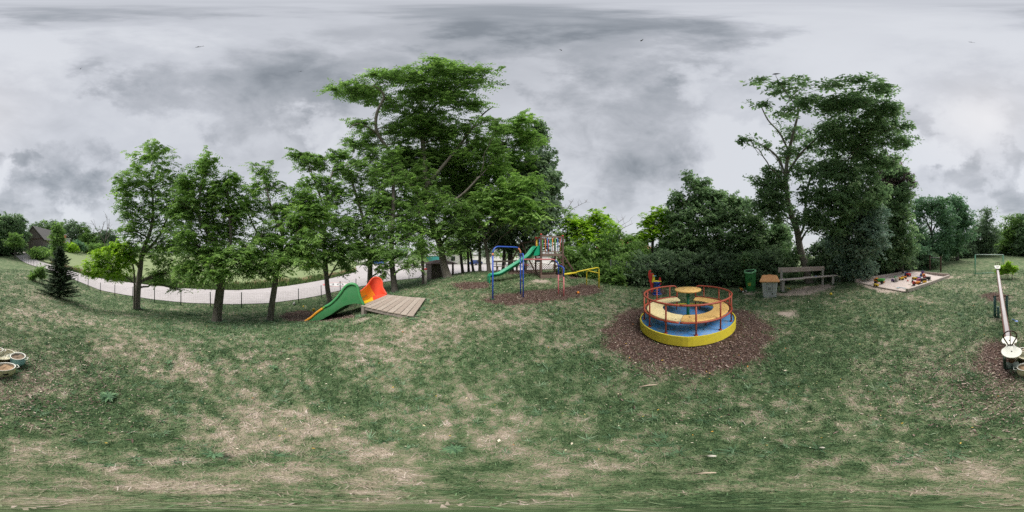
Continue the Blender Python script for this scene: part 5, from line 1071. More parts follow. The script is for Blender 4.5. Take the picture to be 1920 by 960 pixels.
# ---------------------------------------------------------------- embankment slide and its deck
def bank_slide():
    C_ = G(776,597); D_ = G(798,563.5); zdk = .10; A = at(678.5, 4.8); B_ = at(726, 6.15)
    t = thing('wooden_deck', 'weathered wooden start deck beside the small green and red slide', 'deck', (C_.x, C_.y, C_.z))
    c = [Vector((p.x,p.y,0)) for p in (A,B_,D_,C_)]; zz = (.10,.10,D_.z+.07,C_.z+.07)
    NPL = 9
    def pt(u, v):
        p = (c[0].lerp(c[3], u)).lerp(c[1].lerp(c[2], u), v); z = (zz[0]*(1-u)+zz[3]*u)*(1-v)+(zz[1]*(1-u)+zz[2]*u)*v; return Vector((p.x,p.y,z))
    for i in range(NPL):
        u = (i+.5)/NPL; a = pt(u, -.012+random.uniform(-.006,.006)); b = pt(u, 1.012+random.uniform(-.006,.006)); mb = MB(); wv = (pt((i+1)/NPL,.5)-pt(i/NPL,.5)).length
        mb.beam(a, b, wv-.013, .034, bev=.004)
        a_ = mb.build('plank', [P_wood, P_wood2, P_wood3][(i*7+i//2) % 3], t, True)
    for v in (.03,.5,.97): mb = MB(); mb.beam(pt(.0,v)-Vector((0,0,.075)), pt(1,v)-Vector((0,0,.075)), .06, .11); mb.build('joist', P_woodg, t, True)
    for v in (.03, .97): p = pt(.03, v); mb = MB(); mb.beam(Vector((p.x,p.y,gz(p.x,p.y)-.2)), p-Vector((0,0,.02)), .12, .12, (1,0,0)); mb.build('post', P_woodg, t, True)
    # slide body
    s = thing('bank_slide', 'short wide slide with green wave side and red arch running down the bank', 'slide', (A.x, A.y, gz(A.x,A.y)))
    EN = at(592, 5.30); EN.z = gz(EN.x,EN.y)+.03; FN = at(564, 5.55)
    # near rim path: parameter, z of rim above, bottom of wall
    AN = Vector((A.x,A.y,0)); tip = Vector((*at(566,5.5)[:2],0)); AF = Vector((B_.x,B_.y,0)); EF = tip+Vector((-.55,.95,0))
    gt = gz(tip.x, tip.y)
    # rim control by picture columns: (px, py_rim, py_bottom)
    ctl = [(683,572,573),(675.5,556,570),(672,541,570),(668,534.5,569),(660,532,570),(652,534.5,571.5),(645,541,574),(638,551,578),(630,560.5,583),(620,569.5,590),(610,575,595),(606,578,598),(600,582,600),(592,588,606),(584,595,609.5),(576,600,611.5),(569,605,612),(563.5,609.5,612.5)]
    n0, n1 = AN, tip; rim = []; bot = []
    for px, pr, pb in ctl:
        a = az_of(px); dx, dy = math.sin(a), math.cos(a); e = n1-n0
        den = dx*e.y-dy*e.x; k = (n0.x*e.y-n0.y*e.x)/den if abs(den) > 1e-6 else 5
        if px > 676: k = math.hypot(AN.x,AN.y)*1.0
        rim.append(Vector((dx*k, dy*k, pz(pr,k)))); bot.append(Vector((dx*k, dy*k, pz(pb,k))))
    rim = catmull(rim, 4); bot = catmull(bot, 4); n = len(rim)
    side = (AF-AN).normalized()
    def off(p, o, dz_=0): return p+side*o+Vector((0,0,dz_))
    mb = MB(); mb.grid([[off(b,-.0), off(b.lerp(r,.5),-.035 if b.z<r.z else 0), off(r,0)] for r, b in zip(rim, bot)]); mb.grid([[off(r,.035), off(b.lerp(r,.5),.02), off(b,.035)] for r, b in zip(rim, bot)]); mb.build('near_wall', P_gslide, s, True)
    def rimtube(i0, i1, m, rd, label): mb = MB(); mb.tube([off(p,-.015,.0) for p in rim[i0:i1]], rd, 10); return mb.build('wall_rim', m, s, True, label)
    q1, q2, q3 = 4*10, int(4*11.2), 4*16
    rimtube(0, q1+1, P_grim, .042, 'light green wave shaped rim'); rimtube(q1, q2+1, P_lime, .032, 'lime green rim section'); rimtube(q2, q3+1, P_or, .040, 'orange rim section'); rimtube(q3, n, P_fade, .044, 'faded red rim foot')
    # bed between near and far side
    farr = [AF.lerp(EF, i/(n-1)) for i in range(n)]; rows = []
    for i, b in enumerate(bot):
        nb = b+Vector((0,0,.03)); fz = nb.z; f_ = Vector((farr[i].x, farr[i].y, fz)); rows.append([nb.lerp(f_, k/6)+Vector((0,0,-.05*math.sin(PI*k/6))) for k in range(7)])
    rows = rows[20:]; mb = MB(); mb.grid(rows); mb.build('bed', P_gslide, s, True)
    # far wall with its high round arch, thick, facing the deck
    dirf = (AN-AF).normalized(); outw = Vector((-side.y, side.x, 0)); outw = outw if outw.dot(tip-AN) > 0 else -outw
    poly = [(726,551.5),(722,545),(718.3,538),(718,530),(716,525),(712,521.5),(707,520),(701,521.3),(697,524.5),(692,531),(687,537),(681,542.5),(676,546.5)]
    base = [(726,552),(722,551),(718,551),(714,551.5),(710,552),(706,553),(702,554),(698,556),(694,558),(690,560.5),(687,562),(683,564),(680,567)]
    def onplane(px, py, k): return ap(px, py, k)
    dd_ = [6.12,6.2,6.27,6.32,6.36,6.38,6.38,6.33,6.26,6.14,6.0,5.85,5.7]
    W0 = [onplane(*p, k) for p, k in zip(poly, dd_)]; W1 = [onplane(*p, k) for p, k in zip(base, dd_)]
    W0 = catmull(W0, 8); W1 = catmull(W1, 8); th = outw*.05
    mb = MB(); K = len(W0)
    for a_, b_, fl in ((W0,W1,0),([p+th for p in W0],[p+th for p in W1],1)):
        rows = [[b.lerp(r, k/15)+outw*(.05*math.sin(k/15*PI)) for k in range(16)] for r, b in zip(a_, b_)]
        mi = []
        st = len(mb.f); mb.grid(rows)
        for fi in range(st, len(mb.f)):
            i = (fi-st)//15; k = ((fi-st) % 15)/3; px_ = i/(K-1)
            mb.m[fi] = 1 if (px_ > .47+.062*k) else 0
    mb.grid([[a_, a_+th] for a_ in W0]); mb.build('far_wall', [P_rslide, P_or], s, True, label='red and orange round arched wall')
    mb = MB(); mb.tube([p+th*.5 for p in W0[:70]], .032, 8); mb.build('wall_rim', P_rslide, s, True, label='red rim of the round arch')
    # shelf between the two walls at deck level: red and yellow wedge
    e0 = pt(0,0)+Vector((0,0,.012)); e1 = pt(0,1)+Vector((0,0,.012)); NK = 12; NQ = 6; mb = MB(); rows = []
    nrow = [W1[int(i*(K-1)/NK)] for i in range(NK+1)]
    for i in range(NK+1):
        a_ = e1.lerp(e0, i/NK); b_ = nrow[i]; rows.append([a_.lerp(b_, k/NQ)-Vector((0,0,.05*math.sin(PI*k/NQ))) for k in range(NQ+1)])
    st = len(mb.f); mb.grid(rows)
    for fi in range(st, len(mb.f)):
        i = (fi-st)//NQ; mb.m[fi] = 1 if i/NK > .56 else 0
    mb.build('entry_shelf', [P_rslide, P_yslide], s, True, label='red and yellow entry shelf')
bank_slide()
# ---------------------------------------------------------------- seesaw
def seesaw():
    N0 = at(1896.5, 1.98, .25); F0 = at(1870, 6.35, 1.16); d = (F0-N0); Lh = d.length; dn = d.normalized(); dh = Vector((d.x,d.y,0)).normalized(); s = Vector((dh.y,-dh.x,0)); up = s.cross(dn).normalized()
    if up.z < 0: up = -up
    piv = N0.lerp(F0, .485); gp_ = gz(piv.x, piv.y)
    t = thing('seesaw', 'long steel seesaw with white double seats, near end down on the mulch', 'seesaw', (piv.x,piv.y,gp_))
    mb = MB(); mb.beam(N0+dn*.12, F0-dn*.1, .070, .018, up); o = mb.build('beam_top', P_beam, t, True)
    mb = MB(); mb.beam(N0+dn*.12-up*.05, F0-dn*.1-up*.05, .105, .078, up, .012); mb.build('beam', P_beamr, t, True)
    o.location += up*.0
    def seat(c, sg, name):
        # figure of eight plate in the beam's own plane: rider side disc, neck, inner disc
        pl = []; R1, R2 = .125, .105; L_ = .24
        M = Matrix((s, dn*sg, up)).transposed().to_4x4(); M.translation = c
        def outline(k):
            o = []
            for i in range(25):
                a = math.radians(-205+i*(230/24)); o.append((R1*k*math.cos(a), R1*k*math.sin(a)))
            for x, y in ((.075,.09),(.052,.125),(.05,.15),(.066,.18)): o.append((x*k, y))
            for i in range(25):
                a = math.radians(-35+i*(250/24)); o.append((R2*k*math.cos(a), L_+R2*k*math.sin(a)))
            for x, y in ((-.066,.18),(-.05,.15),(-.052,.125),(-.075,.09)): o.append((x*k, y))
            return o
        O = outline(1); mb = MB(); mb.prism(O, .0, .016, M); ob = mb.build('seat', P_white, t, True)
        for y in (0, L_): mb = MB(); mb.lathe([(.010,.016),(.010,.020),(.001,.022)], c=(0,y,0), n=8); mb.v = [tuple(M @ Vector(v)) for v in mb.v]; mb.build('seat_bolt', P_sblk, t, True)
        # handle: pear shaped loop with centre bar
        H = [(-.022,.0),(-.05,.06),(-.078,.115),(-.088,.155),(-.075,.195),(-.042,.222),(0,.232),(.042,.222),(.075,.195),(.088,.155),(.078,.115),(.05,.06),(.022,0)]
        base = c+dn*sg*.125; upv = (up*.93+dn*sg*.36).normalized()
        pts = catmull([base+s*x+upv*(z+.01) for x, z in H], 3); mb = MB(); mb.tube(pts, .0095, 8); mb.tube([base+upv*.0, base+upv*.235], .006, 6); mb.tube([base-s*.03+upv*.02, base+s*.03+upv*.02], .012, 6); mb.build('handle', P_blk, t, True)
    seat(N0+up*.03, 1, 'near'); seat(F0+up*.03, -1, 'far')
    # bumper tyre halves and frame under the seats
    for c, sg in ((N0,1),(F0,-1)):
        b = c-up*.03+dn*sg*.02
        mb = MB(); mb.tube([b+dn*sg*(.06*math.cos(q))+Vector((0,0,-.04-.08*math.sin(q))) for q in np.linspace(0,PI,9)], .034, 8); mb.build('bumper', P_rust, t, True)
    # near end rest: dark green box frame on the ground
    g = Vector((N0.x,N0.y,gz(N0.x,N0.y))); mb = MB()
    mb.box((g+Vector((0,0,.012))), (.20,.16,.03), math.atan2(dh.y,dh.x)-PI/2, .004)
    for k in (-1,): mb.box(g+s*(.085*k)+Vector((0,0,.10)), (.03,.15,.19), math.atan2(dh.y,dh.x)-PI/2, .004)
    mb.build('end_stop', P_dgreen, t, True)
    # pivot: two teal posts with foot piece
    for k in (-1,1):
        b = piv+s*(.15*k); mb = MB(); z1 = piv.z-.02 if False else .53; mb.tube([Vector((b.x,b.y,gp_-.1)), Vector((b.x,b.y,gp_+.56))], .036, 10); mb.lathe([(.040,gp_+.56),(.040,gp_+.575),(.02,gp_+.585)], c=(b.x,b.y,0), n=10); mb.build('pivot_post', P_teal, t, True)
    mb = MB(); mb.tube([Vector((*(piv-s*.2)[:2],piv.z-.11)), Vector((*(piv+s*.2)[:2],piv.z-.11))], .022, 8); mb.build('axle', P_beamr, t, True)
    b = piv-s*.07-dh*.08; mb = MB(); mb.tube([Vector((b.x,b.y,gp_-.05)), Vector((b.x,b.y,gp_+.30))], .032, 8); mb.build('centre_post', P_teal, t, True)
seesaw()
# ---------------------------------------------------------------- spring rider
def spring_rider():
    g = G(1229,551.5); g = at(1229, math.hypot(g.x,g.y)); a = az_of(1229); s = Vector((math.cos(a), -math.sin(a), 0)); f = Vector((math.sin(a), math.cos(a), 0)); d0 = math.hypot(g.x,g.y)
    t = thing('spring_rider', 'red rooster shaped spring rider with yellow seat and blue spring', 'spring rider', tuple(g))
    k = d0*PXR
    def pl(pts, o, th, name, m, label=None):
        n = len(pts); mb = MB(); vs = []
        for oo in (o-th/2, o+th/2):
            for px, py in pts: vs.append(g+s*((px-1229)*k)+f*oo+Vector((0,0,pz(py,d0)-g.z)))
        mb.add(vs, [tuple(range(n)), tuple(range(2*n-1,n-1,-1))]+[(i,(i+1)%n,n+(i+1)%n,n+i) for i in range(n)]); return mb.build(name, m, t, True, label)
    pl([(1219,506),(1220.7,506.5),(1221,508.5),(1219.5,511),(1219.3,513.5),(1222,512),(1225,513),(1227,517),(1227.5,524),(1226.5,529),(1224.5,534),(1224.5,546),(1221,548),(1219.5,540),(1219.8,533),(1218,528.5),(1216.2,526),(1217.8,524.5),(1216.2,520),(1215.3,515),(1215.8,510),(1217.3,507)], 0, .10, 'rooster_panel', TOY['red'])
    pl([(1223.6,514.5),(1225.3,515),(1227.6,519),(1228,524),(1226.6,528),(1224,529.5),(1222,528),(1222.6,524),(1223.8,519)], 0, .125, 'face_panel', P_yel)
    pl([(1235,524),(1236.2,520.5),(1237.5,520),(1239,521.5),(1239.8,526),(1239.5,534),(1236,534)], 0, .10, 'tail_panel', TOY['red'])
    mb = MB(); mb.box(g+s*((1233-1229)*k)+Vector((0,0,pz(527.2,d0)-g.z)), (.30,.24,.035), -a, .01); mb.build('seat', P_yel, t, True)
    mb = MB(); mb.tube([g+s*((1226-1229)*k)-f*.16+Vector((0,0,pz(517.5,d0)-g.z)), g+s*((1227-1229)*k)+f*.16+Vector((0,0,pz(517.5,d0)-g.z))], .015, 8); mb.tube([g+s*((1225.5-1229)*k)+Vector((0,0,pz(516.5,d0)-g.z)), g+s*((1230-1229)*k)+Vector((0,0,pz(518,d0)-g.z))], .017, 8); mb.build('handle', TOY['sky'], t, True)
    zt, zb = pz(530,d0), g.z+.03; c0 = g+s*(2.6*k); n = 96
    mb = MB(); mb.tube([Vector((c0.x,c0.y,0))+Vector((.125*math.cos(q),.125*math.sin(q), zb+(zt-zb)*q/(2*PI*5))) for q in np.linspace(0,2*PI*5,n)], .021, 7); mb.build('spring', P_tblue, t, True)
    mb = MB(); mb.lathe([(.16,zt),(.16,zt+.03),(.05,zt+.05)], c=(c0.x,c0.y,0), n=16); mb.build('plate', P_tblue, t, True); mb = MB(); mb.lathe([(.2,g.z),(.2,g.z+.02),(.14,g.z+.03)], c=(c0.x,c0.y,0), n=16); mb.build('plate', P_tblue, t, True)
spring_rider()
# ---------------------------------------------------------------- green bin
def green_bin():
    g = G(1407,545); d0 = math.hypot(g.x,g.y); k = d0*PXR; a = az_of(1407); s = Vector((math.cos(a),-math.sin(a),0)); f = -Vector((math.sin(a),math.cos(a),0))
    t = thing('litter_bin', 'green plastic litter bin with open oval mouth and small yellow sticker', 'litter bin', tuple(g), -a)
    H = pz(508, d0)-g.z
    def ring(z, w_, dp, sh=0, n=28):
        o = []
        for i in range(n):
            q = 2*PI*i/n; cx_, sy_ = math.cos(q), math.sin(q); e = .75; o.append(Vector((sh+w_*math.copysign(abs(cx_)**e,cx_), dp*math.copysign(abs(sy_)**e,sy_), z)))
        return o
    Zs = [(0,.195,.17,.02),(.03,.205,.18,.02),(H*.3,.225,.195,.01),(H*.62,.25,.215,0),(H*.86,.265,.23,-.01),(H*.93,.27,.235,-.01)]
    rows = [ring(z,w_,dp,sh) for z,w_,dp,sh in Zs]; mb = MB(); mb.grid(rows, closed=True); mb.build('body', P_bin, t)
    rows = [ring(H*.93,.27,.235,-.01), ring(H*.935,.285,.25,-.012), ring(H*.97,.287,.252,-.014), ring(H*1.0,.275,.24,-.016), ring(H*1.01,.235,.20,-.02), ring(H*.99,.215,.18,-.03)]
    rows = [[p+Vector((0,0,.05*(p.y/.24)+(.03 if p.x > .1 else 0))) for p in r] for r in rows]
    mb = MB(); mb.grid(rows, closed=True); mb.build('rim', P_binrim, t)
    rows = [rows[-1], ring(H*.80,.20,.17,-.03)]; mb = MB(); mb.grid(rows, closed=True); k0 = len(mb.v)-28; mb.f.append(tuple(range(k0,k0+28))); mb.m.append(0); mb.sm.append(False); mb.build('mouth', P_hole, t)
    # sticker and the embossed figure on the side that faces the lawn
    y = -.222
    st = thing.__globals__['MB'](); st.box((-.045,y+.012,H*.36), (.125,.004,.135), Matrix.Rotation(.10,3,'X')); o = st.build('sticker', TOY['yellow'], t)
    mb = MB(); mb.box((-.045,y+.0085,H*.36), (.10,.003,.11), Matrix.Rotation(.10,3,'X')); mb.build('sticker_ground', mat('sticker_green', (.40,.52,.12), None, .6), o)
    mb = MB(); mb.prism([(-.025,-.032),(.03,-.032),(.032,-.01),(.012,.002),(-.02,-.008)], .0, .002, Matrix.Translation((-.042,y+.008,H*.36)) @ Matrix.Rotation(PI/2,4,'X')); mb.build('sticker_mark', TOY['orange'], o)
    mb = MB(); mb.prism([(-.008,.0),(.014,.0),(.014,.022),(.004,.032),(-.008,.02)], .0, .002, Matrix.Translation((-.040,y+.007,H*.36)) @ Matrix.Rotation(PI/2,4,'X')); mb.build('sticker_mark', TOY['black'], o)
    M_em = mat('embossed_dark_green', (.015,.085,.03), None, .5); z0 = H*.55; yy = -.232
    mb = MB(); mb.tube([(-.06,yy+.015,z0),(-.045,yy+.008,z0+.16)], .007, 5); mb.tube([(-.035,yy+.015,z0),(-.045,yy+.008,z0+.16)], .006, 5); mb.tube([(.0,yy+.013,z0+.01),(.015,yy+.006,z0+.13),(.045,yy+.006,z0+.14),(.06,yy+.013,z0+.02)], .006, 5); mb.build('embossed_figure', M_em, t)
green_bin()
def grit_box():
    g = G(1443,556.5); d0 = math.hypot(g.x,g.y); a = az_of(1443); t = thing('grit_bin', 'grey plastic grit bin with a sun faded orange lid standing left of the bench', 'grit bin', tuple(g), -a)
    H = pz(525.5,d0)-g.z; PX = d0*PXR; wb, wt = 12.2*PX, 15*PX; D_ = .20
    def rr(z, w_, dp, r_=.04, n=5):
        o = []
        for sx, sy, q0 in ((1,1,0),(-1,1,PI/2),(-1,-1,PI),(1,-1,3*PI/2)):
            for i in range(n): q = q0+PI/2*i/(n-1); o.append(Vector((sx*(w_-r_)+r_*math.cos(q), sy*(dp-r_)+r_*math.sin(q), z)))
        return o
    mb = MB(); mb.grid([rr(.01,wb-.01,D_-.02),rr(.05,wb,D_-.01),rr(H*.9,wt-.01,D_+.03),rr(H,wt,D_+.04)], closed=True, smooth=False); mb.build('body', P_grey, t)
    # recessed frame on the front
    ang = math.atan2(.05,H*.9); Rm = Matrix.Rotation(ang,3,'X'); yf = lambda z: -(D_-.01+.04*(z/(H*.9)))-.002
    M_rc = mat('grey_recess', (.27,.285,.30), None, .6)
    mb = MB(); zc_ = H*.62
    for c_, sz in (((0,yf(zc_+.16),zc_+.15),(.22,.012,.018)),((0,yf(zc_-.15),zc_-.15),(.22,.012,.018)),((-.105,yf(zc_),zc_),(.018,.012,.30)),((.105,yf(zc_),zc_),(.018,.012,.30))): mb.box(c_, sz, Rm, .003)
    mb.build('embossed_frame', M_rc, t); mb = MB(); mb.box((0,yf(zc_-.03),zc_-.04),(.12,.010,.10),Rm,.003); mb.build('embossed_panel', M_rc, t)
    mb = MB(); mb.prism([(-.035,0),(-.01,-.022),(.02,-.03),(.028,.0),(.01,.03),(-.012,.028)], 0, .004, Matrix.Translation((.105,yf(H*.25)+.002,H*.25)) @ Matrix.Rotation(PI/2,4,'X')); mb.build('black_patch', TOY['black'], t)
    wl = 18.5*PX; zt = pz(516,d0)-g.z; dl = D_+.09
    mb = MB(); rows = [rr(H-.03,wl-.01,dl,.03),rr(H-.005,wl,dl,.03),rr(H+.03,wl-.02,dl-.02,.03),rr(zt-.01,wl-.09,dl-.16,.03),rr(zt,wl-.12,dl-.2,.03)]
    rows = [[p+Vector((0,0,.02*math.sin(p.x*9)*0)) for p in r] for r in rows]; mb.grid(rows, closed=True, smooth=False); k0 = len(mb.v)-20; mb.f.append(tuple(range(k0,k0+20))); mb.m.append(0); mb.sm.append(False); mb.f.append(tuple(range(k0-80+19,k0-81,-1))); mb.m.append(0); mb.sm.append(False)
    mb.build('lid', P_lid, t)
    mb = MB(); mb.lathe([(.11,zt-.004),(.10,zt+.012),(.05,zt+.022),(.005,zt+.024)], n=16, sy=.6); mb.build('lid_boss', P_lid, t)
    b = thing('stone_slab', 'small pale slab under the grey grit bin', 'slab', tuple(g)); mb = MB(); mb.box((0.05,-.05,.0),(.44,.40,.05),-a,.01); mb.build('slab', P_conc, b)
grit_box()
def bench():
    A = G(1466,547.5); B = G(1562,533); d = (B-A); d.z = 0; Ln = d.length; d.normalize(); n = Vector((-d.y,d.x,0)); n = n if n.dot(A) > 0 else -n
    t = thing('park_bench', 'long weathered plank bench on pale posts in front of the leaning trunk', 'bench', tuple(A))
    dA, dB = math.hypot(A.x,A.y), math.hypot(B.x,B.y); zA = pz(523.5,dA); zB = pz(517.5,dB)
    S0 = A-d*.42; S1 = B+d*.22; S0.z = zA-.02; S1.z = zB+.02; mid = S0.lerp(S1,.42)
    mb = MB(); mb.beam(S0, mid+d*.01, .30, .05, bev=.01); mb.build('seat', P_bench, t, True); mb = MB(); mb.beam(mid+Vector((0,0,.025)), S1+Vector((0,0,.0)), .30, .05, bev=.01); mb.build('seat', P_bench, t, True)
    bz0 = pz(504.5, dA+.4); bz1 = pz(501.5, dB+.4); C0 = A-d*.02+n*.34; C1 = B-d*.35+n*.34
    C0.z = bz0-.04; C1.z = bz1-.02; mb = MB(); mb.beam(C0, C1, .055, .235, bev=.012); mb.build('backrest', P_benchb, t, True)
    for p, zt, zb in ((A+d*.05,zA,A.z),(B-d*.03,zB,B.z)):
        mb = MB(); mb.beam(Vector((p.x,p.y,zb-.1)), Vector((p.x,p.y,zt-.045)), .13, .16, (1,0,0), .012); mb.build('leg', P_conc, t, True)
    for p, zt in ((A+d*.12+n*.30,bz0-.02),(B-d*.5+n*.30,bz1-.02)):
        g_ = gz(p.x,p.y); q = p-n*.0; mb = MB(); mb.beam(Vector((q.x,q.y,g_-.1)), Vector((q.x,q.y,zt)), .11, .10, (1,0,0), .012); mb.build('back_post', P_conc, t, True)
    w_ = A.lerp(B,.62); w_ = Vector((w_.x,w_.y,zA*(.36)+zB*.62+.035)); ball('blue toy ball lying on the bench seat', at_pt=w_+n*.02, r=.055, m='blue', cat='ball')
def ball(label, at_pt, r, m, cat='ball', name='toy_ball'):
    mb = MB(); mb.lathe([(r*math.sin(q)+1e-4, -r*math.cos(q)) for q in np.linspace(0,PI,11)], n=16, cap=False); o = mb.build(name, TOY[m]); o.location = at_pt; props(o, label, cat); return o
bench()
# ---------------------------------------------------------------- sandbox
def sandbox():
    F, Lc, Bk, Rt = SBX; cen = (F+Bk)/2; t = thing('sandbox', 'sandbox framed by bleached timber beams, full of scattered plastic toys', 'sandbox', (cen.x,cen.y,gz(cen.x,cen.y)))
    for a, b, h in ((F,Lc,.02),(Lc,Bk,.16),(Bk,Rt,.20),(Rt,F,.13)):
        n = max(1, round((b-a).length/2.2))
        for i in range(n):
            p = a.lerp(b,i/n); q = a.lerp(b,(i+1)/n); p.z = gz(p.x,p.y)+h*.5; q.z = gz(q.x,q.y)+h*.5; dd = (q-p).normalized()*.006
            mb = MB(); mb.beam(p+dd,q-dd,.13,h+.08,bev=.012); mb.build('beam', P_sbeam, t, True)
    mb = MB(); rows = []; N_ = 40; C4 = [F,Lc,Bk,Rt]
    for i in range(N_+1):
        r = []
        for j in range(N_+1):
            u, v = i/N_, j/N_; p = (F.lerp(Rt,u)).lerp(Lc.lerp(Bk,u),v); h = .26*math.exp(-(((p-MND).xy.length)/.9)**2); r.append(Vector((p.x,p.y,gz(p.x,p.y)+.022+h+(float(fbm(p.x,p.y,2.5,3,61))-.5)*.10*min(1,min(u,v,1-u,1-v)*8))))
        rows.append(r)
    mb.grid(rows); o = mb.build('sand', P_sand, t, True)
MND = G(1715,516)
sandbox()
def sz(px, py):
    g = G(px,py); h = .26*math.exp(-(((g-MND).xy.length)/.9)**2); return g+Vector((0,0,.03+h*.6))
def toy_truck(label, px, py, L_, body, cab, bed, rz, name='toy_truck', cat='toy truck'):
    g = sz(px,py); t = thing(name, label, cat, tuple(g), rz); w_ = L_*.5; h = L_*.42; r = L_*.14
    mb = MB(); mb.box((0,0,r*1.1),(L_*.96,w_*.55,h*.16),None,.006); mb.build('chassis', TOY[body], t)
    mb = MB(); mb.prism([(L_*.16,r*1.25),(L_*.46,r*1.25),(L_*.46,r*1.25+h*.42),(L_*.38,h*1.12),(L_*.16,h*1.12)], -w_*.42, w_*.42, Matrix.Rotation(PI/2,4,'X')); c = mb.build('cab', TOY[cab], t)
    mb = MB(); mb.box((L_*.27,0,h*.92),(L_*.24,w_*.86,h*.22),None,.003); mb.build('window', TOY['black'], c)
    mb = MB(); a, b = L_*.12, -L_*.48
    mb.add([(a,-w_*.45,h*1.0),(b,-w_*.5,h*1.05),(b,w_*.5,h*1.05),(a,w_*.45,h*1.0),(a-.03,-w_*.3,r*1.4),(b+.05,-w_*.3,r*1.4),(b+.05,w_*.3,r*1.4),(a-.03,w_*.3,r*1.4)], [(0,1,5,4),(1,2,6,5),(2,3,7,6),(3,0,4,7),(4,5,6,7),(0,3,2,1)]); mb.build('tipper', TOY[bed], t)
    for sx in (-.3,.3):
        for sy in (-1,1): mb = MB(); mb.lathe([(r*.3,-w_*.09),(r*.9,-w_*.09),(r,-w_*.05),(r,w_*.05),(r*.9,w_*.09),(r*.3,w_*.09)], n=12); o = mb.build('wheel', TOY['black'], t); o.rotation_euler = (PI/2,0,0); o.location = (sx*L_,sy*w_*.42,r)
def bucket(label, px, py, h, m, inner='maroon', tilt=0, g=None):
    g = g if g is not None else sz(px,py); t = thing('toy_bucket', label, 'toy bucket', tuple(g)); t.rotation_euler = (tilt, 0, random.uniform(0,3)); mb = MB(); mb.lathe([(h*.34,0),(h*.36,.004),(h*.5,h*.92),(h*.54,h*.93),(h*.54,h),(h*.48,h),(h*.46,h*.9),(h*.32,.02),(.001,.02)], n=20); mb.build('pail', TOY[m], t)
    mb = MB(); mb.tube([(h*.53*math.cos(q),h*.12*math.sin(q)+.0,h*.95+h*.30*math.sin(q)) for q in np.linspace(0,PI,11)], .006, 6); mb.build('handle', TOY[inner], t)
def shovel(label, px, py, L_, m, rz, g=None):
    g = g if g is not None else sz(px,py); t = thing('toy_shovel', label, 'toy shovel', tuple(g+Vector((0,0,.015))), rz); mb = MB()
    mb.tube([(-L_*.5,0,.01),(L_*.12,0,.02)], L_*.035, 7); mb.tube([(-L_*.5,-L_*.09,.01),(-L_*.5,L_*.09,.01)], L_*.035, 7); mb.build('handle', TOY[m], t)
    mb = MB(); rows = [[(x,y*wd,.02-.25*wd*(1-abs(y)**2)*.3) for y in np.linspace(-1,1,6)] for x, wd in ((L_*.1,L_*.10),(L_*.18,L_*.16),(L_*.38,L_*.15),(L_*.5,L_*.06))]; mb.grid(rows); mb.build('blade', TOY[m], t)
toy_truck('green and orange toy dump truck by the left beam of the sandbox', 1649, 532.5, .62, 'orange', 'orange', 'green', .5)
toy_truck('small yellow toy car lying outside the near left beam of the sandbox', 1643, 538.5, .30, 'yellow', 'yellow', 'yellow', .2)
toy_truck('yellow toy digger truck in the middle left of the sandbox', 1689, 526.5, .40, 'yellow', 'orange', 'yellow', 1.2)
toy_truck('orange toy truck behind the yellow digger in the sandbox', 1695, 524, .40, 'orange', 'orange', 'orange', .7)
toy_truck('red and blue toy truck in front of the far left sandbox beam', 1702, 519.5, .55, 'red', 'blue', 'red', -.2)
toy_truck('blue and white toy car with red base at the left of the toy heap', 1676, 529, .34, 'blue', 'purple', 'white', 1.5)
toy_truck('yellow and red toy garage truck at the sand mound', 1715, 525.5, .36, 'red', 'yellow', 'yellow', .1)
toy_truck('sky blue toy truck right of the yellow one at the mound', 1722, 525, .40, 'sky', 'sky', 'blue', .3)
toy_truck('big orange red toy tractor nearest the front corner', 1718, 536, .44, 'black', 'red', 'orange', .9)
toy_truck('black and pink toy wagon in the centre of the toy heap', 1728, 531.5, .60, 'black', 'pink', 'black', 1.0)
toy_truck('dark toy trailer with a red end near the right beam', 1738, 526, .5, 'black', 'red', 'black', .2)
toy_truck('orange toy ride on with a blue figure beside the far right beam', 1730, 519.5, .42, 'orange', 'blue', 'orange', .8)
bucket('yellow toy bucket in front of the black toy wagon', 1734, 535, .20, 'yellow', 'orange')
bucket('white toy bucket between the blue toy car and the yellow digger', 1682, 528.5, .22, 'white', 'white')
bucket('green toy bucket standing left in the toy heap', 1679, 524, .18, 'green', 'teal')
bucket('purple upright toy pail on the far beam side', 1730, 517, .24, 'purple', 'blue')
shovel('red toy spade in the middle of the sandbox', 1702, 527.5, .42, 'red', 2.4)
shovel('light blue toy spade by the front corner of the sandbox', 1688, 542, .36, 'sky', .6)
shovel('dark green toy rake beside the light blue spade', 1700, 543.5, .30, 'teal', .2)
ball('black toy wheel lying left of the orange tractor', sz(1711,530)+Vector((0,0,.06)), .07, 'black')
ball('pink ball in the heap behind the black wagon', sz(1743,524)+Vector((0,0,.06)), .06, 'pink')
ball('blue ball beside the red and blue truck', sz(1706,518)+Vector((0,0,.08)), .09, 'blue')
def G2(px,py,dz=.02): return G(px,py)+Vector((0,0,dz))
ball('small yellow ball on the grass below the right end of the bench', G2(1558,553.5,.05), .055, 'yellow')
ball('tiny red ball on the grass under the bench', G2(1515,532,.05), .045, 'red')
ball('orange ball lying in the mulch between the red and yellow bars', G2(1084,551,.045), .05, 'orange')
shovel('yellow toy spade on the sand under the bench', 0, 0, .30, 'yellow', .3, g=G2(1480,543))
shovel('blue toy scoop on the grass right of the seesaw', 0, 0, .22, 'blue', 2.2, g=G2(1903,605,.03))
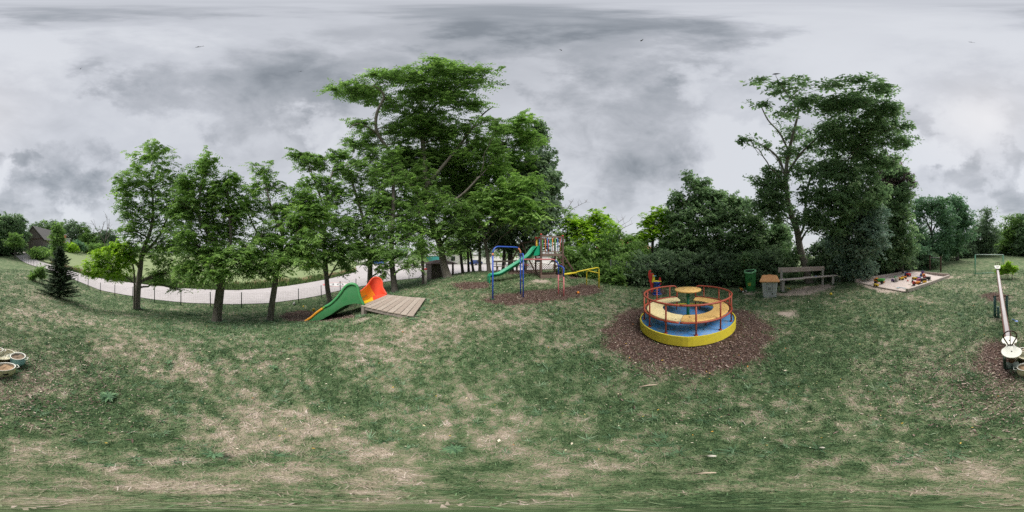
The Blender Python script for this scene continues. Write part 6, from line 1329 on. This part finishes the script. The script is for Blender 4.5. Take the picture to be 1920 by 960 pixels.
def mower():
    g = G(1393,548.5); t = thing('toy_mower', 'black and orange toy mower lying on the grass left of the green bin', 'toy mower', tuple(g), 1.0); mb = MB(); mb.box((0,0,.06),(.22,.14,.06),None,.015); mb.build('body', TOY['black'], t)
    mb = MB(); mb.tube([(.02,-.05,.08),(.10,-.05,.16),(.20,0,.17),(.10,.05,.16),(.02,.05,.08)], .016, 7); mb.build('handle', TOY['orange'], t)
    for sx in (-.09,.09):
        for sy in (-.09,.09): mb = MB(); mb.lathe([(.01,-.015),(.045,-.015),(.045,.015),(.01,.015)], n=12); o = mb.build('wheel', TOY['black'] if sx > 0 else TOY['white'], t); o.rotation_euler = (PI/2,0,0); o.location = (sx,sy,.045)
mower()
# little things on the mulch left of the green slide
def plush():
    g = G(551,572.5); t = thing('plush_toy', 'black and white soft toy sitting on the grass near the wire fence', 'soft toy', tuple(g), .6); mb = MB()
    for c, r, sz_ in (((0,0,.07),.07,1.1),): mb.lathe([(r*math.sin(q)+1e-4,-r*sz_*math.cos(q)) for q in np.linspace(0,PI,9)], c=c, n=12, cap=False)
    mb.build('body', TOY['white'], t); mb = MB(); mb.lathe([(.05*math.sin(q)+1e-4,-.045*math.cos(q)) for q in np.linspace(0,PI,9)], c=(.02,0,.165), n=12, cap=False); mb.build('head', TOY['white'], t)
    for y in (-.04,.04): mb = MB(); mb.lathe([(.02*math.sin(q)+1e-4,-.02*math.cos(q)) for q in np.linspace(0,PI,7)], c=(.01,y,.205), n=8, cap=False); mb.build('ear', TOY['black'], t)
    for y in (-.06,.06): mb = MB(); mb.tube([(.0,y,.11),(.07,y*1.2,.05)], .024, 7); mb.build('arm', TOY['black'], t); mb = MB(); mb.tube([(.03,y*.7,.03),(.13,y,.025)], .026, 7); mb.build('leg', TOY['black'], t)
plush()
bucket('small yellow toy cup on the mulch beside the foot of the green slide', 0, 0, .12, 'yellow', 'white', 0, G2(588,583.5,0))
ball('little yellow ball on the grass between the soft toy and the yellow cup', G2(569,576,.04), .045, 'yellow')
# ---------------------------------------------------------------- enamel pots
def pot(label, px, py, r, h, outer, inner, soil, rz, name='enamel_pot', spot=False, oval=1.0, bowl=False):
    g = G(px,py); t = thing(name, label, 'pot', tuple(g), rz); k = .72 if bowl else .95
    mb = MB(); mb.lathe([(.001,.002),(r*k*.92,0),(r*k,.006),(r*(.97 if bowl else 1.05),h*.45),(r*(1 if bowl else 1.02),h*.94),(r+.006,h*.985)], n=36, sy=oval, cap=False); mb.build('wall', outer, t)
    mb = MB(); mb.lathe([(r+.006,h*.985),(r+.009,h),(r+.004,h+.005),(r-.008,h),(r*.95,h*.8),(r*(k+.02),h*.25 if soil is None else h*.55),(.001,h*.2 if soil is None else h*.55)], n=36, sy=oval, cap=False); mb.build('rim', inner, t)
    if soil is not None:
        mb = MB(); rows = [[Vector((q*r*.95*math.cos(a),q*r*.95*oval*math.sin(a),h*.82+.008*math.sin(a*3+q*9)+.006*math.cos(7*a*q))) for a in np.linspace(0,2*PI,28,endpoint=False)] for q in (.02,.4,.8,1)]; mb.grid(rows, closed=True); mb.build('soil', soil, t)
    for sg in (-1,1):
        mb = MB(); mb.tube([(sg*(r+.004),-.035,h*.86),(sg*(r+.035),-.026,h*.88),(sg*(r+.040),.026,h*.88),(sg*(r+.004),.035,h*.86)], .006, 7); mb.build('handle', inner, t)
    if spot:
        mb = MB(); mb.prism([(-.035,0),(-.02,-.014),(.015,-.016),(.035,.004),(.01,.012),(-.02,.014)], 0, .003, Matrix.Translation((0,(r*1.05+.004)*oval,h*.5)) @ Matrix.Rotation(PI/2,4,'X')); mb.build('chip', P_sblk, t)
pot('wide white lined enamel basin with a dark rusty bottom, behind the two smaller pots', 8, 672, .150, .085, mat('rusty_olive_enamel', (.30,.26,.17), (.12,.08,.05), .6, 9, .1), P_cream, None, .4, 'enamel_basin', bowl=True)
pot('sky blue enamel pot filled with dry soil and lowest in front of the basin', 33.5, 682, .095, .15, P_sky, P_enw, P_soil, -.5)
pot('cream oval enamel pot with black chips on its side, nearest of the pots', 8, 701, .125, .135, P_creamy, P_enw, mat('orange_dry_soil', (.50,.33,.20), (.38,.26,.17), .95, 20, 1, 60), .15, spot=True, oval=.72)
pot('white enamel pot half hidden beside the near seesaw seat', 1918, 664, .060, .09, P_enw, P_enw, P_soil, 0)
# ---------------------------------------------------------------- wooden post with red cap and prop, shelter
def posts():
    g = G(798,534); d0 = math.hypot(g.x,g.y); t = thing('timber_post', 'grey round timber post with a red cap leaning against a dark trunk', 'post', tuple(g)); h = pz(504,d0)-g.z
    mb = MB(); mb.tube([(0,0,-.1),(0,0,h)], .085, 12); mb.build('shaft', P_conc, t); mb = MB(); mb.lathe([(.088,h-.06),(.09,h),(.06,h+.03),(.01,h+.04)], n=12); mb.build('cap', TOY['red'], t)
    mb = MB(); e = G(776,530); v = e-g; mb.tube([(0,0,h*.85),(v.x,v.y,v.z)], .018, 6); mb.build('guy_rod', P_teal, t)
posts()
def shelter():
    b0 = G(809,524.5); d0 = math.hypot(b0.x,b0.y); t = thing('shelter', 'small dark brick shelter with a low reddish roof behind the giant trunk', 'shelter', tuple(b0))
    a = az_of(812); u = Vector((math.cos(a),-math.sin(a),0)); f = Vector((math.sin(a),math.cos(a),0)); u = (u*.93+f*.35).normalized(); f = Vector((-u.y,u.x,0)); H = 1.45; M_br = brick_mat('shelter_brick', (.13,.10,.095), (.20,.16,.15), (.07,.06,.055), 4.2)
    def V3(x, y, z): p = b0+u*x+f*y; return Vector((p.x,p.y,b0.z-.15+z))
    def wall(x0,x1,y0,y1,h):
        mb = MB(); c = (V3(x0,y0,0)+V3(x1,y1,h))/2; mb.box(c,(abs(x1-x0),abs(y1-y0),h),math.atan2(u.y,u.x)); mb.build('wall', M_br, t, True)
    wall(0,1.05,0,.16,H); wall(0,.16,.165,1.6,H); wall(.165,2.1,1.6,1.76,H)
    mb = MB(); mb.beam(V3(2.05,.06,0),V3(2.05,.06,H),.14,.14,(1,0,0)); mb.build('post', P_dwood, t, True)
    mb = MB(); z0, z1 = H+.02, H+.36; R = [(-.15,-.3),(2.35,-.3),(2.35,2.05),(-.15,2.05)]; top = [V3(x,y,z0+.05) for x,y in R]+[V3(.75,.85,z1),V3(1.45,.85,z1)]; bt = [V3(x,y,z0) for x,y in R]
    mb.add(top+bt, [(0,1,5,4),(1,2,5),(2,3,4,5),(3,0,4),(6,9,8,7),(0,6,7,1),(1,7,8,2),(2,8,9,3),(3,9,6,0)]); mb.build('roof', mat('rusty_roof', (.17,.09,.085), (.26,.17,.155), .8, 6, .3, dirt=.4, dirtc=(.30,.24,.22)), t, True)
def brick_mat(name, c1, c2, mortar, scale):
    m = bpy.data.materials.new(name); m.use_nodes = True; n = m.node_tree.nodes; l = m.node_tree.links; b = n['Principled BSDF']; b.inputs['Roughness'].default_value = .9
    br = n.new('ShaderNodeTexBrick'); br.inputs['Color1'].default_value = (*c1,1); br.inputs['Color2'].default_value = (*c2,1); br.inputs['Mortar'].default_value = (*mortar,1); br.inputs['Scale'].default_value = scale
    tc = n.new('ShaderNodeTexCoord'); sx = n.new('ShaderNodeSeparateXYZ'); l.new(tc.outputs['Object'], sx.inputs[0]); ad = n.new('ShaderNodeMath'); l.new(sx.outputs[0], ad.inputs[0]); l.new(sx.outputs[1], ad.inputs[1]); cb = n.new('ShaderNodeCombineXYZ'); l.new(ad.outputs[0], cb.inputs[0]); l.new(sx.outputs[2], cb.inputs[1]); l.new(cb.outputs[0], br.inputs[0]); l.new(br.outputs[0], b.inputs[0]); return m
shelter()
# ---------------------------------------------------------------- wire fence along the road
FP = [(20,483.5),(28,485),(37,496-9),(45,490.5),(52,492)]
def fence():
    path = catmull([(-2.4,-62),(-3.4,-48),(-4.7,-36),(-5.4,-28),(-6.7,-17),(-7.3,-11),(-7.7,-6),(-8.2,-2.5),(-8.7,.5),(-9.2,3),(-9.9,6),(-10.5,9),(-10.5,11.5),(-9.7,14),(-8.3,17),(-7.2,19.5),(-5.4,22),(-2.5,24.5)], 8)
    t = thing('wire_fence', 'low wire mesh fence on thin dark posts along the road', 'fence', tuple(Vector((path[50].x,path[50].y,gz(path[50].x,path[50].y)))))
    acc_ = 0; pos = [path[0]]; need = 1.62
    for a, b in zip(path, path[1:]):
        l_ = (b-a).length; 
        while acc_+l_ >= need:
            k = (need-acc_)/l_; p = a.lerp(b,k); pos.append(p); a = p; l_ = (b-a).length; acc_ = 0
        acc_ += l_
    src = None; H = .84
    for p in pos:
        g = gz(p.x,p.y)
        if src is None:
            mb = MB(); mb.tube([(0,0,-.1),(0,0,H)], .027, 6); mb.tube([(0,0,H-.01),(0,0,H+.02)], .031, 6); src = mb.build('post', P_fpost, t); o = src
        else: o = src.copy(); COL.objects.link(o); o.parent = t
        o.location = Vector((p.x,p.y,g))-t.location; o.rotation_euler = (random.gauss(0,.02),random.gauss(0,.02),0)
    mb = MB()
    for a, b in zip(pos, pos[1:]):
        dist = math.hypot(*((a+b)/2)[:2]); za, zb = gz(a.x,a.y), gz(b.x,b.y)
        if dist > 32: continue
        rr_ = .0022; k = 9 if dist < 18 else 5
        for i in range(k):
            h = .04+i*(H-.08)/(k-1); mb.tube([Vector((a.x,a.y,za+h)), Vector((b.x,b.y,zb+h))], rr_, 3, caps=False)
        m_ = 16 if dist < 18 else 8
        for i in range(1,m_):
            q = a.lerp(b,i/m_); z = za+(zb-za)*i/m_; mb.tube([Vector((q.x,q.y,z+.04)), Vector((q.x,q.y,z+H-.04))], rr_, 3, caps=False)
    o = mb.build('wire_mesh', P_wire, t, True); o['kind'] = 'stuff'
fence()
def chain_fence(label, P, H, gap, rw, posts=True, hull=None, m=None):
    P = [Vector((p.x,p.y,gz(p.x,p.y))) for p in P]; t = thing('mesh_fence', label, 'fence', tuple(P[0])); mb = MB()
    for a, b in zip(P, P[1:]):
        d = b-a; L_ = d.length; n = int(L_/gap)
        for i in range(-int(H/gap), n+1):
            for sg in (1,-1):
                x0 = i*gap if sg == 1 else (i+H/gap)*gap; x1 = x0+sg*H
                k0, k1 = 0.0, 1.0
                for k in range(2):
                    pass
                t0 = max(0.0, (0-x0)/(x1-x0) if sg == 1 else (L_-x0)/(x1-x0)); t1 = min(1.0, (L_-x0)/(x1-x0) if sg == 1 else (0-x0)/(x1-x0))
                if t1 <= t0+.01: continue
                q = lambda tt: a+d*((x0+(x1-x0)*tt)/L_)+Vector((0,0,.03+H*tt)); mb.tube([q(t0),q(t1)], rw, 3, caps=False)
        mb.tube([a+Vector((0,0,H+.03)), b+Vector((0,0,H+.03))], rw, 4)
    o = mb.build('wire_mesh', m or P_wire, t, True); o['kind'] = 'stuff'
    for p in P: mb = MB(); mb.tube([p-Vector((0,0,.1)), p+Vector((0,0,H+.08))], .028, 6); mb.build('post', P_fpost if m is None else m, t, True)
chain_fence('sagging chain link fence at the foot of the eastern hedge', [at(1145,8.3),at(1175,8.3),at(1215,8.4),at(1255,8.35),at(1280,8.35),at(1300,8.45),at(1345,8.5),at(1385,8.4),at(1425,8.45),at(1460,9.0)], 1.15, .11, .0022)
chain_fence('brown criss cross lattice fence behind the legs of the play tower', [at(985,12.5),at(1012,12.3),at(1038,12.2),at(1060,12.2)], .55, .17, .017, m=P_lattice)
def rail_bench():
    a, b = at(926,12.2), at(976,13.2); t = thing('picnic_bench', 'plain grey wooden bench in the shade between the blue posts', 'bench', tuple(a)); d = (b-a).normalized(); n = Vector((-d.y,d.x,0))
    for nm, dz_, o, w_, h_ in (('backrest',.78,.22,.04,.14),('seat',.42,0,.34,.045)): mb = MB(); mb.beam(a+Vector((0,0,dz_))+n*o, b+Vector((0,0,dz_))+n*o, w_, h_); mb.build(nm, P_woodg, t, True)
    for p in (a+d*.3,b-d*.3): mb = MB(); mb.beam(p+Vector((0,0,-.1)), p+Vector((0,0,.4)), .1,.1,(1,0,0)); mb.beam(p+n*.18+Vector((0,0,-.1)), p+n*.2+Vector((0,0,.84)), .08,.08,(1,0,0)); mb.build('leg', P_woodg, t, True)
rail_bench()
# ---------------------------------------------------------------- goals and horizontal bar
def goal(label, p0, p1, d0, d1, H, depth, m, r=.04):
    a, b = at(p0,d0), at(p1,d1); t = thing('football_goal', label, 'goal', tuple(a)); d = (b-a); d.z = 0; d.normalize(); n = Vector((-d.y,d.x,0)); n = n if n.dot(a) > 0 else -n
    zt = max(a.z,b.z)+H
    for p in (a,b): mb = MB(); mb.tube([p-Vector((0,0,.05)), Vector((p.x,p.y,zt))], r, 8); mb.build('post', m[0], t, True)
    mb = MB(); mb.tube([Vector((a.x,a.y,zt)), Vector((b.x,b.y,zt))], r, 8); mb.build('crossbar', m[1], t, True)
    for p in (a,b):
        q = p+n*depth; q.z = gz(q.x,q.y); mb = MB(); mb.tube([Vector((p.x,p.y,zt)), Vector((p.x,p.y,zt))+n*.25*depth, q], r*.8, 6); mb.build('back_stay', m[0], t, True)
    qa, qb = a+n*depth, b+n*depth; mb = MB(); mb.tube([Vector((qa.x,qa.y,gz(qa.x,qa.y)+.03)), Vector((qb.x,qb.y,gz(qb.x,qb.y)+.03))], r*.7, 6); mb.build('ground_bar', m[0], t, True)
P_mint = mat('mint_green_goal_paint', (.18,.48,.33), (.24,.50,.38), .5, 6); P_gw = mat('pale_goal_paint', (.55,.66,.60), (.48,.58,.53), .5, 6)
goal('nearer small goal with mint green posts behind the seesaw', 1829, 1881.5, 13.9, 14.8, 1.66, .55, (P_mint, P_gw), .038)
goal('far football goal at the end of the field before the dark trees', 1855, 1872.5, 54, 55, 2.05, 1.0, (P_gw, P_gw), .09)
def bar():
    a, b = at(1743.5,16.6), at(1764,15.4); t = thing('horizontal_bar', 'brown timber posts with a thin gymnastics bar beyond the sandbox', 'horizontal bar', tuple(b))
    za = pz(479.5,16.6); zb = pz(480.5,15.4)
    for p, z in ((a,za),(b,zb)): mb = MB(); mb.beam(p-Vector((0,0,.1)), Vector((p.x,p.y,z)), .13,.13,(1,0,0)); mb.build('post', P_dwood, t, True)
    mb = MB(); mb.tube([Vector((a.x,a.y,za-.17)), Vector((b.x,b.y,zb-.17))], .03, 8); mb.build('bar', P_beam, t, True)
bar()
# ---------------------------------------------------------------- buildings
def barn():
    d = 50; A = at(46,50); B = at(81,46); C_ = at(104,51); base = min(A.z,B.z)-1.2; ze = pz(447,47); zr = pz(426.5,50)
    t = thing('barn', 'old grey brown timber barn with a steep weathered roof', 'barn', (B.x,B.y,B.z)); u = Vector((A.x-B.x,A.y-B.y,0)); W = u.length; u.normalize(); v = Vector((-u.y,u.x,0)); v = v if v.dot(B) > 0 else -v; Ld = 11.5
    M_b = mat('barn_boards', (.25,.215,.195), (.17,.145,.13), .9, 3, .5, 12, stretch=(5,5,.4), dirt=.35, dirtc=(.22,.19,.17)); M_r = mat('barn_roof', (.235,.22,.21), (.17,.16,.155), .9, 3, .5, 8, dirt=.3, dirtc=(.12,.11,.10))
    o = Vector((B.x,B.y,0)); P = lambda x, y, z: o+u*x+v*y+Vector((0,0,z))
    mb = MB(); mb.add([P(0,0,base),P(W,0,base),P(W,0,ze),P(W/2,0,zr-.15),P(0,0,ze),P(0,Ld,base),P(W,Ld,base),P(W,Ld,ze),P(W/2,Ld,zr-.15),P(0,Ld,ze)], [(0,1,2,3,4),(9,8,7,6,5),(0,4,9,5),(1,6,7,2),(2,7,8,3),(3,8,9,4)]); mb.build('wall', M_b, t, True)
    for sx in (0,1):
        x0 = -.7 if sx == 0 else W+.7; zl = ze-.65
        mb = MB(); a_ = [P(x0,-.5,zl),P(W/2,-.5,zr),P(W/2,Ld+.5,zr),P(x0,Ld+.5,zl)]; mb.add(a_+[p+Vector((0,0,.16)) for p in a_], [(3,2,1,0),(4,5,6,7),(0,1,5,4),(1,2,6,5),(2,3,7,6),(3,0,4,7)]); mb.build('roof', M_r, t, True)
    mb = MB()
    for i in range(12): x = W*(i+.5)/12; h = ze+(zr-.3-ze)*(1-abs(x-W/2)/(W/2)); mb.beam(P(x,-.04,base),P(x,-.04,h-.1),.10,.05,(u.x,u.y,0))
    for i in range(14): y = Ld*(i+.5)/14; mb.beam(P(-.04,y,base),P(-.04,y,ze-.5),.10,.05,(v.x,v.y,0))
    mb.build('board_battens', M_b, t, True)
    mb = MB(); mb.beam(P(-.1,-.08,ze-.1),P(W+.1,-.08,ze-.1),.10,.22); mb.build('tie_beam', P_dwood, t, True)
    mb = MB(); c = P(-.06,Ld*.28,base+2.2); mb.box(c,(.06,2.2,2.6),math.atan2(u.y,u.x)); mb.build('door', mat('barn_door', (.19,.165,.15), (.13,.11,.10), .9, 4, .3, stretch=(5,5,.5)), t, True)
    mb = MB(); c = P(W*.25,-.06,base+1.5); mb.beam(P(-.05,-.07,base+.9),P(W*.45,-.07,base+.9),.06,.7); mb.build('plinth', P_conc, t, True)
barn()
def box_house(name, label, px0, px1, d, py_e, py_r, wallm, roofm, depth, wins=(), flat=False, base_off=-.5, rz=0):
    a, b = at(px0,d), at(px1,d+rz); t = thing(name, label, 'house', tuple(a)); u = Vector((b.x-a.x,b.y-a.y,0)); W = u.length; u.normalize(); v = Vector((-u.y,u.x,0)); v = v if v.dot(a) > 0 else -v
    z0 = min(a.z,b.z)+base_off; ze = pz(py_e,d); zr = pz(py_r,d+depth/2) if py_r else ze; o = Vector((a.x,a.y,0)); P = lambda x,y,z: o+u*x+v*y+Vector((0,0,z))
    mb = MB(); mb.add([P(0,0,z0),P(W,0,z0),P(W,depth,z0),P(0,depth,z0),P(0,0,ze),P(W,0,ze),P(W,depth,ze),P(0,depth,ze)], [(0,1,5,4),(1,2,6,5),(2,3,7,6),(3,0,4,7)]+([(4,5,6,7)] if flat else [])); mb.build('wall', wallm, t, True)
    if flat: mb = MB(); c = P(W/2,depth/2,ze+.14); mb.box(c,(W+.8,depth+.8,.26),math.atan2(u.y,u.x)); mb.build('roof', roofm, t, True)
    else:
        mb = MB(); q = [P(-.4,-.5,ze-.1),P(W+.4,-.5,ze-.1),P(W+.4,depth+.5,ze-.1),P(-.4,depth+.5,ze-.1),P(-.4,depth/2,zr),P(W+.4,depth/2,zr)]; mb.add(q,[(0,1,5,4),(2,3,4,5),(1,2,5),(3,0,4),(3,2,1,0)]); mb.build('roof', roofm, t, True)
    Mg = mat('window_glass_dark', (.03,.035,.04), None, .15); Mf = mat('window_frame_white', (.7,.7,.68), None, .6)
    for x, z, w_, h_ in wins:
        c = P(W*x,-.03,z0+z); mb = MB(); ang = math.atan2(u.y,u.x)
        mb.box(c+Vector((0,0,h_/2)),(w_+.14,.06,.09),ang); mb.box(c-Vector((0,0,h_/2)),(w_+.14,.06,.09),ang); mb.box(c+u*w_/2,(.08,.06,h_-.09),ang); mb.box(c-u*w_/2,(.08,.06,h_-.09),ang); f_ = mb.build('window', Mf, t, True); mb = MB(); mb.box(c,(w_-.08,.02,h_-.09),ang); mb.build('pane', Mg, f_, True)
    return t
W_cream = mat('cream_render', (.62,.53,.42), (.56,.48,.38), .9, 2, .1); W_white = mat('white_render', (.62,.61,.59), (.55,.54,.52), .9, 2, .1); R_red = mat('red_tile_roof', (.34,.10,.07), (.26,.08,.06), .85, 6, .5, 18); R_grey = mat('grey_flat_roof', (.40,.40,.41), None, .8, 3); W_or = mat('orange_render', (.62,.27,.12), None, .9, 2)
box_house('house', 'cream house with red tiled roof glimpsed over the hedge left of the roundabout', 1168, 1222, 20, 464, 448, W_cream, R_red, 8, [(.22,2.9,.55,.8),(.5,2.9,.55,.8),(.78,2.9,.55,.8)], rz=3)
box_house('house', 'modern house with an orange wall and flat white roof behind the column tree', 117, 124, 70, 441, None, W_or, W_white, 7, [(.6,3,1.2,1.4)], True)
box_house('house_annex', 'low white annex right of the orange walled house', 122, 131.5, 68, 448, None, W_white, W_white, 6, [(.4,1.7,2.2,1.4)], True)
box_house('warehouse', 'long white hall across the paved yard seen between the trunks', 655, 765, 62, 470, None, W_white, R_grey, 14, [], True)
box_house('warehouse', 'white gable hall behind the shelter', 812, 862, 52, 474, 462, W_white, R_grey, 12, [(.2,2.4,1.4,1.6),(.75,2.4,1.4,1.6)])
box_house('warehouse', 'white hall across the yard right of the trunk clump', 868, 985, 60, 477, 468, W_white, R_grey, 12, [])
box_house('house', 'pale hall far behind the play tower', 990, 1058, 40, 478, 468, W_white, R_grey, 10, [(.3,2.2,1.2,1.2),(.7,2.2,1.2,1.2)])
g = at(812,44); tg = thing('shed', 'teal green sheet metal shed beside the white gable hall', 'shed', tuple(g)); mb = MB(); mb.box((0,0,1.3),(3.4,3,2.9),-az_of(812)); mb.build('wall', mat('teal_sheet', (.03,.22,.20), None, .5, 3), tg); mb = MB(); mb.box((0,0,2.83),(3.8,3.4,.14),-az_of(812)); mb.build('roof', R_grey, tg)
# parked cars across the yard
def car(label, px, d, m, rz):
    g = at(px,d); g.z = road_z(g.x,g.y); t = thing('parked_car', label, 'car', tuple(g), rz); prof = [(-2.1,.35),(-2.1,.8),(-1.95,.95),(-1.3,1.0),(-.75,1.42),(.75,1.42),(1.35,1.0),(2.0,.85),(2.1,.6),(2.1,.35)]
    mb = MB(); mb.prism(prof,-.85,.85,Matrix.Rotation(PI/2,4,'X')); b_ = mb.build('body', m, t); mb = MB(); mb.prism([(-1.15,1.0),(-.7,1.36),(.7,1.36),(1.2,1.0)],-.86,.86,Matrix.Rotation(PI/2,4,'X')); mb.build('window', mat('window_glass_dark', (.03,.035,.04)), t)
    for x in (-1.3,1.3):
        for y in (-.8,.8): mb = MB(); mb.lathe([(.2,-.1),(.32,-.1),(.33,0),(.32,.1),(.2,.1)], n=14); o = mb.build('wheel', TOY['black'], t); o.rotation_euler = (PI/2,0,0); o.location = (x,y,.33)
car('blue car parked in front of the long white hall', 708, 48, mat('car_blue', (.03,.08,.30), None, .25, 3), .5)
car('silver car parked beside the blue one', 724, 50, mat('car_silver', (.45,.46,.48), None, .25, 3), .6)
car('dark blue van like car seen right of the trunk clump', 893, 46, mat('car_navy', (.02,.04,.14), None, .25, 3), 1.2)
# ---------------------------------------------------------------- birds
M_bird = mat('dark_plumage', (.02,.02,.022), (.04,.04,.045), .7, 12)
def bird(label, p, span, rz, perched=False):
    mb = MB()
    if perched:
        mb.tube([(-.10,0,-.08),(-.04,0,.0),(.02,0,.07),(.06,0,.12),(.10,0,.125)], [.008,.035,.045,.028,.006], 8); mb.tube([(-.02,0,-.02),(-.12,0,-.13)], [.018,.006], 5); mb.tube([(.0,.02,.03),(-.01,.02,-.06)], .004, 4)
    else:
        mb.tube([(-.12,0,0),(-.05,0,0),(.03,0,.005),(.08,0,.01),(.11,0,.01)], [.006,.02,.026,.02,.004], 8)
        for sg in (-1,1): mb.add([(.05,0,.01),(.02,sg*span*.25,.05),(-.05,sg*span*.5,.02),(-.03,sg*span*.25,.035),(-.03,0,.0),(.04,sg*span*.12,.022)], [(0,5,3,4),(5,1,3),(1,2,3)])
        mb.add([(-.1,0,0),(-.19,.035,0),(-.16,0,0),(-.19,-.035,0)], [(0,1,2),(0,2,3)])
    o = mb.build('bird', M_bird); o.location = p; o.rotation_euler = (random.uniform(-.2,.2), random.uniform(-.2,.2), rz); return props(o, label, 'bird', None if perched else 'small dark birds high in the grey sky')
bird('single dark bird perched on the topmost twig of the big walnut', Vector(ap(1455,140,zc(1455,140,10.0)))+Vector((0,0,.07)), .3, 1.0, True)
for px, py in [(151,129),(564,134),(1203,76),(1820,79),(1052,94),(372,88)]:
    e = (480-py)/960*PI; h = random.uniform(16,26); d = h/math.tan(e); bird('tiny dark bird gliding high overhead in the grey sky', Vector(ap(px,py,d)), .09, random.uniform(0,6))
# bare twig lying on the grass and pale stones
for px, py, L_, lab in ((1323,889,.05,'bleached stick lying on the grass below the roundabout'),(1215,727,.17,'short pale stick at the edge of the roundabout mulch')):
    g = G(px,py); mb = MB(); mb.tube([(-L_/2,0,.0),(0,.004,.006),(L_/2,0,.0)], [.006,.009,.006], 6); o = mb.build('stick', mat('bleached_wood', (.55,.44,.34), None, .9)); o.location = g+Vector((0,0,.035)); o.rotation_euler = (0,0,az_of(px)*-1+.25); props(o, lab, 'stick')
for px, py, r, lab in ((1334,857,.019,'flat white stone in the grass between the roundabout and the viewer'),(1541,842,.014,'small pale stone in the grass right of the white stone'),(1341,812,.001,'')):
    if not lab: continue
    g = G(px,py); mb = MB(); mb.lathe([(r*.7,0),(r,.008),(r*.8,.018),(.002,.022)], n=10, sy=.6); o = mb.build('stone', mat('pale_stone', (.66,.62,.54), (.55,.5,.44), .9)); o.location = g+Vector((0,0,.022)); o.rotation_euler = (0,0,-az_of(px)); props(o, lab, 'stone')
# broad leaved weeds in the lawn
def weed(px, py, R, n, lab):
    g = G(px,py); c = []; d = []; nr = []; ln = []
    for i in range(n):
        a = random.uniform(0,2*PI); r = random.uniform(.2,1)*R; c.append((g.x+r*math.cos(a)*.6,g.y+r*math.sin(a)*.6,g.z+.03+random.random()*.02)); d.append((math.cos(a),math.sin(a),random.uniform(-.1,.5))); nr.append((random.gauss(0,.2),random.gauss(0,.2),1)); ln.append(R*random.uniform(.5,1))
    o = quads('weed', leafquads(np.array(c),np.array(d),np.array(nr),np.array(ln),np.array(ln)*.28,.08), LM['blue'], RNG.random(n)*.5+.35, origin=tuple(g)); o.location = g; props(o, lab, 'weed')
weed(203,747,.10,60,'leafy rosette weed below the dry slope on the left lawn'); weed(850,845,.06,70,'patch of small round leaved weeds near the centre bottom of the lawn'); weed(400,855,.05,40,'blue green grass tuft on the lawn below the thick locust'); weed(512,692,.08,20,'small green weed on the pale lawn below the leaning locust'); weed(317,683,.08,20,'small green weed on the dry lawn between two locusts')
